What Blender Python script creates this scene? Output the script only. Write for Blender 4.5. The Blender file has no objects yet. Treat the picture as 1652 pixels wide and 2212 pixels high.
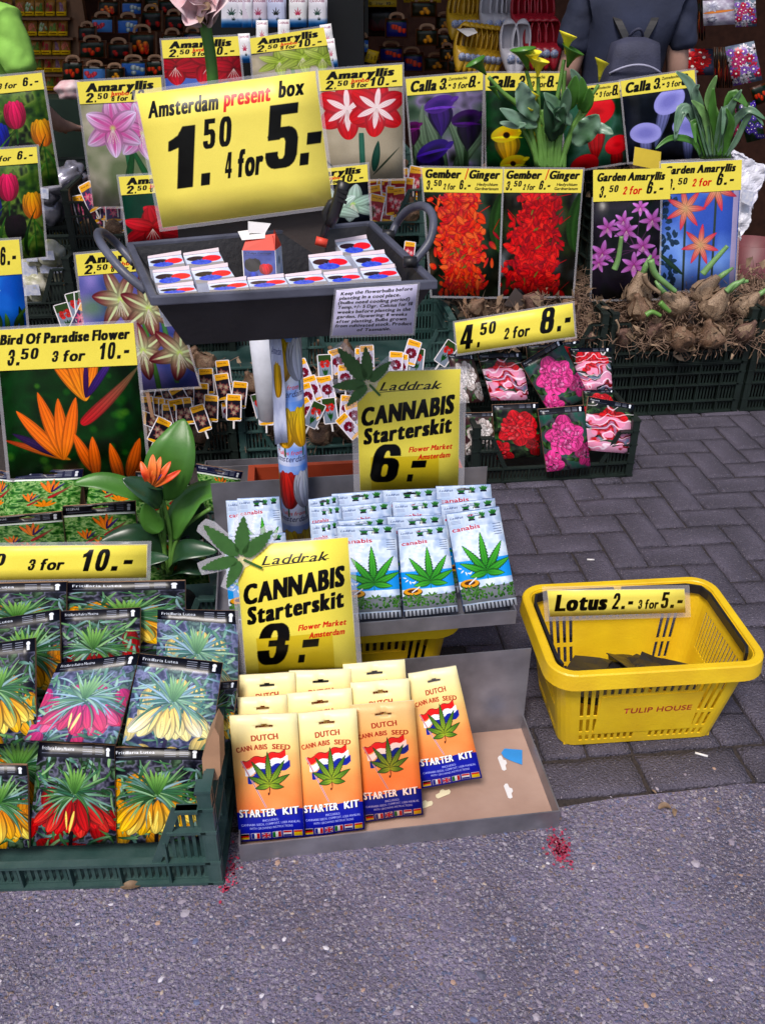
import bpy, bmesh, math, random, time
import numpy as np
from mathutils import Vector, Matrix

T0 = time.time()
R = math.radians
scene = bpy.context.scene
COL = scene.collection
random.seed(7)
rng = np.random.default_rng(7)

# ---------------------------------------------------------------- camera, sky, sun, exposure
EYE, PITCH, FOC, CU, CV = 1.5, R(30.5), 1878.0, 826.0, 1106.0     # eye height (m), downward pitch, focal length and centre in units of a 1652 x 2212 frame
cam_d = bpy.data.cameras.new("camera")
cam = bpy.data.objects.new("camera", cam_d)
COL.objects.link(cam)
cam.location = (0, 0, EYE)
cam.rotation_euler = (R(90) - PITCH, 0, 0)
cam_d.sensor_fit = 'VERTICAL'
cam_d.sensor_height = 24.0
cam_d.lens = 24.0 * FOC / 2212.0
cam_d.clip_start = 0.05
cam_d.clip_end = 200
scene.camera = cam

SUN_EL, SUN_AZ = R(58), R(200)
world = bpy.data.worlds.new("World")
scene.world = world
world.use_nodes = True
wn = world.node_tree
sky = wn.nodes.new('ShaderNodeTexSky')
sky.sky_type = 'NISHITA'
sky.sun_disc = False
sky.sun_elevation = SUN_EL
sky.sun_rotation = SUN_AZ
sky.air_density = 1.0
sky.dust_density = 3.0
sky.ozone_density = 1.0
bgn = wn.nodes['Background']
bgn.inputs['Strength'].default_value = 0.11
wn.links.new(sky.outputs[0], bgn.inputs[0])
sun_d = bpy.data.lights.new("sun", 'SUN')
sun_d.energy = 2.7
sun_d.angle = R(16)
sun_d.color = (1.0, 0.93, 0.88)
sun = bpy.data.objects.new("sun", sun_d)
COL.objects.link(sun)
sun.rotation_euler = Vector((-math.sin(SUN_AZ) * math.cos(SUN_EL), -math.cos(SUN_AZ) * math.cos(SUN_EL), -math.sin(SUN_EL))).to_track_quat('-Z', 'Y').to_euler()
vs = scene.view_settings
vs.view_transform = 'Standard'
vs.look = 'None'
vs.exposure = 0.1
vs.gamma = 1.0
vs.use_curve_mapping = False

# ---------------------------------------------------------------- where things stand: a sight line and the plane a thing stands in
def ray(u, v):
    a, b = (u - CU) / FOC, (v - CV) / FOC
    return Vector((a, math.cos(PITCH) - b * math.sin(PITCH), -math.sin(PITCH) - b * math.cos(PITCH)))

def at(u, v, Y):
    d = ray(u, v)
    return Vector((0, 0, EYE)) + d * (Y / d.y)

def onz(u, v, z):
    d = ray(u, v)
    return Vector((0, 0, EYE)) + d * ((z - EYE) / d.z)

class PL:
    """an upright plane through (0, Y, z), leaning back by lean degrees, turned by yaw degrees"""
    def __init__(s, Y, z=0, lean=0, yaw=0):
        a, l = R(yaw), R(lean)
        s.p = Vector((0, Y, z))
        s.a = Vector((math.cos(a), math.sin(a), 0))
        s.b = Vector((-math.sin(a) * math.sin(l), math.cos(a) * math.sin(l), math.cos(l)))
        s.n = s.a.cross(s.b)
    def __call__(s, u, v):
        d = ray(u, v)
        o = Vector((0, 0, EYE))
        return o + d * ((s.p - o).dot(s.n) / d.dot(s.n))

F1, F2 = 0.3357, 0.339
VIEWS = {'a': (0, 0, F1), 'b': (546, 0, F1), 'c': (1092.3, 0, F2), 'd': (0, 341.3, F1), 'e': (546, 341.3, F1), 'f': (1092.3, 341.3, F2),
         'g': (0, 682.6, F1), 'h': (546, 682.6, F1), 'i': (1092.3, 640, F2), 'j': (0, 1024, F1), 'k': (426.6, 1006.9, .439), 'l': (0, 1450.6, F1),
         'm': (477.8, 1408, .4649), 'n': (1092.3, 1194.6, F2), 'o': (256, 546, .439), 'q': (290, 716.8, .2893), 'r': (981.3, 580.3, .2428), 's': (512, 0, .3616), 'D': (0, 0, 1)}
def px(k, *xy):
    ox, oy, f = VIEWS[k]
    return [(ox + x * f, oy + y * f) for x, y in xy]

# ---------------------------------------------------------------- objects
def tag(o, label=None, cat=None, group=None, kind=None):
    if label: o['label'] = label
    if cat: o['category'] = cat
    if group: o['group'] = group
    if kind: o['kind'] = kind
    return o

def empty(name, loc, label=None, cat=None, group=None, rz=0):
    o = bpy.data.objects.new(name, None)
    o.empty_display_size = .05
    o.location = loc
    o.rotation_euler = (0, 0, rz)
    COL.objects.link(o)
    return tag(o, label, cat, group)

def link(name, me, parent=None, loc=None):
    o = bpy.data.objects.new(name, me)
    COL.objects.link(o)
    if parent: o.parent = parent
    if loc is not None: o.location = loc
    return o

def kids(o):
    return [c for c in bpy.data.objects if c.parent == o]

def copy_tree(o, parent=None, ch=None):
    c = o.copy()
    COL.objects.link(c)
    c.parent = parent
    for k in (kids(o)):
        copy_tree(k, c)
    return c

class MB:
    """collects pieces of one mesh"""
    def __init__(s):
        s.v, s.f, s.m, s.uv, s.cur, s.smooth = [], [], [], {}, 0, []
    def add(s, vs, fs, smooth=False, mat=None):
        o = len(s.v)
        s.v += [tuple(p) for p in vs]
        for f in fs:
            s.f.append([i + o for i in f]); s.m.append(s.cur if mat is None else mat); s.smooth.append(smooth)
        return s
    def box(s, x0, y0, z0, x1, y1, z1, M=None, mat=None):
        p = [Vector(q) for q in ((x0, y0, z0), (x1, y0, z0), (x1, y1, z0), (x0, y1, z0), (x0, y0, z1), (x1, y0, z1), (x1, y1, z1), (x0, y1, z1))]
        if M: p = [M @ q for q in p]
        return s.add(p, [(0, 3, 2, 1), (4, 5, 6, 7), (0, 1, 5, 4), (1, 2, 6, 5), (2, 3, 7, 6), (3, 0, 4, 7)], mat=mat)
    def bar(s, a, b, w, h, up=(0, 0, 1), mat=None):
        a, b = Vector(a), Vector(b)
        d = (b - a); L = d.length; d.normalize()
        x = d.cross(Vector(up))
        if x.length < 1e-4: x = d.cross(Vector((0, 1, 0)))
        x.normalize(); z = x.cross(d)
        M = Matrix.Translation(a) @ Matrix((x, d, z)).transposed().to_4x4()
        return s.box(-w / 2, 0, -h / 2, w / 2, L, h / 2, M, mat)
    def tube(s, pts, r, n=8, cap=True, mat=None, flat=1.0):
        pts = [Vector(p) for p in pts]
        rs = r if isinstance(r, (list, tuple)) else [r] * len(pts)
        vs, fs = [], []
        prev = None
        for i, p in enumerate(pts):
            d = (pts[min(i + 1, len(pts) - 1)] - pts[max(i - 1, 0)]).normalized()
            x = prev if prev is not None else d.cross(Vector((0, 0, 1)) if abs(d.z) < .9 else Vector((0, 1, 0)))
            x = (x - d * x.dot(d)).normalized(); prev = x
            y = d.cross(x)
            for k in range(n):
                a = 2 * math.pi * k / n
                vs.append(p + (x * math.cos(a) + y * math.sin(a) * flat) * rs[i])
        for i in range(len(pts) - 1):
            for k in range(n):
                fs.append((i * n + k, i * n + (k + 1) % n, (i + 1) * n + (k + 1) % n, (i + 1) * n + k))
        if cap:
            fs.append(tuple(range(n - 1, -1, -1))); fs.append(tuple(range((len(pts) - 1) * n, len(pts) * n)))
        return s.add(vs, fs, True, mat)
    def poly(s, pts, t, mat=None):
        """pts: outline in 3D, thickened by vector t"""
        n = len(pts); t = Vector(t)
        vs = [Vector(p) for p in pts] + [Vector(p) + t for p in pts]
        return s.add(vs, [tuple(range(n)), tuple(range(2 * n - 1, n - 1, -1))] + [(i, i + n, (i + 1) % n + n, (i + 1) % n) for i in range(n)], mat=mat)
    def mesh(s, name, mats, org=None):
        me = bpy.data.meshes.new(name)
        o = Vector(org) if org is not None else Vector((0, 0, 0))
        me.from_pydata([tuple(Vector(p) - o) for p in s.v] if org is not None else s.v, [], s.f)
        for m in (mats if isinstance(mats, (list, tuple)) else [mats]): me.materials.append(m)
        me.polygons.foreach_set('material_index', s.m)
        me.polygons.foreach_set('use_smooth', s.smooth)
        me.update()
        return me
    def build(s, name, mats, parent=None, org=None):
        return link(name, s.mesh(name, mats, org), parent, org)

# ---------------------------------------------------------------- materials
def mat(name, col, rough=.5, metal=0, var=.12, scale=20, bump=0, bscale=60, spec=.5, col2=None, sub=0, trans=0):
    m = bpy.data.materials.new(name); m.use_nodes = True
    nt = m.node_tree; b = nt.nodes['Principled BSDF']
    b.inputs['Roughness'].default_value = rough
    b.inputs['Metallic'].default_value = metal
    b.inputs['Specular IOR Level'].default_value = spec
    if trans: b.inputs['Transmission Weight'].default_value = trans
    tc = nt.nodes.new('ShaderNodeTexCoord')
    no = nt.nodes.new('ShaderNodeTexNoise'); no.inputs['Scale'].default_value = scale; no.inputs['Detail'].default_value = 6
    nt.links.new(tc.outputs['Object'], no.inputs['Vector'])
    rp = nt.nodes.new('ShaderNodeValToRGB')
    rp.color_ramp.elements[0].position, rp.color_ramp.elements[1].position = .3, .7
    c2 = col2 or tuple(min(1, c * (1 + var)) for c in col)
    c1 = col if col2 else tuple(c * (1 - var) for c in col)
    rp.color_ramp.elements[0].color = (*c1, 1); rp.color_ramp.elements[1].color = (*c2, 1)
    nt.links.new(no.outputs['Fac'], rp.inputs['Fac']); nt.links.new(rp.outputs[0], b.inputs['Base Color'])
    if bump:
        n2 = nt.nodes.new('ShaderNodeTexNoise'); n2.inputs['Scale'].default_value = bscale; n2.inputs['Detail'].default_value = 8
        nt.links.new(tc.outputs['Object'], n2.inputs['Vector'])
        bp = nt.nodes.new('ShaderNodeBump'); bp.inputs['Strength'].default_value = bump; bp.inputs['Distance'].default_value = .005
        nt.links.new(n2.outputs['Fac'], bp.inputs['Height']); nt.links.new(bp.outputs[0], b.inputs['Normal'])
    return m

def img_mat(name, img, rough=.34, spec=.32, bump=.28):
    m = bpy.data.materials.new(name); m.use_nodes = True
    nt = m.node_tree; b = nt.nodes['Principled BSDF']
    b.inputs['Roughness'].default_value = rough; b.inputs['Specular IOR Level'].default_value = spec
    t = nt.nodes.new('ShaderNodeTexImage'); t.image = img; t.extension = 'EXTEND'
    nt.links.new(t.outputs[0], b.inputs['Base Color'])
    if bump:
        tc = nt.nodes.new('ShaderNodeTexCoord')
        n2 = nt.nodes.new('ShaderNodeTexNoise'); n2.inputs['Scale'].default_value = 9; n2.inputs['Detail'].default_value = 3
        nt.links.new(tc.outputs['Object'], n2.inputs['Vector'])
        bp = nt.nodes.new('ShaderNodeBump'); bp.inputs['Strength'].default_value = bump; bp.inputs['Distance'].default_value = .01
        nt.links.new(n2.outputs['Fac'], bp.inputs['Height']); nt.links.new(bp.outputs[0], b.inputs['Normal'])
    return m

# ---------------------------------------------------------------- printing: lettering and pictures drawn into pixel arrays
def _font(chars):
    cu = bpy.data.curves.new('print', 'FONT'); cu.body = "\n".join(chars); cu.size = 1; cu.space_line = 2.5; cu.resolution_u = 3
    ob = bpy.data.objects.new('print', cu); COL.objects.link(ob)
    dg = bpy.context.evaluated_depsgraph_get(); me = ob.evaluated_get(dg).to_mesh(); me.calc_loop_triangles()
    V = np.empty(len(me.vertices) * 3, np.float32); me.vertices.foreach_get('co', V); V = V.reshape(-1, 3)[:, :2]
    T = np.empty(len(me.loop_triangles) * 3, np.int32); me.loop_triangles.foreach_get('vertices', T); T = V[T.reshape(-1, 3)]
    ob.evaluated_get(dg).to_mesh_clear(); bpy.data.objects.remove(ob); bpy.data.curves.remove(cu)
    cy = T[:, :, 1].mean(1)
    i0 = chars.index('H')
    h = None
    out = {}
    # the first line's baseline is y = 0; each next one lies one line lower
    ys = np.sort(cy)
    step = None
    # line step from H (first) and E (last), both on the baseline
    top = T[:, :, 1].max(); 
    lo = T[:, :, 1].min()
    H0 = T[cy > top - .9]; base0 = H0[:, :, 1].min(); cap = top - base0
    step = (base0 - lo) / (len(chars) - 1)
    S = 100
    for i, c in enumerate(chars):
        b = base0 - i * step
        t = T[(cy > b - step * .4) & (cy < b + step * .6)]
        t = t.copy(); t[:, :, 1] -= b; t /= cap
        x0, x1 = t[:, :, 0].min(), t[:, :, 0].max()
        w = int((x1 - x0) * S) + 3
        Hh = int(1.75 * S)
        m = np.zeros((Hh, w), bool)
        t[:, :, 0] -= x0; t[:, :, 0] = t[:, :, 0] * S + 1; t[:, :, 1] = (1.3 - t[:, :, 1]) * S
        for a, bb, cc in t:
            xa, xb = int(max(0, min(a[0], bb[0], cc[0]))), int(max(a[0], bb[0], cc[0])) + 2
            ya, yb = int(max(0, min(a[1], bb[1], cc[1]))), int(max(a[1], bb[1], cc[1])) + 2
            X, Y = np.meshgrid(np.arange(xa, min(xb, w)) + .5, np.arange(ya, min(yb, Hh)) + .5)
            if X.size == 0: continue
            e = lambda p, q: (q[0] - p[0]) * (Y - p[1]) - (q[1] - p[1]) * (X - p[0])
            e1, e2, e3 = e(a, bb), e(bb, cc), e(cc, a)
            m[ya:ya + X.shape[0], xa:xa + X.shape[1]] |= ((e1 >= 0) & (e2 >= 0) & (e3 >= 0)) | ((e1 <= 0) & (e2 <= 0) & (e3 <= 0))
        out[c] = m.astype(np.float32)
    return out, S
CH = "H" + "ABCDFGIJKLMNOPQRSTUVWXYZabcdefghijklmnopqrstuvwxyz0123456789.-,:;/()+|" + "E"
GLY, GS = _font(CH)
def _digits():
    """heavy condensed figures for the price cards"""
    def grid(w):
        x, y = np.meshgrid((np.arange(int((w) * GS) + 3) - 1) / GS, 1.3 - np.arange(int(1.75 * GS)) / GS); return x, y
    el = lambda x, y, cx, cy, a, b, p=2.8: (np.abs(x - cx) / a) ** p + (np.abs(y - cy) / b) ** p < 1
    def pg(x, y, pts):
        m = np.zeros(x.shape, bool)
        for (ax, ay), (bx, by) in zip(pts, pts[1:] + pts[:1]):
            if ay != by: m ^= ((y >= min(ay, by)) & (y < max(ay, by)) & (x < ax + (y - ay) * (bx - ax) / (by - ay)))
        return m
    x, y = grid(.58)
    ring = el(x, y, .29, .5, .29, .51) & ~el(x, y, .29, .5, .08, .34)
    low = el(x, y, .29, .32, .29, .33) & ~el(x, y, .29, .31, .08, .17)
    D = {'0': ring, '8': low | (el(x, y, .29, .73, .27, .28) & ~el(x, y, .29, .74, .075, .13))}
    D['6'] = (ring & ((x < .22) | (y > .5)) & ~((x > .3) & (y < .7))) | low
    D['9'] = D['6'][::-1, ::-1]
    D['3'] = (ring & ~((x < .26) & (y > .36) & (y < .66)) & ~((x > .5) & (np.abs(y - .52) < .05))) | ((x > .2) & (x < .48) & (np.abs(y - .52) < .075))
    D['2'] = (ring & ((y > .66) | ((x > .29) & (y > .56)))) | pg(x, y, [(.02, 0), (.02, .16), (.33, .6), (.57, .62), (.26, .17), (.56, .17), (.56, 0)])
    D['5'] = (low & ~((x < .24) & (y > .26) & (y < .5))) | ((x > .03) & (x < .24) & (y > .46) & (y < 1)) | ((x > .03) & (x < .54) & (y > .84) & (y < 1)) | (el(x, y, .3, .5, .2, .14) & (y > .5) & (y < .64) & (x > .1)) & ~((x > .21) & (x < .37) & (y < .5))
    D['4'] = pg(x, y, [(0, .2), (0, .37), (.2, 1), (.49, 1), (.49, .36), (.58, .36), (.58, .2), (.49, .2), (.49, 0), (.28, 0), (.28, .2)]) & ~pg(x, y, [(.14, .36), (.28, .36), (.28, .82)])
    D['7'] = pg(x, y, [(.1, 0), (.3, .8), (.02, .8), (.02, 1), (.56, 1), (.56, .82), (.34, 0)])
    x, y = grid(.4); D['-'] = pg(x, y, [(0, .3), (.4, .3), (.4, .49), (0, .49)])
    x, y = grid(.27); D['.'] = pg(x, y, [(0, 0), (.27, 0), (.27, .2), (0, .2)])
    x, y = grid(.42)
    D['1'] = pg(x, y, [(.17, 0), (.41, 0), (.41, 1), (.22, 1), (.14, .86), (0, .78), (0, .62), (.17, .68)])
    return {k: v.astype(np.float32) for k, v in D.items()}
HEAVY = _digits()
_GC = {}
def glyph(c, b):
    k = (c, b)
    if k not in _GC:
        if b >= .05 and c in HEAVY: m, b = HEAVY[c], .015
        else: m = GLY[c]
        p = int(b * GS) + 2
        m = np.pad(m, ((4, 4), (p, p)))
        q = m.copy()
        for d in range(1, int(b * GS) + 1):
            q[:, d:] = np.maximum(q[:, d:], m[:, :-d]); q[:, :-d] = np.maximum(q[:, :-d], m[:, d:])
        r = q.copy()
        for d in range(1, int(b * GS * .35) + 1):
            r[d:] = np.maximum(r[d:], q[:-d]); r[:-d] = np.maximum(r[:-d], q[d:])
        r[1:-1, 1:-1] = (r[1:-1, 1:-1] * 2 + r[:-2, 1:-1] + r[2:, 1:-1] + r[1:-1, :-2] + r[1:-1, 2:]) / 6
        _GC[k] = (r, p)
    return _GC[k]

def hexc(c): return np.array(c, np.float32)

def vnoise(h, w, cell, seed=None):
    g = np.random.default_rng(seed) if seed is not None else rng
    gh, gw = int(h / cell) + 3, int(w / cell) + 3
    n = g.random((gh, gw)).astype(np.float32)
    y, x = np.arange(h) / cell, np.arange(w) / cell
    yi, xi = y.astype(int), x.astype(int)
    fy, fx = (y - yi)[:, None], (x - xi)[None]
    fy, fx = fy * fy * (3 - 2 * fy), fx * fx * (3 - 2 * fx)
    a = n[yi][:, xi] * (1 - fx) + n[yi][:, xi + 1] * fx
    b = n[yi + 1][:, xi] * (1 - fx) + n[yi + 1][:, xi + 1] * fx
    return a * (1 - fy) + b * fy

ORD = ('first', 'second', 'third', 'fourth', 'fifth', 'sixth', 'seventh', 'eighth', 'ninth', 'tenth', 'eleventh', 'twelfth', 'thirteenth', 'fourteenth', 'fifteenth', 'sixteenth')
class Cv:
    """a sheet of print: x runs 0..1 over the width, y runs 0..H downwards"""
    def __init__(s, w, asp, bg=(1, 1, 1)):
        s.w, s.h = w, int(w * asp); s.H = asp
        s.a = np.empty((s.h, s.w, 3), np.float32); s.a[:] = bg
    def win(s, x0, y0, x1, y1):
        a, b = max(0, int(x0 * s.w)), min(s.w, int(x1 * s.w) + 2)
        c, d = max(0, int(y0 * s.w)), min(s.h, int(y1 * s.w) + 2)
        if a >= b or c >= d: return None, None, None
        X, Y = np.meshgrid((np.arange(a, b) + .5) / s.w, (np.arange(c, d) + .5) / s.w)
        return (slice(c, d), slice(a, b)), X, Y
    def mix(s, sl, m, c):
        s.a[sl] += (c - s.a[sl]) * m[..., None]
    def cloud(s, cols, cell=.12, y0=0, y1=None, seed=None):
        y1 = s.H if y1 is None else y1
        a, b = int(y0 * s.w), int(y1 * s.w)
        n = sum(vnoise(b - a, s.w, max(2, cell * s.w / 2 ** i), None if seed is None else seed + i) * .5 ** i for i in range(3)) / 1.75
        n = np.clip((n - .25) * 2, 0, .999) * (len(cols) - 1)
        cols = hexc(cols); i = n.astype(int); f = (n - i)[..., None]
        s.a[a:b] = cols[i] * (1 - f) + cols[np.minimum(i + 1, len(cols) - 1)] * f
        return s
    def bokeh(s, n, r, cols, a=.6):
        for _ in range(n):
            x, y, rr = rng.random(), rng.random() * s.H, r * (.5 + rng.random())
            s.disc(x, y, rr, rr, cols[rng.integers(len(cols))], soft=.6, a=a)
        return s
    def disc(s, x, y, rx, ry, c, soft=.05, a=1, rot=0):
        q = max(rx, ry)
        sl, X, Y = s.win(x - q, y - q, x + q, y + q)
        if sl is None: return s
        X = X - x; Y = Y - y
        cr, sr = math.cos(R(rot)), math.sin(R(rot))
        d = np.sqrt(((X * cr + Y * sr) / rx) ** 2 + ((-X * sr + Y * cr) / ry) ** 2)
        s.mix(sl, np.clip((1 - d) / max(soft, 1.5 / (q * s.w)), 0, 1) * a, hexc(c)); return s
    def rect(s, x0, y0, x1, y1, c, a=1):
        sl = (slice(max(0, int(y0 * s.w)), max(0, int(y1 * s.w))), slice(max(0, int(x0 * s.w)), max(0, int(x1 * s.w))))
        s.a[sl] += (hexc(c) - s.a[sl]) * a; return s
    def grad(s, y0, y1, c0, c1):
        a, b = int(y0 * s.w), int(y1 * s.w)
        t = np.linspace(0, 1, max(1, b - a))[:, None, None]
        s.a[a:b] = (hexc(c0) * (1 - t) + hexc(c1) * t)[:s.h - a]; return s
    def petal(s, x, y, ang, L, W, c0, c1=None, bend=0, p=.8, q=.7, vein=None, edge=.25, streak=.1, saw=0, a=1, vw=.14):
        c1 = c0 if c1 is None else c1
        dx, dy = math.cos(R(ang)), math.sin(R(ang))
        r = L * (1.02 + abs(bend)) + W
        sl, X, Y = s.win(x - r, y - r, x + r, y + r)
        if sl is None: return s
        X = X - x; Y = Y - y
        t = (X * dx + Y * dy) / L
        v = (-X * dy + Y * dx) - bend * L * t * t
        tt = np.clip(t, .001, .999)
        pr = np.sin(math.pi * tt ** p) ** q * W + 1e-4
        if saw: pr = pr * (1 - saw * ((tt * 13) % 1))
        g = v / pr
        m = np.clip((pr - np.abs(v)) * s.w / 1.3 + .4, 0, 1) * (t > 0) * (t < 1) * a
        sh = (1 - edge * g * g + streak * np.sin(g * 11 + t * 4) + streak * .6 * np.sin(g * 23 + t * 9))[..., None]
        c = (hexc(c0) * (1 - tt[..., None]) + hexc(c1) * tt[..., None]) * sh
        if vein is not None:
            k = (np.clip((vw - np.abs(g)) * 12, 0, 1) * np.clip((1 - tt) * 3, 0, 1))[..., None]
            c = c * (1 - k) + hexc(vein) * k
        s.mix(sl, m, c); return s
    def line(s, x0, y0, x1, y1, w, c, a=1):
        L = math.hypot(x1 - x0, y1 - y0)
        return s.petal(x0, y0, math.degrees(math.atan2(y1 - y0, x1 - x0)), L, w / 2, c, c, p=1, q=.05, edge=.2, streak=0, a=a)
    def text(s, st, x, y, h, fit=None, c=(.03, .03, .03), b=.0, sh=0, rot=0, anchor='l', ws=1.0, gap=.1, halo=None, jit=0):
        """y is the baseline, h the capital height, fit the width the words are spread to"""
        ad = []
        W = 0
        for ch in st:
            if ch == ' ': ad.append((None, W, 0)); W += .38; continue
            m, p = glyph(ch, b)
            w = (m.shape[1] - 2 * p) / GS
            ad.append(((m, p), W, w)); W += w + gap + b * 1.2
        W -= gap
        kx = (fit / W / h) if fit else ws
        if anchor == 'm': x = x - W * kx * h / 2 * math.cos(R(rot)); y = y - W * kx * h / 2 * math.sin(R(rot))
        if anchor == 'r': x = x - W * kx * h
        cr, sr = math.cos(R(rot)), math.sin(R(rot))
        for g, o, w in ad:
            if g is None: continue
            m, p = g
            X0 = o * kx * h
            cx, cy = x + (X0 + w * kx * h / 2) * cr, y + (X0 + w * kx * h / 2) * sr - h * .4
            r = max(w * kx, 1) * h * 1.3 + h * abs(sh)
            sl, X, Y = s.win(cx - r, cy - r, cx + r, cy + r)
            if sl is None: continue
            dx, dy = X - x, Y - y
            lx = dx * cr + dy * sr - X0; ly = -(-dx * sr + dy * cr)
            lx = (lx - ly * sh) / (kx * h); ly = ly / h
            ix = lx * GS + p; iy = (1.3 - ly) * GS + 4
            ok = (ix >= 0) & (ix < m.shape[1] - 1) & (iy >= 0) & (iy < m.shape[0] - 1)
            ixc, iyc = np.clip(ix, 0, m.shape[1] - 2), np.clip(iy, 0, m.shape[0] - 2)
            # average a few taps, so small lettering stays smooth
            st_ = GS / (h * s.w) / 4 if h * s.w > 0 else 0
            v = 0
            for ox, oy in ((-1, -1), (1, -1), (-1, 1), (1, 1)):
                a = np.clip(ixc + ox * st_ / max(kx, .3), 0, m.shape[1] - 1).astype(int); bb = np.clip(iyc + oy * st_, 0, m.shape[0] - 1).astype(int)
                v = v + m[bb, a]
            s.mix(sl, v / 4 * ok, hexc(c))
        return s
    def grain(s, k=.025):
        s.a += rng.normal(0, k, s.a.shape[:2])[..., None]; return s
    def image(s, name):
        s.a += (rng.normal(0, .012, (s.h, s.w, 1)))
        im = bpy.data.images.new(name, s.w, s.h)
        p = np.ones((s.h, s.w, 4), np.float32); p[..., :3] = np.clip((s.a[::-1] - .5) * 1.12 + .5 - .01, 0, 1)
        im.pixels.foreach_set(p.ravel()); im.update()
        return im
    def mat(s, name, **k):
        return img_mat(name, s.image(name), **k)
# ---------------------------------------------------------------- the pictures and price lettering
YEL, INK, RED = (.93, .87, .36), (.035, .03, .04), (.83, .10, .07)
I = dict(b=.11, sh=.22, c=INK)          # heavy slanted market lettering
def band(w, asp, items, bg=YEL):
    c = Cv(w, asp, .1 * 0 + 1, ) if False else Cv(w, asp, bg)
    for it in items:
        st, x, y, h, fit = it[:5]; kw = dict(I); kw.update(it[5] if len(it) > 5 else {})
        c.text(st, x, y, h, fit, **kw)
    return c
ART = {}
def art(k, c, **kw):
    ART[k] = c.mat(k, **kw)

def leaves(c, n, y0, cols, L=.3, W=.02, bendr=.5, up=True):
    for _ in range(n):
        c.petal(rng.random(), y0 + rng.random() * .05, -90 + rng.normal(0, 28), L * (.5 + rng.random()), W, cols[rng.integers(len(cols))], cols[rng.integers(len(cols))], bend=rng.normal(0, bendr), p=.9)
def cup(c, x, y, s, col, dk, a=-90):
    """a tulip head, its foot at x, y"""
    for o, l, w, k in ((-24, .95, .25, .8), (24, .95, .25, .8), (-11, 1.0, .27, .92), (12, 1.0, .27, .88), (0, .96, .3, 1.05)):
        c.petal(x, y, a + o, s * l, s * w, hexc(dk), hexc(col) * k, p=.85, q=.6, edge=.3, bend=-o * .004)
def amaryllis(c, x, y, s, a, b, throat=(.75, .85, .4), rot=0, vein=None, n=6, w=.27, st=True):
    for i in (0, 2, 4, 1, 3, 5)[:n]:
        c.petal(x, y, rot + i * 60 - 90, s * (1 if i % 2 == 0 else .92), s * w, hexc(b), hexc(a) * (1 if i % 2 else .88), p=.75, q=.6, vein=vein, vw=.2, edge=.22, streak=.08)
    c.disc(x, y, s * .13, s * .13, throat, soft=.8, a=.8)
    if st:
        for k in range(5): c.petal(x, y, 70 + k * 12, s * .5, s * .012, (.9, .85, .8), p=1, q=.2)
def blossom(c, x, y, s, a, b, n=5, w=.2, rot=0, **k):
    for i in range(n): c.petal(x, y, rot + i * 360 / n + rng.normal(0, 6), s * (.85 + .3 * rng.random()), s * w, hexc(b) , hexc(a) * (.85 + .3 * rng.random()), **k)
def peony(c, x, y, r, a, b, lite, n=90):
    for k in range(14):
        t = rng.random() * 360
        c.petal(x + math.cos(R(t)) * r * .4, y + math.sin(R(t)) * r * .4, t, r * .75, r * .4, hexc(b), hexc(a) * (.8 + .3 * rng.random()), q=.5, p=.7)
    for k in range(n):
        t, d = rng.random() * 360, math.sqrt(rng.random()) * r * .72
        L = r * (.22 + .15 * rng.random())
        c.petal(x + math.cos(R(t)) * d, y + math.sin(R(t)) * d * .9, rng.random() * 360, L, L * .5, hexc(a) * (.7 + .4 * rng.random()), hexc(lite if rng.random() < .35 else a), q=.5, p=.7, edge=.5)
def hemp(c, x, y, s, a, b, vein=None, out=None, low=True):
    L = [(0, 1), (-33, .86), (33, .86), (-64, .66), (64, .66)] + ([(-100, .42), (100, .42)] if low else [])
    for o, l in L:
        if out is not None: c.petal(x, y, -90 + o, s * l * 1.03, s * .112, out, out, p=.72, q=.8, saw=.3, edge=0, streak=0)
        c.petal(x, y, -90 + o, s * l, s * .095, b, a, p=.72, q=.8, saw=.3, vein=vein, vw=.1, edge=.3, streak=.05)
GR = [(.10, .25, .08), (.22, .42, .12), (.35, .55, .22), (.06, .16, .06)]

# --- price headers
art('head_amaryllis', band(300, .29, [("Amaryllis", .1, .135, .105, .8), ("2", .07, .275, .125, .11), (".", .18, .275, .12, .025), ("50", .215, .235, .075, .13, dict(b=.06)), ("6 for", .38, .272, .068, .2, dict(b=.08)),
     ("Jumbo", .38, .2, .055, .22, dict(c=RED, b=.05)), ("10.-", .6, .265, .125, .34)]))
art('head_calla', band(300, .25, [("Calla", .05, .2, .155, .34), ("3", .42, .2, .165, .1), (".-", .5, .2, .15, .08), ("3 for", .6, .2, .085, .2, dict(b=.06)), ("8", .8, .2, .165, .1), (".-", .88, .2, .15, .08), ("Zantedeschia", .55, .075, .04, .24, dict(b=.03))]))
art('head_ginger', band(300, .285, [("Gember", .035, .115, .095, .44), ("/", .53, .125, .12, .02, dict(c=RED)), ("Ginger", .58, .115, .095, .38), ("3.", .03, .255, .11, .09), ("50", .13, .21, .07, .1, dict(b=.06)), ("2 for", .25, .25, .07, .15, dict(b=.06)),
     ("6.-", .45, .245, .11, .15), ("Hedychium", .68, .2, .035, .26, dict(b=.03)), ("Gardnerianum", .65, .25, .035, .3, dict(b=.03))]))
art('head_garden', band(320, .4, [("Garden Amaryllis", .05, .145, .1, .87), ("3.", .07, .35, .145, .1), ("50", .2, .285, .085, .12, dict(b=.06)), ("2 for", .38, .32, .1, .24, dict(c=RED, b=.06)), ("6.-", .68, .32, .15, .23)]))
art('head_tulip', band(300, .27, [("2.", .03, .21, .13, .1), ("50", .15, .16, .08, .12), ("3 for", .36, .2, .09, .26, dict(b=.06)), ("6.-", .7, .19, .14, .24)]))
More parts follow.
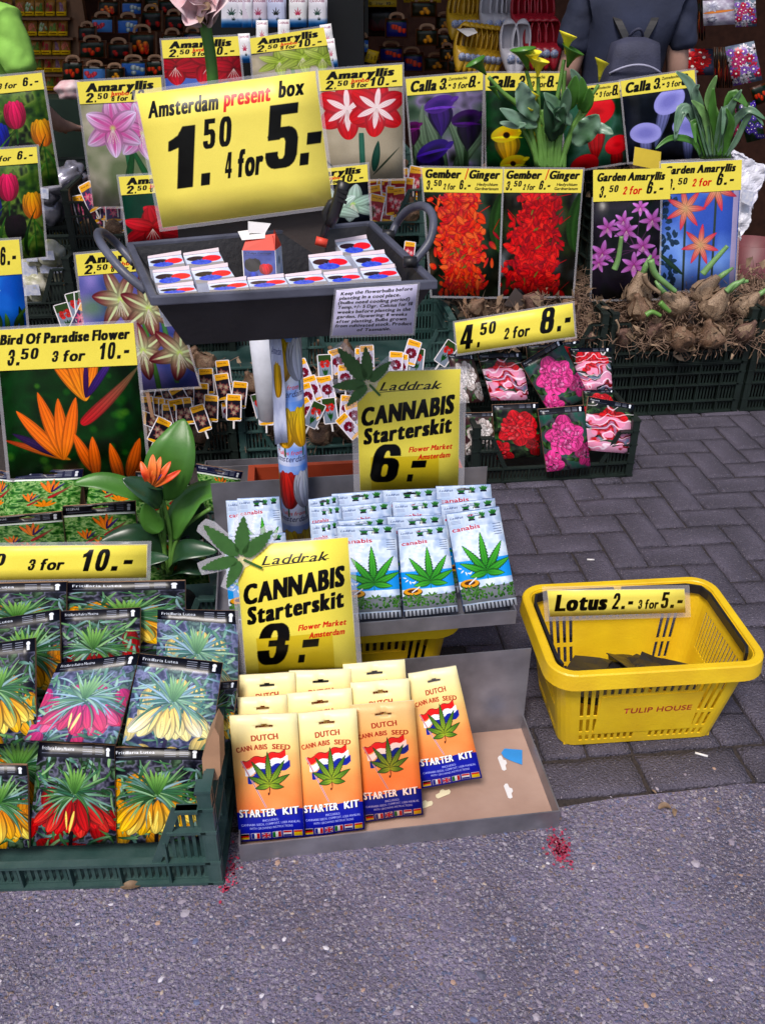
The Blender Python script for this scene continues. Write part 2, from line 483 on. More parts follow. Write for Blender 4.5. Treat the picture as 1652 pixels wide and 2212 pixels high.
art('head_paradise', band(380, .32, [("Bird Of Paradise Flower", .03, .115, .075, .93), ("3.", .06, .28, .125, .1), ("50", .16, .235, .085, .13, dict(b=.06)), ("3 for", .38, .265, .085, .24, dict(b=.07)), ("10.-", .72, .26, .125, .23)]))
art('strip_fritillaria', band(460, .205, [("3.", .03, .16, .12, .13), ("50", .17, .115, .07, .12, dict(b=.06)), ("3 for", .4, .145, .065, .18, dict(b=.07)), ("10.-", .66, .155, .13, .27)]))
art('strip_peony', band(400, .27, [("4", .02, .235, .2, .13), (".", .17, .235, .2, .03), ("50", .2, .14, .1, .14, dict(b=.07)), ("2 for", .4, .205, .09, .22, dict(b=.07)), ("8", .7, .205, .2, .14), (".-", .85, .205, .2, .12)]))
art('strip_lotus', band(380, .215, [("Lotus", .05, .165, .125, .37), ("2.-", .455, .165, .135, .16), ("3 for", .645, .165, .075, .15, dict(b=.07)), ("5.-", .81, .165, .14, .17)], bg=(.95, .89, .42)))
art('present_sign', band(620, .76, [("Amsterdam", .045, .135, .085, .39, dict(b=.08)), ("present", .47, .125, .085, .26, dict(c=RED, b=.08)), ("box", .78, .115, .085, .14, dict(b=.08)), ("1", .07, .54, .34, .2), (".", .265, .54, .32, .075), ("50", .31, .34, .16, .17, dict(b=.08)),
     ("4 for", .405, .52, .145, .22, dict(b=.09)), ("5", .635, .5, .35, .225), (".", .84, .5, .32, .075), ("-", .875, .49, .34, .11)], bg=(.94, .88, .42)))
art('note', band(300, .66, [(t, x, .075 + i * .066, .043, f, dict(b=.05, sh=.15)) for i, (t, x, f) in enumerate((("Keep the flowerbulbs before", .06, .88), ("planting in a cool place.", .05, .75), ("(bulbs need cooling period)", .04, .88),
     ("Temp.+/- 5 Dgr. Celcius for 10", .04, .92), ("weeks before planting in the", .04, .9), ("garden. Flowering: 8 weeks", .04, .86), ("after planting. Bulbs grown", .04, .86), ("from cultivated stock. Product", .03, .94), ("of Tasmanie.", .3, .42)))], bg=(.84, .82, .93)))
def kit(price):
    c = Cv(420, 1.2, YEL)
    c.rect(.12, .85, .8, 1.2, (.86, .76, .18))
    c.text("Laddrak", .22, .185, .08, .58, c=INK, b=.02, sh=.55); c.line(.22, .2, .82, .17, .006, INK)
    c.text("CANNABIS", .04, .53, .17, .91, rot=-7, **I)
    c.text("Starterskit", .06, .715, .15, .87, rot=-7, **I)
    c.text(price, .09, 1.11, .39, .36, b=.15, sh=.2, c=INK); c.text(".", .475, 1.11, .36, .085, b=.13, sh=.2, c=INK); c.text("-", .5, 1.08, .38, .2, b=.13, sh=.2, c=INK)
    c.text("Flower Market", .5, .81, .052, .43, c=RED, b=.06, sh=.3, rot=-4); c.text("Amsterdam", .59, .89, .052, .32, c=RED, b=.06, sh=.3, rot=-4)
    return c
art('kit_six', kit("6")); art('kit_three', kit("3"))

# --- flower posters
c = Cv(200, 1.45).cloud([(.10, .20, .08), (.25, .38, .12), (.4, .5, .2), (.05, .1, .05)], .15).bokeh(40, .05, GR, .4)
for x, y, s, a, b in ((.1, .62, .42, (.93, .3, .1), (.6, .1, .05)), (.55, .66, .36, (.93, .15, .42), (.6, .05, .25)), (.3, .92, .36, (.12, .2, .75), (.05, .06, .4)), (.88, .92, .36, (.98, .7, .1), (.8, .4, .05)), (.02, .95, .36, (.95, .65, .1), (.8, .4, .05)), (.62, 1.2, .36, (.13, .06, .12), (.05, .03, .05))):
    c.line(x, y, x, 1.5, .02, (.15, .35, .12)); cup(c, x, y, s, a, b)
leaves(c, 8, 1.4, GR, .5, .03)
c.rect(0, 0, 1, .16, (.05, .25, .18)); c.text("Tulips from Amsterdam", .05, .12, .07, .9, c=(.85, .9, .85), sh=.4); art('tulips', c)
c = Cv(200, 1.4).cloud([(.05, .35, .75), (.15, .55, .9)], .5)
c.petal(.1, .8, -60, .5, .2, (.9, .85, .75), (.75, .1, .08), streak=.4)
for k in range(9): c.petal(.2, .95, -150 + k * 16, .5, .1, (.95, .9, .82), (.72, .08, .08) if k % 2 else (.95, .88, .8), streak=.3)
leaves(c, 9, 1.4, GR, .3, .04); art('parrot_tulip', c)
bge = [(.62, .58, .50), (.72, .68, .60), (.5, .48, .42)]
c = Cv(220, 1.5).cloud([(.5, .5, .4), (.68, .66, .6), (.4, .45, .33)], .4)
c.line(.5, .75, .55, 1.5, .06, (.15, .4, .25)); c.petal(.4, 1.5, -75, .8, .05, (.1, .3, .15)); c.petal(.9, 1.5, -115, .9, .04, (.12, .35, .2))
for x, y, s, r in ((.62, .4, .34, 20), (.72, .62, .36, -12), (.36, .55, .38, 0)): amaryllis(c, x, y, s, (.88, .82, .95), (.78, .35, .62), rot=r, vein=(.75, .35, .6), w=.3)
art('amaryllis_pink', c)
c = Cv(200, 1.2).cloud([(.2, .3, .6), (.35, .45, .75)], .4)
for x, y, s, r in ((.15, .55, .4, 0), (.6, .5, .45, 20), (.9, .6, .4, -10)): amaryllis(c, x, y, s, (.8, .08, .2), (.55, .03, .12), throat=(.3, 0, .1), rot=r, w=.32)
art('amaryllis_crimson', c)
c = Cv(200, 1.2).cloud(bge, .5)
c.line(.5, .55, .5, 1.2, .05, (.4, .55, .3))
for x, y, s, r in ((.35, .55, .32, 0), (.65, .5, .36, 0), (.9, .55, .3, 10)): amaryllis(c, x, y, s, (.75, .8, .45), (.55, .65, .2), rot=r, w=.24)
art('amaryllis_lime', c)
c = Cv(240, 1.4).cloud(bge, .5)
c.line(.48, .8, .48, 1.4, .07, (.2, .42, .35)); c.petal(.62, 1.3, -80, .4, .05, (.12, .3, .25)); c.petal(.6, 1.35, -45, .5, .012, (.2, .25, .2)); c.petal(.2, 1.35, -130, .5, .012, (.2, .25, .2))
for x, y, s, r in ((.32, .5, .38, 0), (.68, .5, .36, 8)):
    for i in (0, 2, 4, 1, 3, 5): c.petal(x, y, r + i * 60 - 90, s, s * .36, (.75, .3, .35), (.80, .05, .1), p=.85, q=.45, edge=.15, streak=.05)
    for i in range(6): c.petal(x, y, r + i * 60 - 90, s * .72, s * .1, (.95, .85, .85), (.95, .8, .82), p=.9, edge=0)
    for k in range(5): c.petal(x, y, 60 + k * 16, s * .5, s * .012, (.9, .8, .8), p=1, q=.2)
art('amaryllis_striped_red', c)
c = Cv(200, 1.3).cloud([(.03, .22, .17), (.06, .3, .24)], .5)
for x, y, s, r in ((.62, .9, .5, 10), (.35, 1.05, .45, 0), (.9, 1.0, .4, 20)): amaryllis(c, x, y, s, (.82, .15, .22), (.6, .05, .1), throat=(.35, .02, .05), rot=r, w=.3)
art('amaryllis_red', c)
c = Cv(200, 1.3).cloud([(.03, .06, .10), (.08, .12, .18)], .5)
for x, y, s, r in ((.75, .85, .45, 10), (.4, .9, .5, 0)): amaryllis(c, x, y, s, (.85, .93, .9), (.6, .75, .65), rot=r, w=.26)
art('amaryllis_white', c)
c = Cv(240, 1.35).cloud([(.45, .4, .68), (.25, .3, .55), (.6, .52, .78)], .5)
c.disc(.1, .5, .25, .15, (.3, .5, .25), .8, .6); c.line(.62, .55, .62, 1.4, .05, (.3, .5, .25)); c.line(.82, .6, .8, 1.3, .05, (.3, .5, .3))
for x, y, s, r in ((.42, .45, .33, 100), (.7, .55, .33, 0), (.55, .95, .3, 60), (.9, 1.0, .32, 20)):
    amaryllis(c, x, y, s, (.42, .08, .16), (.75, .8, .6), rot=r, vein=(.8, .85, .65), w=.24)
art('amaryllis_maroon', c)
def calla(c, x, y, s, a, dk, ang=0, lite=None):
    """a rolled funnel: stalk, flaring back, open mouth with a drawn-out tip"""
    c.line(x, y + s * .5, x - s * .05, y + s * 1.4, s * .11, hexc(dk) * .4 + hexc((.1, .2, .08)))
    c.petal(x + s * .02, y + s * .85, -90 + ang, s * 1.0, s * .34, hexc(dk), hexc(a) * .75, p=1.35, q=.8, edge=.5)
    c.disc(x, y, s * .43, s * .22, hexc(a) * .85, .06, rot=ang - 14); c.petal(x + s * .3, y - s * .06, -24 + ang, s * .24, s * .07, a)
    c.disc(x, y + s * .03, s * .36, s * .15, dk, .7, rot=ang - 14); c.petal(x - s * .42, y + s * .12, -8 + ang, s * .86, s * .035, lite or np.minimum(hexc(a) * 1.35, 1), p=1, bend=.12, edge=0, a=.8)
c = Cv(220, 1.25).cloud([(.12, .2, .15), (.3, .38, .32), (.5, .45, .6), (.1, .12, .1)], .3)
for k in range(7): c.petal(rng.random(), 1.3, -90 + rng.normal(0, 20), .9, .1, (.2, .3, .2), (.45, .52, .45), bend=rng.normal(0, .3))
calla(c, .42, .35, .5, (.36, .2, .6), (.2, .1, .4)); calla(c, .78, .55, .5, (.25, .06, .38), (.07, .02, .12), 5); calla(c, .3, .95, .6, (.22, .1, .5), (.08, .03, .18), -10)
calla(c, .03, .62, .3, (.4, .1, .4), (.2, .02, .2)); art('calla_purple', c)
c = Cv(220, 1.25).cloud([(.03, .15, .08), (.08, .28, .14), (.02, .1, .05)], .25)
for x, y, s in ((.27, .75, .5), (.35, 1.12, .42), (.75, .7, .35)):
    calla(c, x, y, s, (.95, .85, .1), (.85, .6, .05)); c.disc(x, y + s * .04, s * .1, s * .09, (.15, .05, .02), .3)
c.petal(.4, .6, -20, .4, .12, (.5, .6, .5), (.3, .4, .35)); art('calla_yellow', c)
c = Cv(220, 1.25).cloud([(.1, .35, .22), (.25, .4, .35), (.05, .2, .12)], .3)
for x, y, s in ((.55, .4, .75), (.85, .95, .5), (.3, 1.2, .6)): c.petal(x, y, 95, s, s * .2, (.8, .08, .12), (.6, .05, .08)); c.disc(x, y, s * .42, s * .3, (.85, .08, .14), .08, rot=-15); c.disc(x, y, s * .2, s * .1, (.7, .04, .1), .7)
art('calla_red', c)
c = Cv(240, 1.15).cloud([(.06, .08, .12), (.12, .14, .2), (.03, .04, .06)], .3)
for x, y, s, r in ((.63, .35, .65, -30), (.27, .75, .6, 0), (.85, .72, .6, 5)): c.petal(x - .03 * (r < 0), y, 95 + (15 if r < 0 else 0), s, s * .13, (.5, .5, .75), (.3, .35, .5), p=.5); c.disc(x, y, s * .37, s * .25, (.62, .62, .9), .06, rot=r); c.disc(x, y, s * .3, s * .17, (.5, .5, .8), .6, rot=r)
art('calla_lilac', c)
for nm, cols, bg in (('ginger_orange', [(.95, .28, .1), (.9, .15, .1), (.98, .42, .2), (.75, .12, .2)], [(.25, .25, .28), (.2, .28, .2), (.05, .1, .06), (.3, .25, .2)]), ('ginger_red', [(.88, .08, .12), (.75, .04, .1), (.95, .2, .15), (.6, .05, .15)], [(.3, .28, .26), (.2, .25, .12), (.1, .1, .08), (.4, .42, .45)])):
    c = Cv(240, 1.4).cloud(bg, .35, seed=3); c.petal(1.0, .9, -75, .9, .25, (.2, .35, .15), (.25, .4, .2))
    for k in range(900):
        y = .12 + 1.22 * rng.random(); x = .45 + rng.normal(0, .5) * .28 * min(1, .6 + y * .5)
        c.petal(x, y, rng.random() * 360, .06 + .08 * rng.random(), .02 + .024 * rng.random(), cols[rng.integers(4)], cols[rng.integers(4)], edge=.35)
        if k % 18 == 0: c.petal(.45 + rng.normal(0, .06), y, -60 + rng.normal(0, 30), .1, .012, (.55, .5, .2), (.4, .4, .15))
        if k % 16 == 0: c.petal(x, y, -90 + math.copysign(50, x - .45) + rng.normal(0, 20), .17, .005, cols[1], p=1, q=.2)
    art(nm, c)
c = Cv(220, 1.6).cloud([(.10, .09, .13), (.15, .13, .18), (.06, .1, .08)], .4)
for x, y, s, r in ((.7, .15, .15, 0), (.45, .35, .17, 10), (.88, .35, .2, 25), (.5, .5, .2, 5), (.22, .45, .18, -20), (.15, .85, .22, 10), (.75, .75, .2, 30), (.62, 1.05, .22, 0), (.9, .95, .18, 15), (.1, 1.0, .16, 40)):
    c.line(x, y, .65, .8, .012, (.35, .2, .35)); amaryllis(c, x, y, s, (.82, .55, .88), (.6, .25, .55), throat=(.5, .2, .4), rot=r, w=.2)
art('nerine', c)
c = Cv(220, 1.5).cloud([(.35, .5, .85), (.5, .65, .92), (.25, .38, .75)], .6)
c.rect(.92, 0, .99, 1.5, (.75, .7, .85))
for _ in range(60): c.petal(rng.random() * .2, .3 + rng.random() * 1.2, rng.random() * 360, .08, .025, (.15, .25, .35), (.2, .3, .4))
for x, y, s, r in ((.7, .3, .28, 10), (.32, .52, .26, -10), (.52, .95, .25, 5)):
    c.line(x, y, x - .02, 1.5, .03, (.25, .3, .28))
    for i in range(7): c.petal(x, y, r + i * 51 - 90, s, s * .15, (.85, .7, .5), (.85, .2, .35), p=.7, edge=.2)
c.petal(.3, 1.3, -140, .5, .03, (.2, .3, .25)); art('star_lily', c)
def paradise(c, x, y, s, dk=True):
    """strelitzia head on its beak; x, y is the crest's foot"""
    c.petal(x - s * .1, y + s * .55, -38, s * 1.25, s * .09, (.75, .1, .15), (.45, .45, .3), bend=-.08, p=.5)
    for a, L, w in ((-123, .95, .09), (-105, .9, .1), (-88, .98, .08), (-72, .85, .07)): c.petal(x, y + s * .2, a, s * L, s * w, (.95, .6, .12), (.93, .42, .08), p=.9, q=.6)
    c.petal(x, y + s * .15, -52, s * .8, s * .06, (.2, .08, .35), (.3, .2, .55)); c.petal(x, y + s * .15, -84, s * .6, s * .04, (.2, .05, .3), (.3, .1, .4))
c = Cv(360, 1.15).cloud([(.02, .12, .05), (.05, .24, .09), (.03, .17, .06), (.04, .3, .1)], .3).bokeh(45, .04, [(.15, .4, .1), (.35, .55, .15), (.05, .2, .08)], .55)
paradise(c, .6, .45, .5); c.petal(.45, 1.0, 200, .5, .03, (.8, .5, .1), (.6, .2, .1)); c.petal(.42, .98, -152, .42, .04, (.2, .1, .3), (.2, .12, .3))
for a, L in ((-128, .5), (-105, .55), (-90, .48), (-75, .5)): c.petal(.4, 1.0, a, L, .05, (.95, .5, .1), (.93, .42, .08), p=.9)
for x, y, a in ((.6, 1.1, -110), (.62, 1.15, -90), (.8, 1.2, -100), (.9, 1.2, -85), (.85, 1.15, -70)): c.petal(x, y, a, .33, .045, (.93, .42, .08))
art('paradise_poster', c)
def brandbar(c, h, title, col=(.08, .08, .12), tc=(.85, .88, .92), ic=True):
    c.rect(0, 0, 1, h, col)
    c.text(title, .05, h * .5, h * .24, min(.42, .026 * len(title)), c=tc, b=.02)
    for k in range(4): c.rect(.58, h * (.2 + k * .17), .7, h * (.25 + k * .17), (.5, .52, .58)); c.rect(.74, h * (.2 + k * .17), .84, h * (.25 + k * .17), (.5, .52, .58))
    c.rect(.05, h * .72, .4, h * .76, (.4, .42, .48))
    if ic: c.disc(.91, h * .35, .03, .03, (.9, .92, .95), .1); c.rect(.89, h * .5, .93, h * .85, (.9, .92, .95))
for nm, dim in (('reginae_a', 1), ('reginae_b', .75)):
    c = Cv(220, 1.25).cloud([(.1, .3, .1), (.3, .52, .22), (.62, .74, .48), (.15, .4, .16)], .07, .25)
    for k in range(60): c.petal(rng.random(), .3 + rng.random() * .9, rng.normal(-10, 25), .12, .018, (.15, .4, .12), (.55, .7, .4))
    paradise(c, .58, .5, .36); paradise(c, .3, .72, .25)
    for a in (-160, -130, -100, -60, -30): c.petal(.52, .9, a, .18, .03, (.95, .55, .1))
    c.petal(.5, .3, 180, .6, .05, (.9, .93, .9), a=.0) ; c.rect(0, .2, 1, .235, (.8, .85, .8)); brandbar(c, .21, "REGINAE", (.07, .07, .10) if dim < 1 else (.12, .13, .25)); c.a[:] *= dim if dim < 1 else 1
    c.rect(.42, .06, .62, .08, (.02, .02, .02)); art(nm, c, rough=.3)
# --- fritillaria packets
def fritillaria(bell, dk, lite, title, seed, cool=0, cx=.5, sc=1):
    global rng
    rng = np.random.default_rng(seed)
    c = Cv(260, 1.3).cloud([(.08, .09, .13), (.2, .2, .26), (.42, .42, .5), (.1, .17, .1), (.3, .4, .3)], .1)
    for k in range(16): c.petal(rng.random() * 1.0, .3 + rng.random() * 1.0, 60 + rng.random() * 60, .3, .1, dk, hexc(bell) * (.6 + .4 * rng.random()), q=.6)
    g = [(.12, .28, .14), (.3, .5, .28), (.55, .72, .5), (.2, .4, .3), (.55, .68, .7)]
    for k in range(90): c.petal(rng.random(), .2 + rng.random() * 1.05, rng.random() * 360, .12 + .2 * rng.random(), .012 + .014 * rng.random(), g[rng.integers(5)], g[rng.integers(5)], bend=rng.normal(0, .3))
    c.line(cx, .75, cx - .03, 1.3, .05, (.12, .08, .12))
    for k, a in enumerate(list(range(18, 168, 16)) + list(range(30, 160, 21))):
        c.petal(cx + math.cos(R(a)) * .17 * sc + rng.normal(0, .015), .7 + rng.random() * .06, a + (a - 90) * -.35 + rng.normal(0, 5), (.38 + .1 * rng.random()) * sc, .075 + .03 * rng.random(), hexc(dk), hexc(lite if rng.random() < .4 else bell) * (.85 + .2 * rng.random()), p=1.3, q=.55, streak=.12, edge=.45)
    c.petal(cx, .85, 100, .3, .02, (.95, .85, .4)); c.petal(cx - .1, .85, 85, .25, .015, (.95, .85, .4))
    for a in range(148, 396, 4): c.petal(cx + rng.normal(0, .02), .64 + rng.normal(0, .02), a + rng.normal(0, 6), (.22 + .3 * rng.random()) * sc, .013 + .01 * rng.random(), g[rng.integers(5)], g[rng.integers(5)], bend=math.copysign(.25 + .3 * rng.random(), 270 - a) * -1 * (abs(a - 270) / 90), edge=.4, streak=.12)
    for a in (243, 256, 266, 275, 284, 294): c.petal(cx, .64, a, (.3 + .08 * rng.random()) * sc, .026, (.2, .4, .16), (.55, .74, .38))
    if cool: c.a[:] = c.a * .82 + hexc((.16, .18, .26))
    brandbar(c, .17, title); return c
art('lutea', fritillaria((.97, .78, .12), (.85, .55, .05), (.98, .9, .45), "Fritillaria Lutea", 11), rough=.3)
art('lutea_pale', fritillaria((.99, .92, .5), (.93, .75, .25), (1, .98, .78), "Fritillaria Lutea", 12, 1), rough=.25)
art('rubra', fritillaria((.85, .10, .12), (.6, .04, .08), (.93, .25, .2), "Fritillaria Rubra Maxima", 13), rough=.3)
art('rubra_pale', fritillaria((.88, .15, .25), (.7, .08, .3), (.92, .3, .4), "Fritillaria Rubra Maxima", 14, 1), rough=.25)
art('lutea_b', fritillaria((.97, .74, .1), (.85, .5, .04), (.98, .88, .4), "Fritillaria Lutea", 31, 0, .6, 1.15), rough=.3)
art('rubra_b', fritillaria((.82, .09, .1), (.5, .03, .06), (.95, .3, .2), "Fritillaria Rubra Maxima", 33, 0, .42, 1.1), rough=.3)
# --- peony packets
def peon(a, b, l, bg, fold=0, x=.5, y=.6, r=.38, seed=1):
    c = Cv(220, 1.35).cloud(bg, .2)
    for k in range(26): c.petal(rng.random(), .2 + rng.random(), rng.random() * 360, .2, .045, (.06, .14, .06), (.35, .5, .3))
    peony(c, .08, 1.22, .3, a, b, l, 40); peony(c, .95, 1.05, .24, hexc(a) * .7, hexc(b) * .7, hexc(l) * .6, 30); peony(c, x, y, r, a, b, l, 130)
    if fold:                                       # pale highlight bands of the bag's wrinkles, painted into the print
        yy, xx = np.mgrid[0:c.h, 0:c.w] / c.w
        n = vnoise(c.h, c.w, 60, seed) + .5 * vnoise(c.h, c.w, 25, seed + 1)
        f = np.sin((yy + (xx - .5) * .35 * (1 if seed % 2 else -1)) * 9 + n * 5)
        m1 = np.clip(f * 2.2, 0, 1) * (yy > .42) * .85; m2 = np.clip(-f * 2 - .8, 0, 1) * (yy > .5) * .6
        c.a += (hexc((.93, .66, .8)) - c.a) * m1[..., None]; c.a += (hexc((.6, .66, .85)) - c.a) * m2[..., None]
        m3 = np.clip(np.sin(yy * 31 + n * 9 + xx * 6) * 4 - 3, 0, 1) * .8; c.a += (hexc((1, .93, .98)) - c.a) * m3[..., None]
    brandbar(c, .14, "Paeonia"); return c
dkb = [(.08, .12, .08), (.2, .25, .18), (.05, .05, .06)]
art('peony_pink', peon((.92, .3, .62), (.8, .2, .5), (.97, .6, .8), [(.15, .35, .3), (.3, .3, .32), (.1, .1, .12)]), rough=.25)
art('peony_red', peon((.85, .12, .18), (.6, .04, .08), (.93, .4, .4), dkb, r=.4), rough=.3)
art('peony_white', peon((.88, .85, .84), (.7, .62, .6), (.97, .95, .95), [(.25, .15, .18), (.3, .25, .2)]), rough=.3)
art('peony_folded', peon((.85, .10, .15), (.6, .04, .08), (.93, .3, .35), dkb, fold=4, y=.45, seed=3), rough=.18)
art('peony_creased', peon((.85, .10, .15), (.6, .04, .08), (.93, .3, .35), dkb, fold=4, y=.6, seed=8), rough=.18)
# --- canabis packets
c = Cv(240, 1.95).cloud([(.72, .8, .9), (.85, .9, .96), (.66, .74, .86)], .2)
c.rect(0, .95, 1, 1.35, (.12, .58, .88)); c.a[:int(.3 * 240)] = c.a[:int(.3 * 240)] * .85 + hexc((.08, .1, .14)) * .6
c.text("Laddrak", .05, .12, .045, .25, c=(.15, .2, .4), sh=.5)
for k in range(3): c.rect(.06, .16 + k * .025, .24, .168 + k * .025, (.45, .5, .65))
for k, x in enumerate((.45, .64, .86)):
    for a in (-130, -105, -90, -70, -50): c.petal(x, .17 - k * .02, a, .12, .02, (.1, .35, .15), (.25, .55, .2))
    c.rect(x - .06, .155 - k * .02, x + .06, .19 - k * .02, (.08, .12, .2))
for k in range(7): c.disc(.35 + .05 * math.sin(k), .3 + k * .07, .06, .035, (.93, .95, .99), .6, .8)
c.text("canabis", .06, .37, .085, .52, c=(.72, .12, .2), b=.03, rot=-3)
for k in range(5): c.rect(.82, .3 + k * .05, .97, .315 + k * .05, (.35, .4, .55))
hemp(c, .55, 1.22, .78, (.35, .75, .22), (.18, .55, .15), vein=(.08, .3, .08), out=(.06, .22, .08))
c.line(.55, 1.2, .55, 1.36, .015, (.2, .5, .15))
c.disc(.2, 1.42, .19, .1, (.15, .1, .03), .1); c.disc(.2, 1.4, .18, .085, (.85, .6, .12), .1); c.disc(.2, 1.39, .11, .045, (.3, .15, .05), .2); c.line(.18, 1.42, .34, 1.3, .03, (.9, .9, .92))
for k in range(5): c.petal(.1 + .03 * k, 1.1 + .03 * k, 200 - k * 60, .08, .015, (.95, .97, 1))
c.rect(0, 1.5, 1, 1.8, (.45, .47, .5))
for k in range(130): c.petal(rng.random(), 1.5 + .25 * rng.random(), -90 + rng.normal(0, 50), .07, .018, GR[rng.integers(3)], (.3, .5, .25))
c.rect(0, 1.83, 1, 1.95, (.8, .82, .86))
for k in range(14): c.rect(k / 14, 1.83, k / 14 + .03, 1.95, (.25, .26, .3))
art('canabis', c, rough=.25)
# --- starter kits
c = Cv(260, 1.95)
c.grad(0, .5, (.96, .93, .74), (.96, .84, .55)); c.grad(.5, 1.0, (.96, .84, .55), (.95, .66, .38)); c.grad(1.0, 1.62, (.95, .66, .38), (.93, .46, .24))
for k in range(9): c.disc(rng.random(), .5 + rng.random(), .3, .2, (.97, .8, .55) if k % 2 else (.93, .5, .28), soft=1, a=.35)
c.text("DUTCH", .5, .395, .085, .4, c=(.66, .2, .1), b=.06, anchor='m', rot=-3)
for i, (st, x, y, r, f) in enumerate((("CANN", .07, .575, -8, .235), ("ABIS", .33, .54, -2, .2), ("SEED", .6, .535, 5, .27))): c.text(st, x, y, .075, f, c=(.66, .2, .1), b=.06, rot=r)
for k, col in ((0, (.85, .12, .1)), (1, (.93, .93, .96)), (2, (.08, .15, .6))):
    for j in range(30):
        x = .14 + j * .0215; y = .71 + .022 * math.sin(j * .55) - .005 * j + k * .095 * (1 - .004 * j) + .1 * k * (j < 12) * (12 - j) / 40
        c.rect(x + k * .03, y, x + .03 + k * .03, y + .105, col)
        if k == 0: c.rect(x, y - .008, x + .03, y, (.35, .05, .1))
c.line(.12, .7, .45, 1.44, .026, (.93, .85, .9)); c.line(.12, .7, .45, 1.44, .01, (.7, .3, .3))
hemp(c, .52, 1.1, .52, (.2, .42, .12), (.72, .78, .2), vein=(.12, .25, .08), out=(.06, .14, .05))
c.petal(.52, 1.1, 90, .14, .008, (.35, .2, .05)); c.disc(.5, 1.23, .014, .026, (.3, .12, .02))
for j in range(260):
    c.a[int((1.5 + .025 * math.sin(j * .025)) * 260):, j:j + 1] = (.09, .13, .62)
c.text("STARTER", .045, 1.582, .112, .56, c=(.15, .1, .1), b=.1); c.text("STARTER", .035, 1.574, .112, .56, c=(.97, .97, 1), b=.08)
c.text("KIT", .705, 1.582, .112, .25, c=(.15, .1, .1), b=.1); c.text("KIT", .695, 1.574, .112, .25, c=(.97, .97, 1), b=.08)
c.text("INCLUDES:", .5, 1.655, .034, .24, c=(.78, .8, .95), b=.02, anchor='m'); c.text("CANNABIS SEEDS, COMPOST, USER MANUAL", .05, 1.715, .034, .9, c=(.78, .8, .95), b=.02); c.text("WITH GROWING INSTRUCTIONS", .5, 1.775, .034, .66, c=(.78, .8, .95), b=.02, anchor='m')
for k in range(6):
    x0, x1, y0, y1 = .03 + k * .163, .155 + k * .163, 1.84, 1.92; c.rect(x0 - .006, y0 - .006, x1 + .006, y1 + .006, (.85, .8, .85))
    F = [((.05, .05, .05), (.8, .1, .1), (.95, .8, .1)), None, None, None, ((.8, .1, .15), (.95, .95, .95), (.1, .2, .6)), ((.85, .15, .1), (.95, .8, .1), (.95, .8, .1))][k]
    if F:
        for q in range(3): c.rect(x0, y0 + q * .0267, x1, y0 + (q + 1) * .0267, F[q])
    elif k == 2:
        c.rect(x0, y0, x1, y1, (.15, .2, .6)); c.line(x0, y0, x1, y1, .02, (.9, .7, .75)); c.line(x0, y1, x1, y0, .02, (.9, .7, .75)); c.rect(x0 + .05, y0, x1 - .05, y1, (.85, .15, .2)); c.rect(x0, y0 + .03, x1, y1 - .03, (.85, .15, .2))
    else:
        for q, col in enumerate(((.1, .2, .6), (.95, .95, .95), (.8, .1, .15)) if k == 1 else ((.1, .5, .2), (.95, .95, .95), (.8, .1, .15))): c.rect(x0 + q * .0417, y0, x0 + (q + 1) * .0417, y1, col)
c0 = c.a.copy(); art('starter_kit', c, rough=.35)
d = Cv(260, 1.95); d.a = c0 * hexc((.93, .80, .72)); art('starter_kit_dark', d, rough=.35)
# --- present box, tags, tube wrap, bags, seed packets, cards, hanging packs
c = Cv(160, .8).cloud([(.72, .78, .9), (.85, .88, .95)], .3); c.rect(0, .6, 1, .8, (.6, .58, .6))
c.disc(.3, .28, .27, .17, (.2, .14, .18), .12); c.disc(.72, .34, .27, .2, (.9, .12, .2), .1); c.disc(.4, .54, .3, .17, (.22, .32, .85), .1)
for k in range(9): c.petal(.42, .5, k * 40, .2, .04, (.2, .3, .8), (.45, .55, .95), a=.7)
art('present_top', c)
c = Cv(160, 1.25).cloud([(.2, .25, .5), (.35, .4, .65)], .4)
cup(c, .3, .95, .6, (.1, .08, .14), (.05, .04, .08)); cup(c, .7, 1.1, .5, (.88, .12, .2), (.6, .05, .1)); cup(c, .3, 1.3, .35, (.2, .3, .8), (.1, .15, .5)); c.text("3 Tulips Cottage", .08, .16, .07, .8, c=(.05, .05, .2), b=.03); c.rect(.08, .2, .85, .22, (.15, .15, .35))
art('present_front', c)
c = Cv(128, 1.2).cloud([(.7, .78, .92), (.85, .88, .95)], .4); c.disc(.5, .5, .2, .2, (.3, .35, .4), .3, .5); art('present_side', c)
def tagart(a, b, bg, two=False):
    c = Cv(80, 1.8, (.92, .9, .92)); c.rect(.07, .06, .93, 1.74, bg)
    if two: c.rect(.07, .06, .93, 1.74, bg)
    c.rect(.07, .06, .93, .42, (.93, .68, .15)); c.petal(.05, .44, -8, 1, .05, (.93, .68, .15), edge=0); c.text("Amaryllis", .16, .26, .1, .6, c=(.4, .2, .05))
    if b is None: peony(c, .5, .95, .33, a, a, hexc(a) * 1.2, 25); c.line(.5, 1.2, .5, 1.7, .05, (.1, .3, .15))
    else:
        amaryllis(c, .35, .85, .32, a, b, w=.24); amaryllis(c, .68, .95, .3, a, b, rot=30, w=.24); amaryllis(c, .5, 1.25, .28, a, b, rot=10, w=.22)
    c.petal(.05, 1.72, -6, 1, .1, (.93, .68, .15), edge=0); return c
art('tag_dark', tagart((.45, .15, .18), (.75, .7, .6), (.14, .12, .17)), rough=.3)
art('tag_pink', tagart((.8, .2, .4), (.95, .6, .7), (.3, .25, .4)), rough=.3)
art('tag_striped', tagart((.85, .1, .18), (.97, .9, .9), (.6, .1, .15)), rough=.3)
art('tag_burgundy', tagart((.5, .05, .2), None, (.78, .76, .85)), rough=.3)
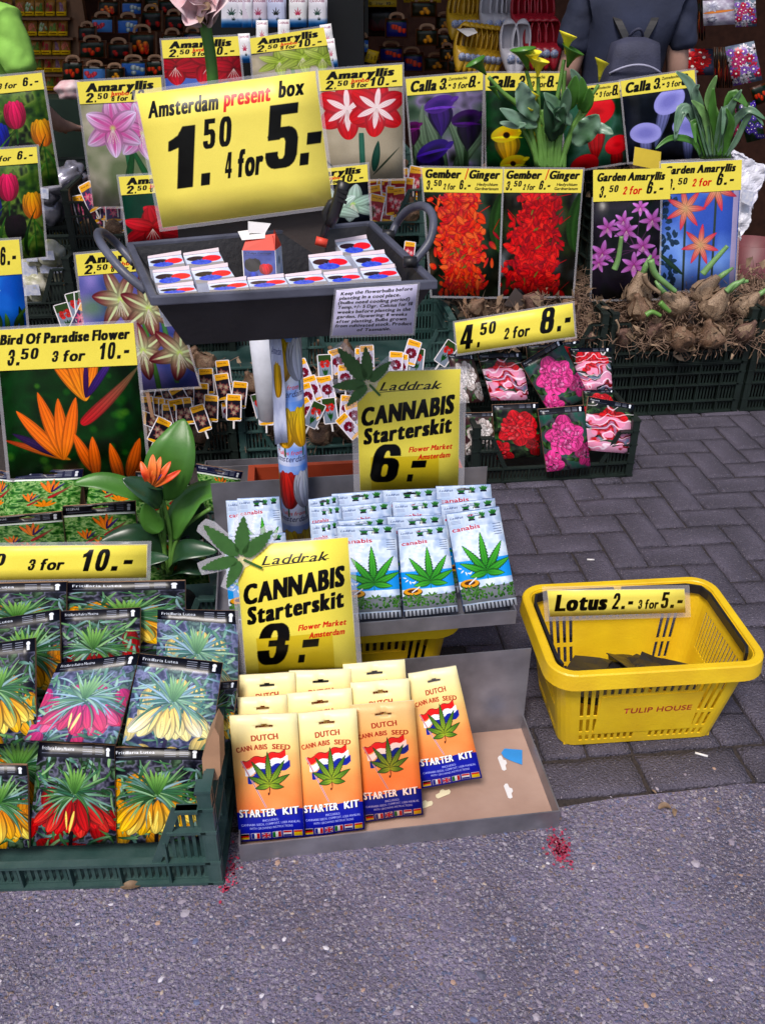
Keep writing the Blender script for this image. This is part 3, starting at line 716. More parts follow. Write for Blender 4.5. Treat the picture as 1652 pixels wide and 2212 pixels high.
c = Cv(80, 1.8, (.92, .9, .92)); c.rect(.07, .06, .93, 1.74, (.5, .55, .62)); c.rect(.07, .06, .93, .5, (.2, .3, .15)); peony(c, .5, .65, .3, (.9, .22, .2), (.8, .1, .1), (.95, .4, .35), 25); c.petal(.5, 1.0, 90, .65, .06, (.1, .25, .12)); c.petal(.5, 1.5, -110, .5, .07, (.12, .35, .15)); c.petal(.5, 1.5, -70, .5, .07, (.12, .35, .15)); art('tag_red', c, rough=.3)
c = Cv(360, 2.2).cloud([(.75, .78, .92), (.88, .9, .97), (.8, .83, .95), (.3, .5, .85)], .3)
for k in range(4):
    y = .04 + k * .54
    c.rect(0, y + .06, 1, y + .2, (.25, .5, .88), .35)
    for x in (.03, .53): c.text("Amsterdam", x, y + .02, .05, .4, c=(.25, .28, .45), sh=.4, b=.02); c.text("Tulips from", x + .05, y + .5, .035, .3, c=(.85, .25, .25), sh=.3, b=.02)
    for x, col in ((.2, 0), (.44, (k + 1) % 3), (.69, 0 if k != 2 else 2), (.9, 1 if k % 2 == 0 else 0)):
        a, b = [((.95, .8, .12), (.85, .62, .05)), ((.93, .93, .97), (.75, .76, .85)), ((.82, .2, .15), (.6, .08, .08))][col]
        c.line(x, y + .4, x, y + .52, .02, (.15, .4, .3)); cup(c, x, y + .44, .34, a, b)
art('tube_wrap', c, rough=.4)
d = Cv(128, 2.4).cloud([(.7, .73, .85), (.85, .87, .95)], .3); d.text('Amsterdam', .1, .35, .16, .8, c=(.25, .28, .5), sh=.4, b=.02); cup(d, .5, 1.3, .8, (.93, .75, .1), (.8, .6, .05)); art('paper_curl', d)
def bag(a, b, bg, n=6):
    c = Cv(96, .95, (.30, .17, .09)); c.rect(.06, .12, .94, .9, bg)
    for k in range(n): cup(c, .15 + .7 * rng.random(), .5 + .35 * rng.random(), .25, a, b)
    c.rect(.06, .12, .94, .2, (.08, .2, .15)); c.a[:, :5] = c.a[:, -5:] = (.33, .19, .1); c.a[-6:] = (.33, .19, .1); return c
for nm, a, b, bg in (('bag_orange', (.95, .35, .1), (.7, .1, .05), (.08, .15, .1)), ('bag_pink', (.93, .35, .4), (.8, .2, .3), (.3, .5, .75)), ('bag_red', (.8, .08, .08), (.5, .03, .03), (.08, .08, .1)), ('bag_blue', (.85, .88, .9), (.5, .6, .6), (.2, .4, .7)), ('bag_flame', (.95, .3, .1), (.8, .15, .05), (.12, .12, .4)), ('bag_mixed', (.95, .6, .15), (.8, .1, .1), (.1, .08, .06)), ('bag_yellow', (.95, .65, .1), (.8, .5, .05), (.15, .14, .06))): art(nm, bag(a, b, bg, 10 if nm == 'bag_mixed' else 5))
for i, (a, b) in enumerate((((.8, .15, .2), (.5, .05, .1)), ((.85, .85, .8), (.4, .6, .3)), ((.5, .3, .5), (.7, .6, .6)), ((.3, .5, .15), (.5, .6, .2)), ((.75, .4, .3), (.9, .5, .4)))):
    c = Cv(64, 1.5).cloud([(.5, .36, .16), (.7, .5, .25)], .4)
    for k in range(8): c.petal(.2 + .6 * rng.random(), .9 * rng.random() + .2, 60 + 60 * rng.random(), .5, .12, a, b)
    c.rect(0, 1.1, 1, 1.5, (.98, .78, .12)); c.rect(.1, 1.25, .8, 1.33, (.5, .3, .1)); art('seed_%d' % i, c)  # print brightened, the rack's warm light painted in
for i, (a, b) in enumerate((((.2, .35, .3), (.93, .92, .97)), ((.75, .3, .45), (.88, .84, .9)), ((.1, .15, .12), (.8, .82, .93)), ((.85, .25, .4), (.97, .95, .98)))):
    c = Cv(110, 1.6, b); c.rect(0, 1.3, 1, 1.6, (.15, .45, .75)); c.grad(1.1, 1.4, b, (.2, .5, .8)); c.text("CANNABIS", .08, .24, .12, .84, c=(.5, .15, .3), b=.03); hemp(c, .5, .9, .4, a, a); hemp(c, .6, 1.2, .2, (.1, .2, .2), (.1, .2, .2)); art('cannabis_card_%d' % i, c)
def hang(cols, bg, n, r, w=130, asp=1.4):
    c = Cv(w, asp).cloud(bg, .3)
    for k in range(n):
        x, y, q = rng.random(), .1 + rng.random() * asp * .9, cols[rng.integers(len(cols))]
        blossom(c, x, y, r, q, hexc(q) * .7, n=9, w=.25, rot=rng.random() * 90); c.disc(x, y, r * .25, r * .25, (.95, .95, .9) if sum(q) < 2 else (.2, .15, .1), .3)
    return c
c = hang([(.85, .3, .55), (.93, .9, .95), (.8, .15, .3), (.6, .4, .8)], [(.3, .35, .45), (.5, .55, .6)], 26, .17); c.text("Anemone", .1, 1.32, .1, .7, c=(.95, .95, .97)); art('pack_anemone', c)
c = hang([(.85, .12, .15), (.75, .08, .1)], [(.15, .2, .25), (.3, .3, .4)], 14, .26, asp=1.1); art('pack_red', c)
art('pack_purple', hang([(.4, .3, .75), (.3, .2, .6)], [(.1, .15, .1), (.2, .3, .2)], 40, .13, asp=1.8))
art('pack_pink', hang([(.85, .35, .55), (.75, .2, .4)], [(.3, .2, .2), (.4, .3, .3)], 20, .2, asp=1.9))
c = Cv(130, 1.1).cloud([(.55, .5, .6), (.8, .8, .85)], .2); c.petal(0, .55, -5, 1.1, .06, (.9, .55, .25)); blossom(c, .3, .25, .25, (.85, .85, .9), (.6, .6, .7), 9, .3); blossom(c, .25, .85, .16, (.3, .3, .4), (.9, .9, .95), 9, .3); art('pack_pale', c)
c = Cv(128, 1.5).cloud([(.03, .03, .04), (.07, .06, .07)], .3)
for k in range(9): c.rect(.2, .2 + k * .09, .7, .23 + k * .09, (.3, .3, .32))
art('lotus_back', c, rough=.15)
c = Cv(128, 1.4).cloud([(.05, .06, .08), (.15, .15, .2)], .3); blossom(c, .5, .7, .4, (.9, .35, .6), (.95, .8, .85), 12, .2); c.text("Lotus", .1, .2, .1, .6, c=(.8, .8, .85)); art('lotus_front', c, rough=.15)
c = Cv(200, 1.35).cloud([(.05, .04, .05), (.12, .1, .1)], .3)
for k in range(10): c.petal(.5 + rng.normal(0, .15), 1.1, -90 + rng.normal(0, 25), .6, .08, (.35, .05, .1), (.25, .05, .15))
art('dark_poster', c)
art('head_dark', band(220, .25, [("3.50", .06, .18, .09, .25, dict(sh=0, b=.04)), ("3 for", .42, .18, .07, .2, dict(sh=0, b=.04)), ("10.-", .72, .18, .09, .22, dict(sh=0, b=.04))], bg=(.72, .6, .12)))
rng = np.random.default_rng(21)
# ---------------------------------------------------------------- plain materials
M = {}
M['crate'] = mat('crate_green', (.014, .052, .047), .48, scale=14, col2=(.05, .095, .09), bump=.15, bscale=120)
M['crate_dark'] = mat('crate_black_green', (.008, .016, .013), .5, var=.3, scale=8, bump=.1)
M['orange'] = mat('crate_orange', (.42, .06, .02), .5, var=.2, scale=10)
M['yellow'] = mat('basket_yellow', (.74, .46, .012), .38, scale=11, col2=(.88, .6, .014), bump=.2, bscale=200)
M['handle'] = mat('black_plastic', (.012, .012, .014), .4, var=.2)
M['steel'] = mat('dull_sheet_metal', (.27, .265, .3), .38, metal=.6, var=.3, scale=12, bump=.15, bscale=40)
M['kraft'] = mat('kraft_paper', (.34, .19, .11), .8, var=.15, scale=14, bump=.4, bscale=30)
M['white'] = mat('white_card', (.78, .76, .76), .6, var=.04)
M['cream'] = mat('cream_card', (.80, .72, .48), .55, var=.05)
M['black'] = mat('black_card', (.015, .015, .018), .35, var=.1)
M['blue'] = mat('blue_card', (.05, .14, .42), .45, var=.15)
M['yellowpaper'] = mat('yellow_paper', (.78, .58, .05), .6, var=.05)
M['trough'] = mat('trough_plastic', (.013, .012, .015), .45, var=.3, scale=12, bump=.25, bscale=90)
M['troughrim'] = mat('trough_worn_plastic', (.075, .08, .115), .42, var=.35, scale=14, bump=.2)
M['board'] = mat('dark_board', (.06, .045, .042), .6, var=.3, scale=3, bump=.2)
M['redpad'] = mat('red_pad', (.7, .06, .03), .5)
M['leaf'] = mat('leaf_green', (.06, .19, .025), .4, var=.3, scale=9, bump=.1, spec=.5)
M['leaf_dark'] = mat('leaf_dark', (.018, .06, .025), .32, var=.35, scale=9, spec=.6)
M['leaf_pale'] = mat('leaf_pale', (.16, .32, .1), .42, var=.3, scale=14)
M['leaf_sheen'] = mat('leaf_painted_sheen', (.05, .14, .05), .35, scale=10, col2=(.2, .32, .24))  # green leaf with its blue-white sky reflection painted into the colour
M['stem'] = mat('stem_green', (.12, .27, .05), .45, var=.2)
M['petal_y'] = mat('petal_yellow', (.92, .80, .04), .5, var=.1)
M['petal_o'] = mat('petal_orange', (.82, .045, .012), .45, scale=26, col2=(.85, .22, .03))
M['petal_v'] = mat('petal_violet', (.14, .03, .22), .4)
M['petal_p'] = mat('petal_pink', (.78, .42, .46), .5, var=.2, scale=18, col2=(.85, .75, .76))
M['bulb'] = mat('bulb_skin', (.08, .04, .02), .6, scale=22, col2=(.27, .16, .1), bump=.6, bscale=35)
M['bulb_dark'] = mat('bulb_dark_skin', (.07, .035, .025), .65, scale=18, col2=(.22, .12, .09), bump=.6, bscale=40)
M['bulb_pale'] = mat('bulb_pale_skin', (.12, .065, .035), .6, scale=26, col2=(.46, .33, .22), bump=.5, bscale=30)
M['root'] = mat('root_fibre', (.15, .085, .055), .8, scale=30, col2=(.33, .22, .155))
M['husk'] = mat('papery_husk', (.12, .07, .04), .75, scale=30, col2=(.36, .25, .16), bump=.4)
M['ply'] = mat('plywood', (.33, .2, .15), .6, scale=5, col2=(.5, .34, .27), bump=.2, bscale=50)
M['skin'] = mat('skin', (.46, .27, .21), .55, var=.08)
M['hair'] = mat('hair', (.04, .025, .018), .6, bump=.5, bscale=90)
M['denim'] = mat('trousers_dark', (.03, .035, .05), .85, bump=.3, bscale=200)
M['navy'] = mat('shirt_navy', (.018, .024, .055), .85, var=.25, scale=7, bump=.3, bscale=60)
M['green_shirt'] = mat('shirt_green', (.30, .62, .10), .85, var=.1, scale=7, bump=.2)
M['pack'] = mat('backpack_cloth', (.035, .038, .075), .75, var=.25, scale=12, bump=.4, bscale=150)
M['grey_trim'] = mat('grey_trim', (.35, .35, .48), .6)
M['stone'] = mat('asphalt_stone', (.3, .28, .3), .6)
M['wire'] = mat('rack_wire', (.1, .09, .09), .4, metal=.6)
M['rack'] = mat('rack_brown', (.2, .09, .04), .6, var=.2)  # brown lightened and warmed, lamp light put into the colour
M['foil'] = mat('foil_bag', (.10, .10, .13), .22, metal=.4, scale=10, col2=(.35, .34, .42), bump=.7, bscale=22)
M['netbag'] = mat('net_bag', (.28, .28, .14), .35, scale=26, col2=(.6, .58, .52), bump=.6, bscale=40)
M['plastic_white'] = mat('white_plastic_bag', (.62, .62, .74), .25, scale=7, col2=(.85, .85, .93), bump=.7, bscale=14)
M['cup'] = mat('white_cup', (.62, .64, .72), .3)
M['wood'] = mat('floor_wood', (.20, .075, .025), .45, scale=6, col2=(.32, .13, .045), bump=.1)
M['wallc'] = mat('stall_wall', (.11, .04, .022), .8, var=.3)  # wall colour warmed to carry the orange lamp light
M['shade_roof'] = mat('shade_roof_cloth', (.12, .10, .11), .9)
M['olive'] = mat('olive_box', (.10, .09, .012), .6)
M['cabinet'] = mat('cabinet_green', (.012, .028, .02), .5)
M['clog_y'] = mat('clog_yellow', (.62, .36, .02), .3, var=.12)
M['clog_w'] = mat('clog_white', (.6, .58, .64), .3, var=.08)
M['clog_r'] = mat('clog_red', (.42, .015, .03), .28, var=.12)
M['badge'] = mat('painted_badge', (.12, .22, .55), .35, scale=160, col2=(.8, .8, .85))
M['label_w'] = mat('paper_label', (.7, .7, .75), .5, scale=60, col2=(.35, .4, .6))
M['green_print'] = mat('printed_leaf_green', (.045, .14, .03), .35, var=.12, scale=60)

def clear_mat(name, a=.25, tint=(.9, .88, .95)):
    m = bpy.data.materials.new(name); m.use_nodes = True; nt = m.node_tree
    b = nt.nodes['Principled BSDF']; b.inputs['Base Color'].default_value = (*tint, 1); b.inputs['Roughness'].default_value = .12
    t = nt.nodes.new('ShaderNodeBsdfTransparent'); x = nt.nodes.new('ShaderNodeMixShader'); x.inputs[0].default_value = a
    nt.links.new(t.outputs[0], x.inputs[1]); nt.links.new(b.outputs[0], x.inputs[2]); nt.links.new(x.outputs[0], nt.nodes['Material Output'].inputs[0])
    return m
M['clear'] = clear_mat('clear_plastic', .22)
M['clear2'] = clear_mat('cloudy_plastic', .24)

# ---------------------------------------------------------------- ground
def voro_ground(name, base, stones, scale, rough=.75, dens=.5):
    m = bpy.data.materials.new(name); m.use_nodes = True; nt = m.node_tree; L = nt.links.new
    b = nt.nodes['Principled BSDF']; b.inputs['Roughness'].default_value = rough
    tc0 = nt.nodes.new('ShaderNodeTexCoord'); wn_ = nt.nodes.new('ShaderNodeTexNoise'); wn_.inputs['Scale'].default_value = 140; L(tc0.outputs['Object'], wn_.inputs[0])
    ms = nt.nodes.new('ShaderNodeVectorMath'); ms.operation = 'MULTIPLY_ADD'; L(wn_.outputs['Color'], ms.inputs[0]); ms.inputs[1].default_value = (.008,) * 3; L(tc0.outputs['Object'], ms.inputs[2])
    class _T: outputs = {'Object': ms.outputs[0]}
    tc = _T
    col = None
    nz = nt.nodes.new('ShaderNodeTexNoise'); nz.inputs['Scale'].default_value = 3; nz.inputs['Detail'].default_value = 8; L(tc.outputs['Object'], nz.inputs[0])
    rp = nt.nodes.new('ShaderNodeValToRGB'); rp.color_ramp.elements[0].color = (*[c * .66 for c in base], 1); rp.color_ramp.elements[1].color = (*[min(1, c * 1.25) for c in base], 1)
    rp.color_ramp.elements[0].position, rp.color_ramp.elements[1].position = .38, .62
    L(nz.outputs['Fac'], rp.inputs[0]); col = rp.outputs[0]
    hs = []
    for k, (sc, th) in enumerate(scale):
        v = nt.nodes.new('ShaderNodeTexVoronoi'); v.inputs['Scale'].default_value = sc; v.inputs['Randomness'].default_value = 1
        L(tc.outputs['Object'], v.inputs['Vector'])
        sep = nt.nodes.new('ShaderNodeSeparateColor'); L(v.outputs['Color'], sep.inputs[0])
        # a stone wherever the cell's own random number allows one and the point lies near its heart
        a = nt.nodes.new('ShaderNodeMath'); a.operation = 'LESS_THAN'; L(v.outputs['Distance'], a.inputs[0]); a.inputs[1].default_value = th
        c = nt.nodes.new('ShaderNodeMath'); c.operation = 'LESS_THAN'; L(sep.outputs[0], c.inputs[0]); c.inputs[1].default_value = dens
        d = nt.nodes.new('ShaderNodeMath'); d.operation = 'MULTIPLY'; L(a.outputs[0], d.inputs[0]); L(c.outputs[0], d.inputs[1])
        r2 = nt.nodes.new('ShaderNodeValToRGB'); r2.color_ramp.interpolation = 'CONSTANT'
        while len(r2.color_ramp.elements) < len(stones): r2.color_ramp.elements.new(.5)
        for i, s in enumerate(stones): r2.color_ramp.elements[i].position = i / len(stones); r2.color_ramp.elements[i].color = (*s, 1)
        L(sep.outputs[1], r2.inputs[0])
        mx = nt.nodes.new('ShaderNodeMix'); mx.data_type = 'RGBA'; L(d.outputs[0], mx.inputs[0]); L(col, mx.inputs[6]); L(r2.outputs[0], mx.inputs[7]); col = mx.outputs[2]
        hs.append(v.outputs['Distance'])
    n3 = nt.nodes.new('ShaderNodeTexNoise'); n3.inputs['Scale'].default_value = 260; n3.inputs['Detail'].default_value = 6; L(tc.outputs['Object'], n3.inputs[0])
    ad = nt.nodes.new('ShaderNodeMath'); ad.operation = 'SUBTRACT'; L(n3.outputs['Fac'], ad.inputs[0]); L(hs[0], ad.inputs[1])
    bp = nt.nodes.new('ShaderNodeBump'); bp.inputs['Strength'].default_value = 1.0; bp.inputs['Distance'].default_value = .006; L(ad.outputs[0], bp.inputs['Height']); L(bp.outputs[0], b.inputs['Normal'])
    L(col, b.inputs['Base Color']); return m
STN = [(.12, .11, .15), (.24, .20, .26), (.30, .27, .32), (.10, .12, .22), (.31, .28, .34), (.24, .17, .15), (.15, .13, .17), (.37, .34, .39)]
M['asphalt'] = voro_ground('asphalt', (.172, .148, .232), STN, [(130, .45), (230, .42), (75, .3), (420, .4)], dens=.5)
M['brick'] = voro_ground('paving_brick', (.106, .093, .13), STN[:5] + [(.35, .32, .34)], [(190, .28), (300, .3)], dens=.16)
M['sand'] = mat('joint_sand', (.022, .017, .017), .95, scale=120, col2=(.05, .038, .034), bump=.6, bscale=300)

YAW = R(6)
def st(x, y, z=0):                 # stall frame: x along the stall front, y into it
    return Vector((x * math.cos(YAW) - y * math.sin(YAW), x * math.sin(YAW) + y * math.cos(YAW), z))
mb = MB(); mb.add([(-12, -3, -.008), (14, -3, -.008), (14, 14, -.008), (-12, 14, -.008)], [(0, 1, 2, 3)])
tag(mb.build('ground', M['sand']), kind='structure')
EDGE = 1.255                       # where tarmac meets brick, in the stall frame
n = 90
mb = MB(); vs, fs = [], []
for i in range(n + 1):
    x = -6 + 13 * i / n
    w = .008 * math.sin(x * 9) + .006 * math.sin(x * 23) + .004 * random.random()
    vs += [st(x, -3.5, 0), st(x, EDGE + w, -.0005), st(x, EDGE + w + .005, -.019)]
for i in range(n):
    for k in (0, 1): fs.append((i * 3 + k, i * 3 + 3 + k, i * 3 + 4 + k, i * 3 + 1 + k))
mb.add(vs, fs); tag(mb.build('asphalt_road', M['asphalt']), kind='structure')

# bricks, laid herringbone
pav = empty('brick_pavement', (0, 0, 0)); tag(pav, kind='structure')
def brick_mesh(L, W, seed):
    r = random.Random(seed); q = .0045
    me = bpy.data.meshes.new('brick'); b = bmesh.new()
    nx, ny = 8, 5
    V = {}
    for i in range(nx + 1):
        for j in range(ny + 1):
            e = (i in (0, nx)) or (j in (0, ny))
            x = -L / 2 + L * i / nx; y = -W / 2 + W * j / ny
            jx, jy = r.uniform(-1, 1) * .002, r.uniform(-1, 1) * .002
            z = r.uniform(-.0007, .0007) - (.0016 + r.random() * .0022 if e else 0)
            if e: x *= 1 - q / L * r.random(); y *= 1 - q / W * r.random()
            V[i, j] = b.verts.new((x + jx, y + jy, z))
    for i in range(nx):
        for j in range(ny): b.faces.new((V[i, j], V[i + 1, j], V[i + 1, j + 1], V[i, j + 1])).smooth = True
    ring = [(i, 0) for i in range(nx)] + [(nx, j) for j in range(ny)] + [(i, ny) for i in range(nx, 0, -1)] + [(0, j) for j in range(ny, 0, -1)]
    lo = [b.verts.new((V[k].co.x * 1.01, V[k].co.y * 1.01, -.018)) for k in ring]
    for k in range(len(ring)): b.faces.new((lo[k], lo[(k + 1) % len(ring)], V[ring[(k + 1) % len(ring)]], V[ring[k]]))
    b.to_mesh(me); b.free(); me.materials.append(M['brick']); return me
BL, BW, GAP = .212, .106, .0035
bm_ = [brick_mesh(BL - GAP, BW - GAP, k) for k in range(6)]
half = brick_mesh(BW - GAP, BW - GAP, 40)
bs_ = [brick_mesh(.235, .105, 20 + k) for k in range(3)]
def put_brick(x, y, turn, me):
    o = link('brick', me, pav, st(x, y, random.uniform(-.0022, .0008)))
    o.rotation_euler = (random.uniform(-.012, .012), random.uniform(-.008, .008), YAW + turn + random.uniform(-.012, .012) + (math.pi if random.random() < .5 else 0))
y0 = EDGE + .015
for i in range(-2, 9): put_brick(.26 + i * .243 + .1, y0 + .0525, 0, random.choice(bs_))
y0 += .112
nb = 0
for i in range(-1, 24):
    for j in range(0, 22):
        k = (i - j) % 4
        x, y = i * BW - .12, y0 + j * BW
        if k == 0: p, t = (x + BW, y + BW / 2), 0
        elif k == 2: p, t = (x + BW / 2, y), math.pi / 2
        else: continue
        if t and j == 0:
            w = st(x + BW / 2, y + BW / 2)
            if w.x > .12 and w.x < 1.1: put_brick(x + BW / 2, y + BW / 2, t, half)
            continue
        w = st(*p)
        if w.y > 3.75 or w.x < .12 or w.x > .6 * w.y + .25: continue
        put_brick(*p, t, random.choice(bm_)); nb += 1
print('bricks', nb)

# loose and standing-out stones of the tarmac, too many to count
ic = bmesh.new(); bmesh.ops.create_icosphere(ic, subdivisions=1, radius=1); iv = [v.co.copy() for v in ic.verts]; ifc = [[v.index for v in f.verts] for f in ic.faces]; ic.free()
SC = [(.27, .23, .29), (.36, .32, .38), (.6, .57, .63), (.40, .26, .2), (.12, .14, .26), (.09, .09, .14), (.42, .34, .28), (.24, .20, .28)]
mb = MB(); r = random.Random(5)
def add_stone(x, y, s, k, z=0):
    a = r.random() * 6.28; e = r.uniform(.38, 1)
    f = [r.uniform(.75, 1.2) for _ in iv]
    vs = []
    for q, g in zip(iv, f):
        px_, py_, pz = q.x * s * g, q.y * s * e * g, q.z * s * .35 * g
        vs.append((x + px_ * math.cos(a) - py_ * math.sin(a), y + px_ * math.sin(a) + py_ * math.cos(a), z + pz))
    mb.add(vs, ifc, False, k)
for _ in range(6500):
    x, y = r.uniform(-1.0, 1.3), r.uniform(.35, 1.42)
    lim = EDGE + .105 * x; 
    if y > lim - .01 and r.random() > math.exp(-(y - lim + .01) / .025): continue
    s = .0014 + .0046 * r.random() ** 3 + (.005 * r.random() + .0015 if r.random() < .05 else 0)
    add_stone(x, y, s, r.choice([0, 0, 0, 0, 1, 1, 1, 2, 3, 4, 4, 5, 5, 6, 7, 7, 7, 7]), -s * .12)
tag(mb.build('stone_chips', [mat('chip_%d' % k, c, .55, var=.15, scale=200) for k, c in enumerate(SC)]), kind='stuff')
# red paint on the tarmac
def paint(u, v, s, n_, nm, lb):
    q = onz(u, v, .0045); mb = MB(); rr = random.Random(int(u))
    for _ in range(n_):
        dx, dy = rr.gauss(0, s), rr.gauss(0, s * 2.0); k = .0007 + rr.random() ** 2 * .0035
        mb.add([(dx + k * math.cos(a) * rr.uniform(.5, 1.2), dy + k * math.sin(a) * rr.uniform(.5, 1.2), 0) for a in np.arange(0, 6.2, .9)], [tuple(range(7))])
    tag(mb.build(nm, mat('sprayed_red', (.42, .03, .08), .7, var=.3), None), kind='stuff').location = q
paint(1207, 1832, .011, 260, 'paint_specks', ''); paint(492, 1882, .011, 120, 'paint_specks', '')

# ---------------------------------------------------------------- crates
def crate_mesh(w=.6, d=.4, h=.22, lip=.055, sh=.18, lm=.125, col='crate', cut=True):
    mb = MB(); t = .004
    mb.box(.01, .01, .004, w - .01, d - .01, .010)
    # rim flange and feet band
    lev = [0.004, lip, (lip + sh) / 2 + .01, sh, h]
    def wall(ax, p0, p1, c, out, levels, skip=None):
        """a lattice wall along axis ax from p0 to p1 at offset c, rails pointing out"""
        o0, o1 = (c - t, c + t) if out == 0 else ((c - .014, c + .002) if out < 0 else (c - .002, c + .014))
        for z in levels:
            a, b = (p0, p1) if skip is None else skip(z)
            for (q0, q1) in ([(a, b)] if not isinstance(a, tuple) else [a, b]):
                if ax == 0: mb.box(q0, o0, z - .003, q1, o1, z + .003)
                else: mb.box(o0, q0, z - .003, o1, q1, z + .003)
        n = int((p1 - p0) / .0135)
        for i in range(n + 1):
            x = p0 + (p1 - p0) * i / n
            z1 = levels[-1] if skip is None else zt(x)
            rib = i % 7 == 0
            bw = .0022 if rib else .0034
            r0, r1 = (o0, o1) if rib else (c - .002, c + .002)
            if ax == 0: mb.box(x - bw, r0 + .0005, .006, x + bw, r1 - .0005, z1 - .002)
            else: mb.box(r0 + .0005, x - bw, .006, r1 - .0005, x + bw, z1 - .002)
            if not rib:
                continue
        for z0, z1 in zip(levels[:-1], levels[1:]):      # a solid strip over each row of slots
            if skip is None or z1 <= lip + .001:
                if ax == 0: mb.box(p0, c - .0015, z1 - .014, p1, c + .0015, z1 - .003)
                else: mb.box(c - .0015, p0, z1 - .014, c + .0015, p1, z1 - .003)
    s1 = .07
    def cx(z): return s1 + (lm - s1) * max(0, min(1, (sh - z) / (sh - lip)))
    def skip(z):
        if z <= lip + .001: return (0.02, w - .02)
        return ((.02, cx(z)), (w - cx(z), w - .02))
    def zt(x):
        e = min(x, w - x)
        return sh if e < s1 else (lip if e > lm else sh - (e - s1) / (lm - s1) * (sh - lip))
    if cut:
        wall(0, .02, w - .02, .014, -1, lev[:4], skip)
        for s in (-1, 1):
            X = (lambda q: q if s > 0 else w - q)
            mb.bar((X(lm), .006, lip), (X(s1), .006, sh), .016, .006, up=(0, 1, 0))
            mb.bar((X(s1), .004, sh), (X(.028), .004, sh), .018, .006, up=(0, 0, 1))
    else: wall(0, .02, w - .02, .014, -1, lev)
    wall(0, .02, w - .02, d - .014, 1, lev); wall(1, .02, d - .02, .014, -1, lev); wall(1, .02, d - .02, w - .014, 1, lev)
    for X in (0, w - .03):
        for Y in (0, d - .03):
            mb.box(X + .002, Y + .002, 0, X + .006, Y + .028, h); mb.box(X + .024, Y + .002, 0, X + .028, Y + .028, h)
            mb.box(X + .0062, Y + .002, 0, X + .0238, Y + .006, h); mb.box(X + .0062, Y + .024, 0, X + .0238, Y + .028, h)
            for z in lev: mb.box(X - .0, Y - .0, z - .0032, X + .03, Y + .03, z + .0032)
    for a, b, c_, d_ in ((.03, w - .03, d - .02, d), ): mb.box(a, c_, h - .004, b, d_, h)
    for a, b in ((0, .02), (w - .02, w)): mb.box(a, .03, h - .004, b, d - .03, h)
    return mb.mesh('crate', [M[col]])
CR = {k: crate_mesh(col=k) for k in ('crate', 'crate_dark')}
CR['closed'] = crate_mesh(col='crate_dark', cut=False)
def crate(loc, label, yaw=YAW, kind='crate', grp='plastic crates of the stall', sz=1):
    o = link('plastic_crate', CR[kind], None, loc); o.rotation_euler = (0, 0, yaw); o.scale = (1, 1, sz)
    return tag(o, label, 'crate', grp)
W6 = Vector((math.cos(YAW), math.sin(YAW), 0)); D6 = Vector((-math.sin(YAW), math.cos(YAW), 0)); UP = Vector((0, 0, 1))
def from_right(p, yaw=YAW): return Vector(p) - Vector((math.cos(yaw), math.sin(yaw), 0)) * .6
q = onz(484, 1912, 0)
crate(from_right(q, R(2)), 'green plastic crate at bottom left full of orange and red flower bulb packets', yaw=R(2), sz=1.18); P_C1 = q
q = Vector((-.40, 1.80, 0)); crate(from_right(q, R(2)), 'green crate behind the bulb packets holding the potted orange flower', yaw=R(2)); P_C2 = q
A0 = Vector((-.53, 2.90, 0))
crate(A0 - W6 * .605, 'ground level crate of dark amaryllis bulbs left of the picture wrapped pole', kind='crate_dark'); crate(A0, 'ground level crate of red amaryllis bulbs right of the picture wrapped pole')
crate(Vector((.315, 2.74, 0)), 'crate on the bricks with the red and pink peony packets', kind='crate_dark')
B0 = Vector((.90, 3.32, 0))
for k, nm in ((0, 'large garden amaryllis bulbs'), (-1, 'knotty ginger roots')):
    crate(B0 + W6 * .61 * k + UP * .22, 'upper dark crate holding %s' % nm, kind='crate_dark'); crate(B0 + W6 * .61 * k, 'closed dark crate under the %s' % nm, kind='closed')
crate(B0 + W6 * .61 + UP * .22, 'upper crate cut off by the right edge of the view', kind='crate_dark'); crate(B0 + W6 * .61, 'bottom crate cut off by the right edge of the view', kind='closed')
for k in (-2, -3):
    crate(B0 + W6 * .61 * k + UP * .22, 'raised green crate %s the trough' % ('behind and right of' if k == -2 else 'behind and left of')); crate(B0 + W6 * .61 * k, 'lower crate %s the picture wrapped pole' % ('behind and right of' if k == -2 else 'behind and left of'), kind='closed')
q = px('d', (470, 790))[0]; q = at(*q, 3.3); q.z = 0; P_N = from_right(q)
for k, nm in ((0, 'lowest'), (1, 'middle'), (2, 'topmost')): crate(P_N + UP * .22 * k, '%s crate of the stack with net bags of bulbs' % nm, kind='closed' if k < 2 else 'crate_dark')
q = at(*px('d', (412, 350))[0], 3.42); q.z = 0; P_T = q
for k, nm in ((1, 'lower'), (2, 'middle'), (3, 'topmost')): crate(P_T + UP * .22 * k, '%s green crate of the stack with pink tagged amaryllis bulbs' % nm, kind='closed' if k < 3 else 'crate_dark')
crate(P_T, 'bottom crate of the stack with pink tagged amaryllis bulbs', kind='closed')
q = at(*px('d', (560, 240))[0], 3.85); q.z = 0; P_F = from_right(q)
for k in range(4): crate(P_F + UP * .22 * k, ('bottom', 'second', 'third', 'top')[k] + ' crate of the stack carrying shiny foil bags', kind='closed' if k < 3 else 'crate_dark')
q = at(922, 425, 3.68); q.z = 0; P_R = from_right(q)
for k in range(4): crate(P_R + UP * .22 * k, ('bottom', 'second', 'third', 'top')[k] + ' green crate of the stack with red and white tagged bulbs', kind='closed' if k < 2 else 'crate')
q = at(893, 318, 4.15); q.z = 0; P_X = from_right(q)
for k in range(4): crate(P_X + UP * .23 * k, ('bottom', 'second', 'third', 'top')[k] + ' crate behind the striped red amaryllis picture')
C0 = Vector((.17, 3.86, 0)); C1_ = C0 + W6 * .75
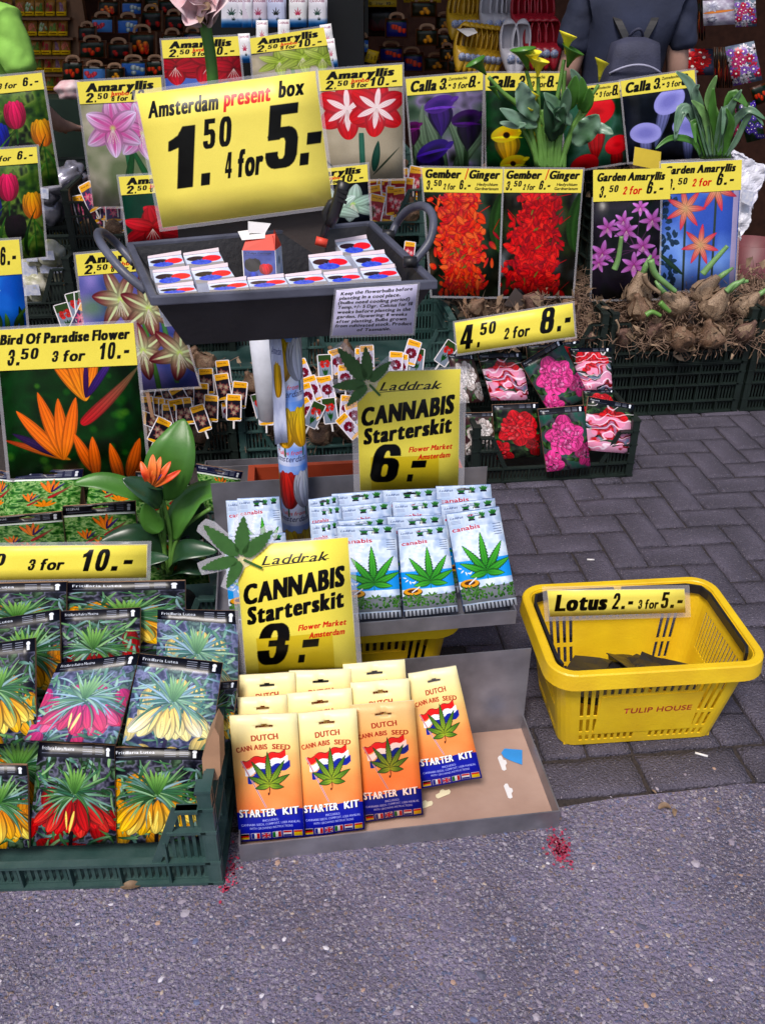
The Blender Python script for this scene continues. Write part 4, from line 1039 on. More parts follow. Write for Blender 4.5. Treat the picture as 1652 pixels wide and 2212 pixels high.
for j, (c, nm) in enumerate(((C0, 'yellow calla plant'), (C1_, 'small leafy green plant'))):
    for k in range(4): crate(c + UP * .22 * k, ('bottom', 'second', 'third', 'top')[k] + ' dark crate under the ' + nm, kind='closed' if k < 3 else 'crate_dark')
# ---------------------------------------------------------------- printed cards
def card(name, pts, m, th=.003, side='white', bulge=0, wr=0, hole=None, parent=None, n=1, seed=0, fold=0):
    """a printed sheet or flat packet: pts are its top left, top right, bottom right and bottom left corners"""
    tl, tr, br, bl = [Vector(p) for p in pts]
    nrm = (tr - tl).cross(bl - tl).normalized() * -1          # points to the back
    if (tr - tl).cross(bl - tl).dot(Vector((0, 1, 0))) > 0: nrm = (tr - tl).cross(bl - tl).normalized()
    xs = [i / n for i in range(n + 1)]; ys = [i / n for i in range(n + 1)]
    if hole:
        hx0, hx1, hy0, hy1 = hole
        xs = sorted(set([x for x in xs if not (hx0 - .02 < x < hx1 + .02)] + [hx0, hx1, (hx0 * 2 + hx1) / 3, (hx0 + hx1 * 2) / 3])); ys = sorted(set([y for y in ys if not (hy0 - .03 < y < hy1 + .03)] + [hy0, hy1, hy0 - (hy1 - hy0) * .5]))
    rr = random.Random(seed)
    ph = [rr.uniform(0, 6.28) for _ in range(6)]
    org = (bl + br) / 2
    V, UV, idx = [], [], {}
    def P(x, y): return (tl * (1 - x) + tr * x) * (1 - y) + (bl * (1 - x) + br * x) * y
    for j, y in enumerate(ys):
        for i, x in enumerate(xs):
            off = -bulge * math.sin(math.pi * x) ** .6 * math.sin(math.pi * min(1, y * 1.02)) ** .5 if bulge and 0 < x < 1 and 0 < y < 1 else 0
            off += wr * (math.sin(x * 7 + ph[0] + y * 5) + .6 * math.sin(x * 13 - y * 9 + ph[1]) + .5 * math.sin(y * 17 + ph[2] + x * 3))
            off += fold * (y - .5) ** 2 * (1 if ph[3] > 3 else -1)
            idx[i, j] = len(V); V.append(P(x, y) + nrm * off - org); UV.append((x, 1 - y))
    N = len(V); V += [v + nrm * th for v in V[:N]]
    F, FM, FU = [], [], []
    nx, ny = len(xs) - 1, len(ys) - 1
    def hid(i, j):
        if not hole or not (0 <= i < nx and 0 <= j < ny): return not (0 <= i < nx and 0 <= j < ny)
        cx_, cy_ = (xs[i] + xs[i + 1]) / 2, (ys[j] + ys[j + 1]) / 2
        if hx0 < cx_ < hx1 and hy0 < cy_ < hy1: return True
        return (hx0 * 2 + hx1) / 3 < cx_ < (hx0 + hx1 * 2) / 3 and hy0 - (hy1 - hy0) * .5 < cy_ < hy0
    for j in range(ny):
        for i in range(nx):
            if hid(i, j): continue
            a, b, c_, d = idx[i, j], idx[i + 1, j], idx[i + 1, j + 1], idx[i, j + 1]
            F.append((a, d, c_, b)); FM.append(0); F.append((a + N, b + N, c_ + N, d + N)); FM.append(1)
            for (di, dj, e) in ((0, -1, (a, b)), (1, 0, (b, c_)), (0, 1, (c_, d)), (-1, 0, (d, a))):
                if hid(i + di, j + dj): F.append((e[0], e[1], e[1] + N, e[0] + N)); FM.append(1)
    me = bpy.data.meshes.new(name); me.from_pydata([tuple(v) for v in V], [], F)
    me.materials.append(m); me.materials.append(M[side] if isinstance(side, str) else side)
    me.polygons.foreach_set('material_index', FM)
    uv = me.uv_layers.new(name='UVMap'); li = np.empty(len(me.loops), np.int32); me.loops.foreach_get('vertex_index', li)
    U = np.array(UV + UV, np.float32)[li]; uv.data.foreach_set('uv', U.ravel())
    if n > 1: me.polygons.foreach_set('use_smooth', [k == 0 for k in FM])
    me.update()
    o = link(name, me, None, org)
    if parent: o.parent = parent; o.matrix_parent_inverse = Matrix.Translation(-parent.matrix_basis.translation)
    return o

def grow(pts, k, ky=None, fwd=0):
    tl, tr, br, bl = [Vector(p) for p in pts]; ky = k if ky is None else ky
    x, y = (tr - tl).normalized(), (tl - bl).normalized(); z = x.cross(y).normalized() * fwd
    return [tl - x * k + y * ky + z, tr + x * k + y * ky + z, br + x * k - y * ky + z, bl - x * k - y * ky + z]

def sleeve(parent, pts, k, ky=None, fwd=.001, m='clear2', inset=.0015):
    """the rim of clear plastic that stands out round a laminated sheet"""
    o_, i_ = grow(pts, k, ky, fwd), grow(pts, -inset, -inset, fwd)
    c = parent.matrix_basis.translation
    V = [p - c for p in o_ + i_]
    me = bpy.data.meshes.new('clear_sleeve'); me.from_pydata([tuple(v) for v in V], [], [(a, (a + 1) % 4, (a + 1) % 4 + 4, a + 4) for a in range(4)])
    me.materials.append(M[m]); return link('clear_sleeve', me, parent)

def poster(label, P, corners, pic, head=None, hfrac=.28, group='laminated price pictures', hcorners=None, fl=.007, name='flower_poster', cat='poster'):
    pts = [P(*c) for c in corners]
    o = tag(card(name, pts, ART[pic], th=.0015, n=4, wr=.001, seed=len(bpy.data.objects)), label, cat, group)
    if head:
        if hcorners: hp = grow([P(*c) for c in hcorners], 0, 0, .002)
        else:
            tl, tr, br, bl = pts; hp = grow([tl, tr, tr + (br - tr) * hfrac, tl + (bl - tl) * hfrac], 0, 0, .002)
        card('price_header', hp, ART[head], th=.001, n=1, parent=o)
    sleeve(o, pts, fl)
    bm2 = (pts[2] + pts[3]) / 2 - o.matrix_basis.translation; up_ = ((pts[0] + pts[1]) / 2 - (pts[2] + pts[3]) / 2); bk = P.n * -.008
    mb = MB(); mb.bar(bm2 + bk + up_ * .6, bm2 + bk - up_.normalized() * .1, .012, .004, up=P.n); mb.build('stake', M['kraft'], o)
    return o
YD = 7
# calla row
PC = PL(3.92, .8, 6, YD)
poster('picture of dark purple callas under a yellow price strip', PL(3.80, .8, 6, YD), px('b', (982, 508), (1480, 465), (1470, 1110), (1035, 1120)), 'calla_purple', 'head_calla', .17)
poster('picture of yellow callas on dark green, behind the live calla plant', PL(3.815, .8, 6, YD), [(1047, 158), (1210, 158), (1214, 372), (1050, 372)], 'calla_yellow', 'head_calla', .17)
poster('picture of red callas right of the live calla plant', PL(3.82, .8, 6, YD), [(1210, 193), (1345, 176), (1354, 350), (1222, 372)], 'calla_red', 'head_calla', .19)
poster('picture of pale lilac callas on near black ground', PL(3.79, .8, 6, YD), px('c', (728, 517), (1198, 445), (1245, 1010), (780, 1035)), 'calla_lilac', 'head_calla', .185)
# ginger and garden amaryllis
PG = PL(3.34, .3, 5, YD)
poster('picture of an orange ginger flower spike under a yellow price strip', PG, px('e', (1087, 62), (1607, 70), (1577, 895), (1150, 888)), 'ginger_orange', 'head_ginger', .18)
poster('picture of a red ginger flower spike under a yellow price strip', PL(3.35, .3, 5, YD), [(1087, 365), (1258, 366), (1236, 640), (1078, 641)], 'ginger_red', 'head_ginger', .175)
poster('picture of pink clustered lilies on black ground', PL(3.37, .3, 5, YD), [(1281, 430), (1426, 425), (1422, 645), (1276, 648)], 'nerine', 'head_garden', hcorners=[(1280, 367), (1448, 363), (1446, 430), (1280, 436)])
poster('picture of pink star shaped lilies on blue sky', PL(3.40, .3, 5, YD), [(1426, 352), (1601, 345), (1586, 625), (1424, 630)], 'star_lily', 'head_garden', hcorners=[(1426, 353), (1601, 345), (1599, 410), (1428, 420)])
# amaryllis pictures
AM = 'laminated amaryllis pictures'
poster('picture of red amaryllis on blue above the big yellow sign', PL(3.9, .8, 6, YD), px('a', (1040, 260), (1532, 233), (1575, 640), (1075, 640)), 'amaryllis_crimson', 'head_amaryllis', .3, AM)
poster('picture of pale green amaryllis above the big yellow sign', PL(3.92, .8, 6, YD), [(540, 83), (699, 59), (730, 200), (550, 205)], 'amaryllis_lime', 'head_amaryllis', .27, AM)
poster('picture of pink amaryllis left of the big yellow sign', PL(3.55, .7, 6, YD), px('a', (497, 528), (1037, 497), (1100, 1330), (605, 1330)), 'amaryllis_pink', 'head_amaryllis', .17, AM)
poster('picture of two red and white striped amaryllis blooms', PL(3.5, .7, 6, YD), px('b', (418, 455), (960, 415), (970, 1150), (470, 1160)), 'amaryllis_striped_red', 'head_amaryllis', .18, AM)
poster('picture of red amaryllis on dark green behind the trough', PL(3.05, .5, 6, YD), [(257, 382), (420, 372), (440, 512), (277, 526)], 'amaryllis_red', 'head_amaryllis', .27, AM)
poster('picture of white amaryllis on black behind the clamp', PL(3.1, .5, 6, YD), [(640, 370), (793, 355), (800, 480), (660, 490)], 'amaryllis_white', 'head_amaryllis', .29, AM)
poster('picture of maroon striped amaryllis on lilac, lower left of the trough', PL(2.82, .3, 5, YD), [(164, 550), (342, 534), (432, 835), (200, 850)], 'amaryllis_maroon', 'head_amaryllis', .145, AM)
# tulips
TU = 'laminated tulip pictures at the left edge'
poster('upper picture of mixed tulips cut off at the left edge', PL(3.3, .7, 5, YD), [(-62, 172), (91, 157), (130, 400), (-45, 420)], 'tulips', 'head_tulip', .14, TU)
poster('lower picture of mixed tulips cut off at the left edge', PL(3.1, .6, 5, YD), [(-72, 328), (80, 317), (101, 555), (-60, 570)], 'tulips', 'head_tulip', .14, TU)
poster('picture of a red striped white tulip on bright blue', PL(2.85, .4, 5, YD), [(-112, 527), (42, 517), (60, 708), (-90, 720)], 'parrot_tulip', 'head_tulip', .38, TU)
PB = PL(1.98, .2, 8, 4)
poster('large picture of orange bird of paradise flowers under a yellow price strip', PB, [(-10, 713), (289, 697), (322, 1030), (22, 1035)], 'paradise_poster', 'head_paradise', .26, name='flower_poster')
def strip(label, P, corners, a, name='price_strip', grp='yellow price strips', fl=.006, th=.0012):
    pts = [P(*c) for c in corners]
    o = tag(card(name, pts, ART[a], th=th, n=3, wr=.0008, seed=int(corners[0][0])), label, 'price sign', grp)
    sleeve(o, pts, fl); return o
strip('yellow price strip reading 3 for 10 across the bottom left packets', PL(1.50, .3, 15, 2), [(-115, 1181), (319, 1176), (318, 1249), (-115, 1256)], 'strip_fritillaria', fl=.008)
strip('yellow price strip reading 4.50 over the peony packets', PL(2.86, .2, 12, 0), px('r', (0, 480), (1050, 305), (1072, 605), (25, 762)), 'strip_peony')
# the two starter kit signs, each with a cut-out leaf
def leafcut(parent, c, tips, stem, P):
    mb = MB(); C = P(*c)
    for t in tips:
        T = P(*t); L = (T - C).length; ax = (T - C).normalized(); sd = ax.cross(P.n).normalized()
        out = [C + ax * L * .08]
        K = 9
        for s in (1, -1):
            seg = []
            for i in range(1, K):
                f = .08 + .92 * i / K
                w = L * .17 * math.sin(math.pi * min(.999, f) ** .8) ** .8
                seg += [C + ax * L * (f - .03) + sd * s * w * .85, C + ax * L * (f + .02) + sd * s * w]
            out += (seg + [T]) if s > 0 else seg[::-1]
        mb.poly(out, P.n * .001)
    mb.bar(C + (P(*stem) - C) * .12, P(*stem), .005, .0015, up=P.n)
    o = mb.build('printed_leaf', M['green_print'], None, C); o.parent = parent; o.matrix_parent_inverse = Matrix.Translation(-parent.location)
    mb = MB(); k = 26
    rad = []
    for i in range(60):
        a = 6.2832 * i / 60; d = Vector((math.cos(a), math.sin(a), 0)); best = .022
        D = (P.a * d.x + P.b * d.y)
        for t in tips:
            v = P(*t) - C; L = v.length
            if D.dot(v) > 0:
                off = (D - v / L * D.dot(v / L)).length
                best = max(best, min(L * 1.06, L * .2 / max(off, 1e-3)))
        rad.append(C + D * best)
    mb.poly([q - P.n * .003 for q in rad], P.n * .0004); o = mb.build('clear_sleeve', M['clear2'], None, C); o.parent = parent; o.matrix_parent_inverse = Matrix.Translation(-parent.location)
P6 = PL(1.79, .2, 6, 2)
pts = [P6(*c) for c in px('h', (665, 362), (1336, 340), (1320, 1110), (688, 1125))]
o = tag(card('price_sign', pts, ART['kit_six'], th=.002, n=3, wr=.0012), 'yellow starter kit sign with large figure 6 above the blue packets', 'price sign', 'yellow starter kit signs')
sleeve(o, pts, .014, .006)
leafcut(o, px('h', (742, 432))[0], px('h', (545, 205), (725, 195), (890, 290), (510, 455), (605, 580)), px('h', (818, 512))[0], PL(1.785, .2, 6, 2))
P3 = PL(1.41, .2, 8, 2)
pts = [P3(*c) for c in px('k', (185, 395), (740, 350), (785, 990), (238, 1030))]
o = tag(card('price_sign', pts, ART['kit_three'], th=.002, n=3, wr=.0012), 'yellow starter kit sign with large figure 3 above the orange kits', 'price sign', 'yellow starter kit signs')
sleeve(o, pts, .011, .005)
leafcut(o, px('k', (215, 455))[0], px('k', (30, 290), (228, 245), (372, 315), (18, 505), (145, 600)), px('k', (318, 502))[0], PL(1.404, .2, 8, 2))

# ---------------------------------------------------------------- metal trays
def tray(name, label, fl, fr, depth, z, lip=.045, back=.26, ply=True):
    fl, fr = Vector(fl), Vector(fr); fl.z = fr.z = z
    w = (fr - fl).length; yaw = math.atan2(fr.y - fl.y, fr.x - fl.x)
    o = empty(name, fl, label, 'tray', 'sheet metal display trays', yaw)
    for nm, b in (('front_lip', (0, 0, 0, w, .003, lip)), ('side_wall', (0, .0032, 0, .003, depth - .0032, lip)), ('side_wall', (w - .003, .0032, 0, w, depth - .0032, lip)), ('back_wall', (0, depth - .003, 0, w, depth, back))):
        MB().box(*b).build(nm, M['steel'], o)
    for a, b in ((0, 0), ): pass
    MB().box(.0032, .0032, .001, w - .0032, depth - .0032, .008).build('base_board', M['ply'] if ply else M['steel'], o)
    return o
T1L, T1R = onz(520, 1862, 0), onz(1205, 1786, 0)
tray('display_tray', 'low metal tray with bare plywood base holding orange starter kits', T1L, T1R, .285, 0, .048, .25)
T2R = at(1113, 1347, 1.545); z2 = T2R.z; T2L = T2R - (T1R - T1L).normalized() * .66
tray('display_tray', 'raised metal tray holding the blue leaf packets', T2L, T2R, .33, z2, .036, .225, ply=False)
print('tray2', T2L, T2R, T1L, T1R)
# scraps on the plywood
def scrap(label, pts, z, m, nm='card_scrap', cat='scrap', grp='punched card scraps on the plywood'):
    P = [onz(u, v, z) for u, v in pts]; c = sum(P, Vector()) / len(P)
    mb = MB(); mb.poly([(p - c) for p in P], (0, 0, .0008)); tag(mb.build(nm, m), label, cat, grp).location = c
for i, (x, y, a, c2, lb) in enumerate(((1305, 518, 70, 'white', 'white punched card scrap beside the torn blue paper'), (1333, 648, 70, 'white', 'white punched card scrap near the tray right side'), (1030, 660, -22, 'cream', 'cream punched card scrap in front of the rearmost leaning kit'), (948, 712, -20, 'cream', 'cream scrap half under the third starter kit'))):
    ca, sa = math.cos(R(a)), math.sin(R(a))
    sh_ = [(-34, -8), (-14, -10), (-6, -20), (8, -20), (14, -10), (34, -8), (36, 4), (28, 12), (-30, 12), (-37, 2)]
    scrap(lb, px('m', *[(x + p * ca - q_ * sa, y + p * sa + q_ * ca) for p, q_ in sh_]), .0095, M[c2])
scrap('torn bright blue paper in the metal tray', px('m', (1300, 470), (1315, 450), (1397, 457), (1397, 525), (1360, 512), (1330, 500), (1312, 490)), .0098, mat('blue_scrap', (.03, .27, .68), .6), 'torn_paper', 'paper', None)
# starter kits
KIT = 'orange starter kits leaning in the low tray'
def kitc(label, pts, Y, z, lean, art_='starter_kit', hole=True, th=.006):
    P = PL(Y, z, lean, 5)
    o = card('starter_kit', [P(*p) for p in pts], ART[art_], th=th, side='cream', n=7, bulge=.003, wr=.0013, seed=int(pts[0][0]), hole=(.37, .63, .085, .107) if hole else None)
    return tag(o, label, 'packet', KIT)
kitc('front row starter kit at the tray left corner', px('m', (38, 297), (352, 285), (388, 858), (86, 884)), 1.20, .012, 28)
kitc('front row starter kit second from the tray left corner', px('m', (345, 288), (628, 262), (666, 825), (385, 860)), 1.21, .012, 28)
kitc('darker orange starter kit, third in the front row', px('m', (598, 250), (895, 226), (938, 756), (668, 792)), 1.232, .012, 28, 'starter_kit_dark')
kitc('tilted starter kit furthest right, leaning alone on the plywood', px('m', (868, 103), (1090, 65), (1211, 585), (932, 636)), 1.285, .012, 26)
for lb, p, dy in (('second row starter kit behind the corner kit', [(75, 215), (305, 200), (340, 760), (110, 775)], .016), ('second row starter kit with pale cream top', [(305, 196), (605, 168), (640, 720), (345, 750)], .022), ('second row starter kit behind the dark one', [(600, 145), (872, 125), (905, 680), (640, 700)], .03),
                  ('back row starter kit below the yellow sign', [(78, 110), (342, 95), (375, 640), (110, 655)], .045), ('back row starter kit with torn corner', [(315, 90), (602, 80), (640, 620), (350, 640)], .05), ('back row starter kit standing highest', [(565, 58), (852, 36), (890, 580), (605, 600)], .055)):
    kitc(lb, px('m', *p), 1.22 + dy, .012, 28)
# blue leaf packets
CAN = 'blue leaf packets in the raised tray'
def can(label, pts, Y, lean=24, th=.012, hole=True):
    P = PL(Y, z2 + .01, lean, 5)
    return tag(card('seed_packet', [P(*p) for p in pts], ART['canabis'], th=th, side='blue', n=6, bulge=.003, wr=.001, hole=(.38, .62, .035, .055) if hole else None, seed=int(pts[0][0])), label, 'packet', CAN)
Yf = 1.535
can('blue leaf packet at the front right corner of the raised tray', px('k', (1222, 238), (1482, 200), (1572, 682), (1312, 718)), Yf + .0)
can('middle front blue leaf packet of the raised tray', px('k', (985, 312), (1221, 292), (1282, 716), (1016, 742)), Yf - .01)
can('front blue leaf packet partly behind the figure 3 sign', px('k', (685, 296), (975, 290), (1002, 742), (735, 760)), Yf - .012)
rows = [((680, 272, 930, 252), .03, 'second row blue packet beside the pole'), ((932, 250, 1202, 243), .03, 'second row blue packet behind the middle one'),
        ((700, 200, 950, 176), .06, 'third row blue packet, left of three'), ((958, 178, 1200, 166), .06, 'third row blue packet, middle of three'), ((1196, 190, 1462, 158), .05, 'third row blue packet, right of three'),
        ((660, 138, 914, 120), .095, 'back row blue packet nearest the pole'), ((912, 120, 1171, 110), .095, 'back row blue packet in the middle'), ((1172, 100, 1441, 90), .085, 'back row blue packet under the figure 6 sign corner'),
        ((545, 165, 690, 145), .09, 'narrow blue packet just right of the pole'), ((550, 198, 706, 196), .055, 'bright blue packet right of the pole'), ((560, 285, 690, 270), .025, 'grey blue packet right of the pole base'),
        ((195, 160, 402, 150), .07, 'blue packet left of the pole in front'), ((140, 170, 340, 165), .09, 'blue packet left of the pole behind'), ((130, 350, 432, 328), .03, 'blue packet behind the figure 3 sign leaf')]
for (a, b, c, d), dy, lb in rows:
    can(lb, px('k', (a, b), (c, d), (c + 42, d + 430), (a + 32, b + 440)), Yf + dy, th=.009)
# ---------------------------------------------------------------- fritillaria and reginae packets
FR = 'crown imperial bulb packets in the front crate'
def fr(label, pts, Y, z, lean, a, th=.008, hole=None, grp=FR, wr=.0016):
    P = PL(Y, z, lean, 2)
    return tag(card('bulb_packet', [P(*p) for p in pts], ART[a], th=th, side='kraft', n=6, wr=wr, seed=int(pts[0][0] * 3 + pts[1][1]), fold=.01, hole=hole), label, 'packet', grp)
fr('lower front packet of red crown imperials', px('l', (250, 458), (738, 480), (748, 1115), (190, 1128)), 1.165, .05, 22, 'rubra')
fr('lower front packet of yellow crown imperials beside the crate post', px('l', (717, 492), (1307, 492), (1302, 1090), (742, 1112)), 1.17, .05, 22, 'lutea')
fr('lower left packet of yellow crown imperials cut by the picture edge', px('l', (-300, 585), (175, 600), (192, 1130), (-290, 1145)), 1.16, .05, 22, 'lutea_b')
fr('glossy red crown imperial packet lying tilted on top', [(128, 1432), (302, 1411), (252, 1606), (55, 1598)], 1.195, .2, 38, 'rubra_pale')
fr('glossy pale yellow crown imperial packet lying on top', [(302, 1412), (481, 1432), (455, 1622), (263, 1610)], 1.205, .2, 36, 'lutea_pale')
fr('left packet of yellow crown imperials in the middle row', [(-90, 1400), (75, 1378), (80, 1602), (-85, 1612)], 1.20, .2, 34, 'lutea')
fr('upper packet of yellow crown imperials near the figure 3 sign', [(342, 1316), (515, 1319), (514, 1545), (335, 1480)], 1.33, .2, 32, 'lutea_pale')
fr('upper middle packet of red crown imperials', [(134, 1320), (304, 1312), (299, 1480), (132, 1500)], 1.31, .2, 32, 'rubra_b')
fr('upper left packet of yellow crown imperials', [(-60, 1345), (129, 1316), (133, 1500), (-55, 1520)], 1.30, .2, 32, 'lutea_b')
fr('back row packet of yellow crown imperials under the price strip', [(144, 1258), (400, 1254), (402, 1400), (150, 1420)], 1.40, .25, 20, 'lutea')
fr('back left packet of crown imperials under the price strip', [(-70, 1262), (143, 1258), (146, 1410), (-66, 1425)], 1.39, .25, 20, 'lutea')
fr('shaded packet of yellow crown imperials at the left edge between two rows', [(-80, 1560), (128, 1570), (120, 1760), (-80, 1760)], 1.235, .1, 25, 'lutea_b')
fr('packet edge in shade behind the front red packet', [(232, 1560), (300, 1575), (300, 1700), (225, 1700)], 1.23, .1, 22, 'rubra')
fr('packet of yellow crown imperials tucked beside the paper bag', [(395, 1480), (514, 1470), (500, 1600), (400, 1620)], 1.235, .1, 30, 'lutea')
mb = MB(); pg = PL(1.15, .2, 15, 2)
b_ = [pg(*p) for p in px('l', (1380, 360), (1412, 415), (1420, 660), (1400, 700), (1310, 690), (1300, 560), (1330, 470))]
c_ = sum(b_, Vector()) / len(b_); mb.poly([p - c_ for p in b_], (0, .05, 0)); tag(mb.build('paper_bag', M['kraft'], None), 'brown paper bag poking up at the front crate post', 'paper bag').location = c_
RG = 'bird of paradise bulb packets'
def rg(label, pts, Y, a='reginae_a'):
    return fr(label, pts, Y, .3, 18, a, .01, (.4, .62, .055, .085), RG)
rg('bird of paradise packet in front of the big orange flower picture', px('g', (110, 1000), (535, 985), (505, 1300), (20, 1330)), 1.93)
rg('bird of paradise packet left of the live orange flower', px('g', (580, 935), (975, 975), (960, 1300), (560, 1250)), 1.95)
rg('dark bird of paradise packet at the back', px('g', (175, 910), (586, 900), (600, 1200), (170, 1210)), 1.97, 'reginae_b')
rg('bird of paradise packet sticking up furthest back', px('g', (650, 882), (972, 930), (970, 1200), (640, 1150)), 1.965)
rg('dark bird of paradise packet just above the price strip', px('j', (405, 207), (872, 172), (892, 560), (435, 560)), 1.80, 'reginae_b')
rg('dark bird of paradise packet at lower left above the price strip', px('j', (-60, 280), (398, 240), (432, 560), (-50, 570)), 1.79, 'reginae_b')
rg('small bird of paradise packet right of the big green leaf', [(424, 1002), (525, 1019), (500, 1110), (437, 1100)], 1.99)
rg('bluish packet cut off at the left edge', px('g', (-100, 985), (110, 1012), (85, 1300), (-120, 1300)), 1.94)
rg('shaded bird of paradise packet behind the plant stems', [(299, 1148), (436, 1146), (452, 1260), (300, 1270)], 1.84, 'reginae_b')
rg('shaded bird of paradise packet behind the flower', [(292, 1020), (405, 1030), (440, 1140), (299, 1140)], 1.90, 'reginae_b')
# peony packets
PE = 'peony root packets in the crate on the bricks'
def pe(label, pts, dy, a, z=.1, lean=18):
    P = PL(2.76 + dy, z, lean, 4)
    return tag(card('peony_packet', [P(*p) for p in px('r', *pts)], ART[a], th=.012, side='kraft', n=6, wr=.0035 if a in ('peony_folded', 'peony_creased') else .0018, seed=int(pts[0][0])), label, 'packet', PE)
pe('red peony packet at lower left of the peony crate', ((335, 1212), (745, 1195), (762, 1668), (372, 1700)), -.01, 'peony_red')
pe('pink peony packet hanging over the crate front', ((740, 1250), (1150, 1215), (1210, 1765), (822, 1808)), -.035, 'peony_pink')
pe('crumpled red and pink packet at the crate right corner', ((1195, 1140), (1600, 1210), (1552, 1645), (1118, 1612)), -.03, 'peony_creased')
pe('pink peony packet lying slanted in the upper row', ((590, 840), (940, 620), (1195, 1130), (860, 1312)), .05, 'peony_pink', lean=25)
pe('crumpled pink packet in the upper row left', ((205, 765), (590, 745), (668, 1168), (330, 1172)), .07, 'peony_creased', lean=25)
pe('crumpled red packet in the upper row right', ((1010, 705), (1390, 703), (1400, 1078), (1150, 1080)), .07, 'peony_folded', lean=25)
pe('white peony packet with glossy wrap behind the figure 6 sign', ((-60, 760), (165, 765), (270, 1185), (40, 1200)), .06, 'peony_white', lean=25)
pe('brownish white peony packet low behind the figure 6 sign', ((85, 1285), (362, 1278), (358, 1640), (100, 1660)), .0, 'peony_white')
pe('dark packet edge behind the slanted pink one', ((1140, 1085), (1420, 1080), (1420, 1300), (1160, 1300)), .03, 'peony_red', lean=25)
pe('dark packet behind the 4.50 price strip', ((640, 690), (1110, 640), (1100, 900), (660, 900)), .1, 'peony_red', lean=25)
# ---------------------------------------------------------------- yellow shopping baskets
def rrect(a, b, r, z, n=5):
    out = []
    for cx_, cy_, a0 in ((a - r, -b + r, -90), (a - r, b - r, 0), (-a + r, b - r, 90), (-a + r, -b + r, 180)):
        for k in range(n + 1):
            t = R(a0 + 90 * k / n); out.append(Vector((cx_ + r * math.cos(t), cy_ + r * math.sin(t), z)))
    return out
def basket_body(h=.252, a0=.185, b0=.115, a1=.223, b1=.15):
    """tapering body with punched slots; a and b are half widths at foot and rim"""
    lev = [0, .06, .14, .18, .36, .40, .64, .67, .80, 1.0]
    mb = MB(); r0, r1 = .035, .04
    def ring(v):
        a, b, r = a0 + (a1 - a0) * v, b0 + (b1 - b0) * v, r0 + (r1 - r0) * v
        pts = []
        q = rrect(a, b, r, h * v, 5)      # corners at 0-5, 6-11, 12-17, 18-23
        sides = []
        for s in range(4):
            p0, p1 = q[(s * 6 - 1) % 24], q[s * 6]
            sides.append((p0, p1)); 
        for s in range(4):
            n = 41 if s % 2 == 0 else 31
            p0, p1 = sides[s]
            for k in range(n): pts.append(p0.lerp(p1, k / n))
            pts += q[s * 6:s * 6 + 5]
        return pts
    L = [ring(v) for v in lev]; N = len(L[0]); V = [p for l in L for p in l]; F = []
    seg = []
    for s in range(4):
        n = 41 if s % 2 == 0 else 31
        seg += [(s, k, n) for k in range(n)] + [(s, -1, n)] * 5
    for j in range(len(lev) - 1):
        for i in range(N):
            s, k, n = seg[i]
            hole = False
            if k > 0 and k < n - 1 and k % 2 == 1:
                side = k < 7 or k > n - 9 if s % 2 == 0 else True
                if j == 1: hole = not (abs(k - n / 2) < 2.2)
                if j == 3: hole = side and s % 2 == 0
                if j in (5,): hole = side and s % 2 == 0
                if j == 6: hole = side and s % 2 == 0
                if j == 7: hole = True
                if s % 2 == 1 and j in (5, 6): hole = True
            if not hole: F.append((j * N + i, j * N + (i + 1) % N, (j + 1) * N + (i + 1) % N, (j + 1) * N + i))
    F.append(tuple(range(N - 1, -1, -1)))
    mb.add(V, F); me = mb.mesh('basket_body', [M['yellow']]); return me
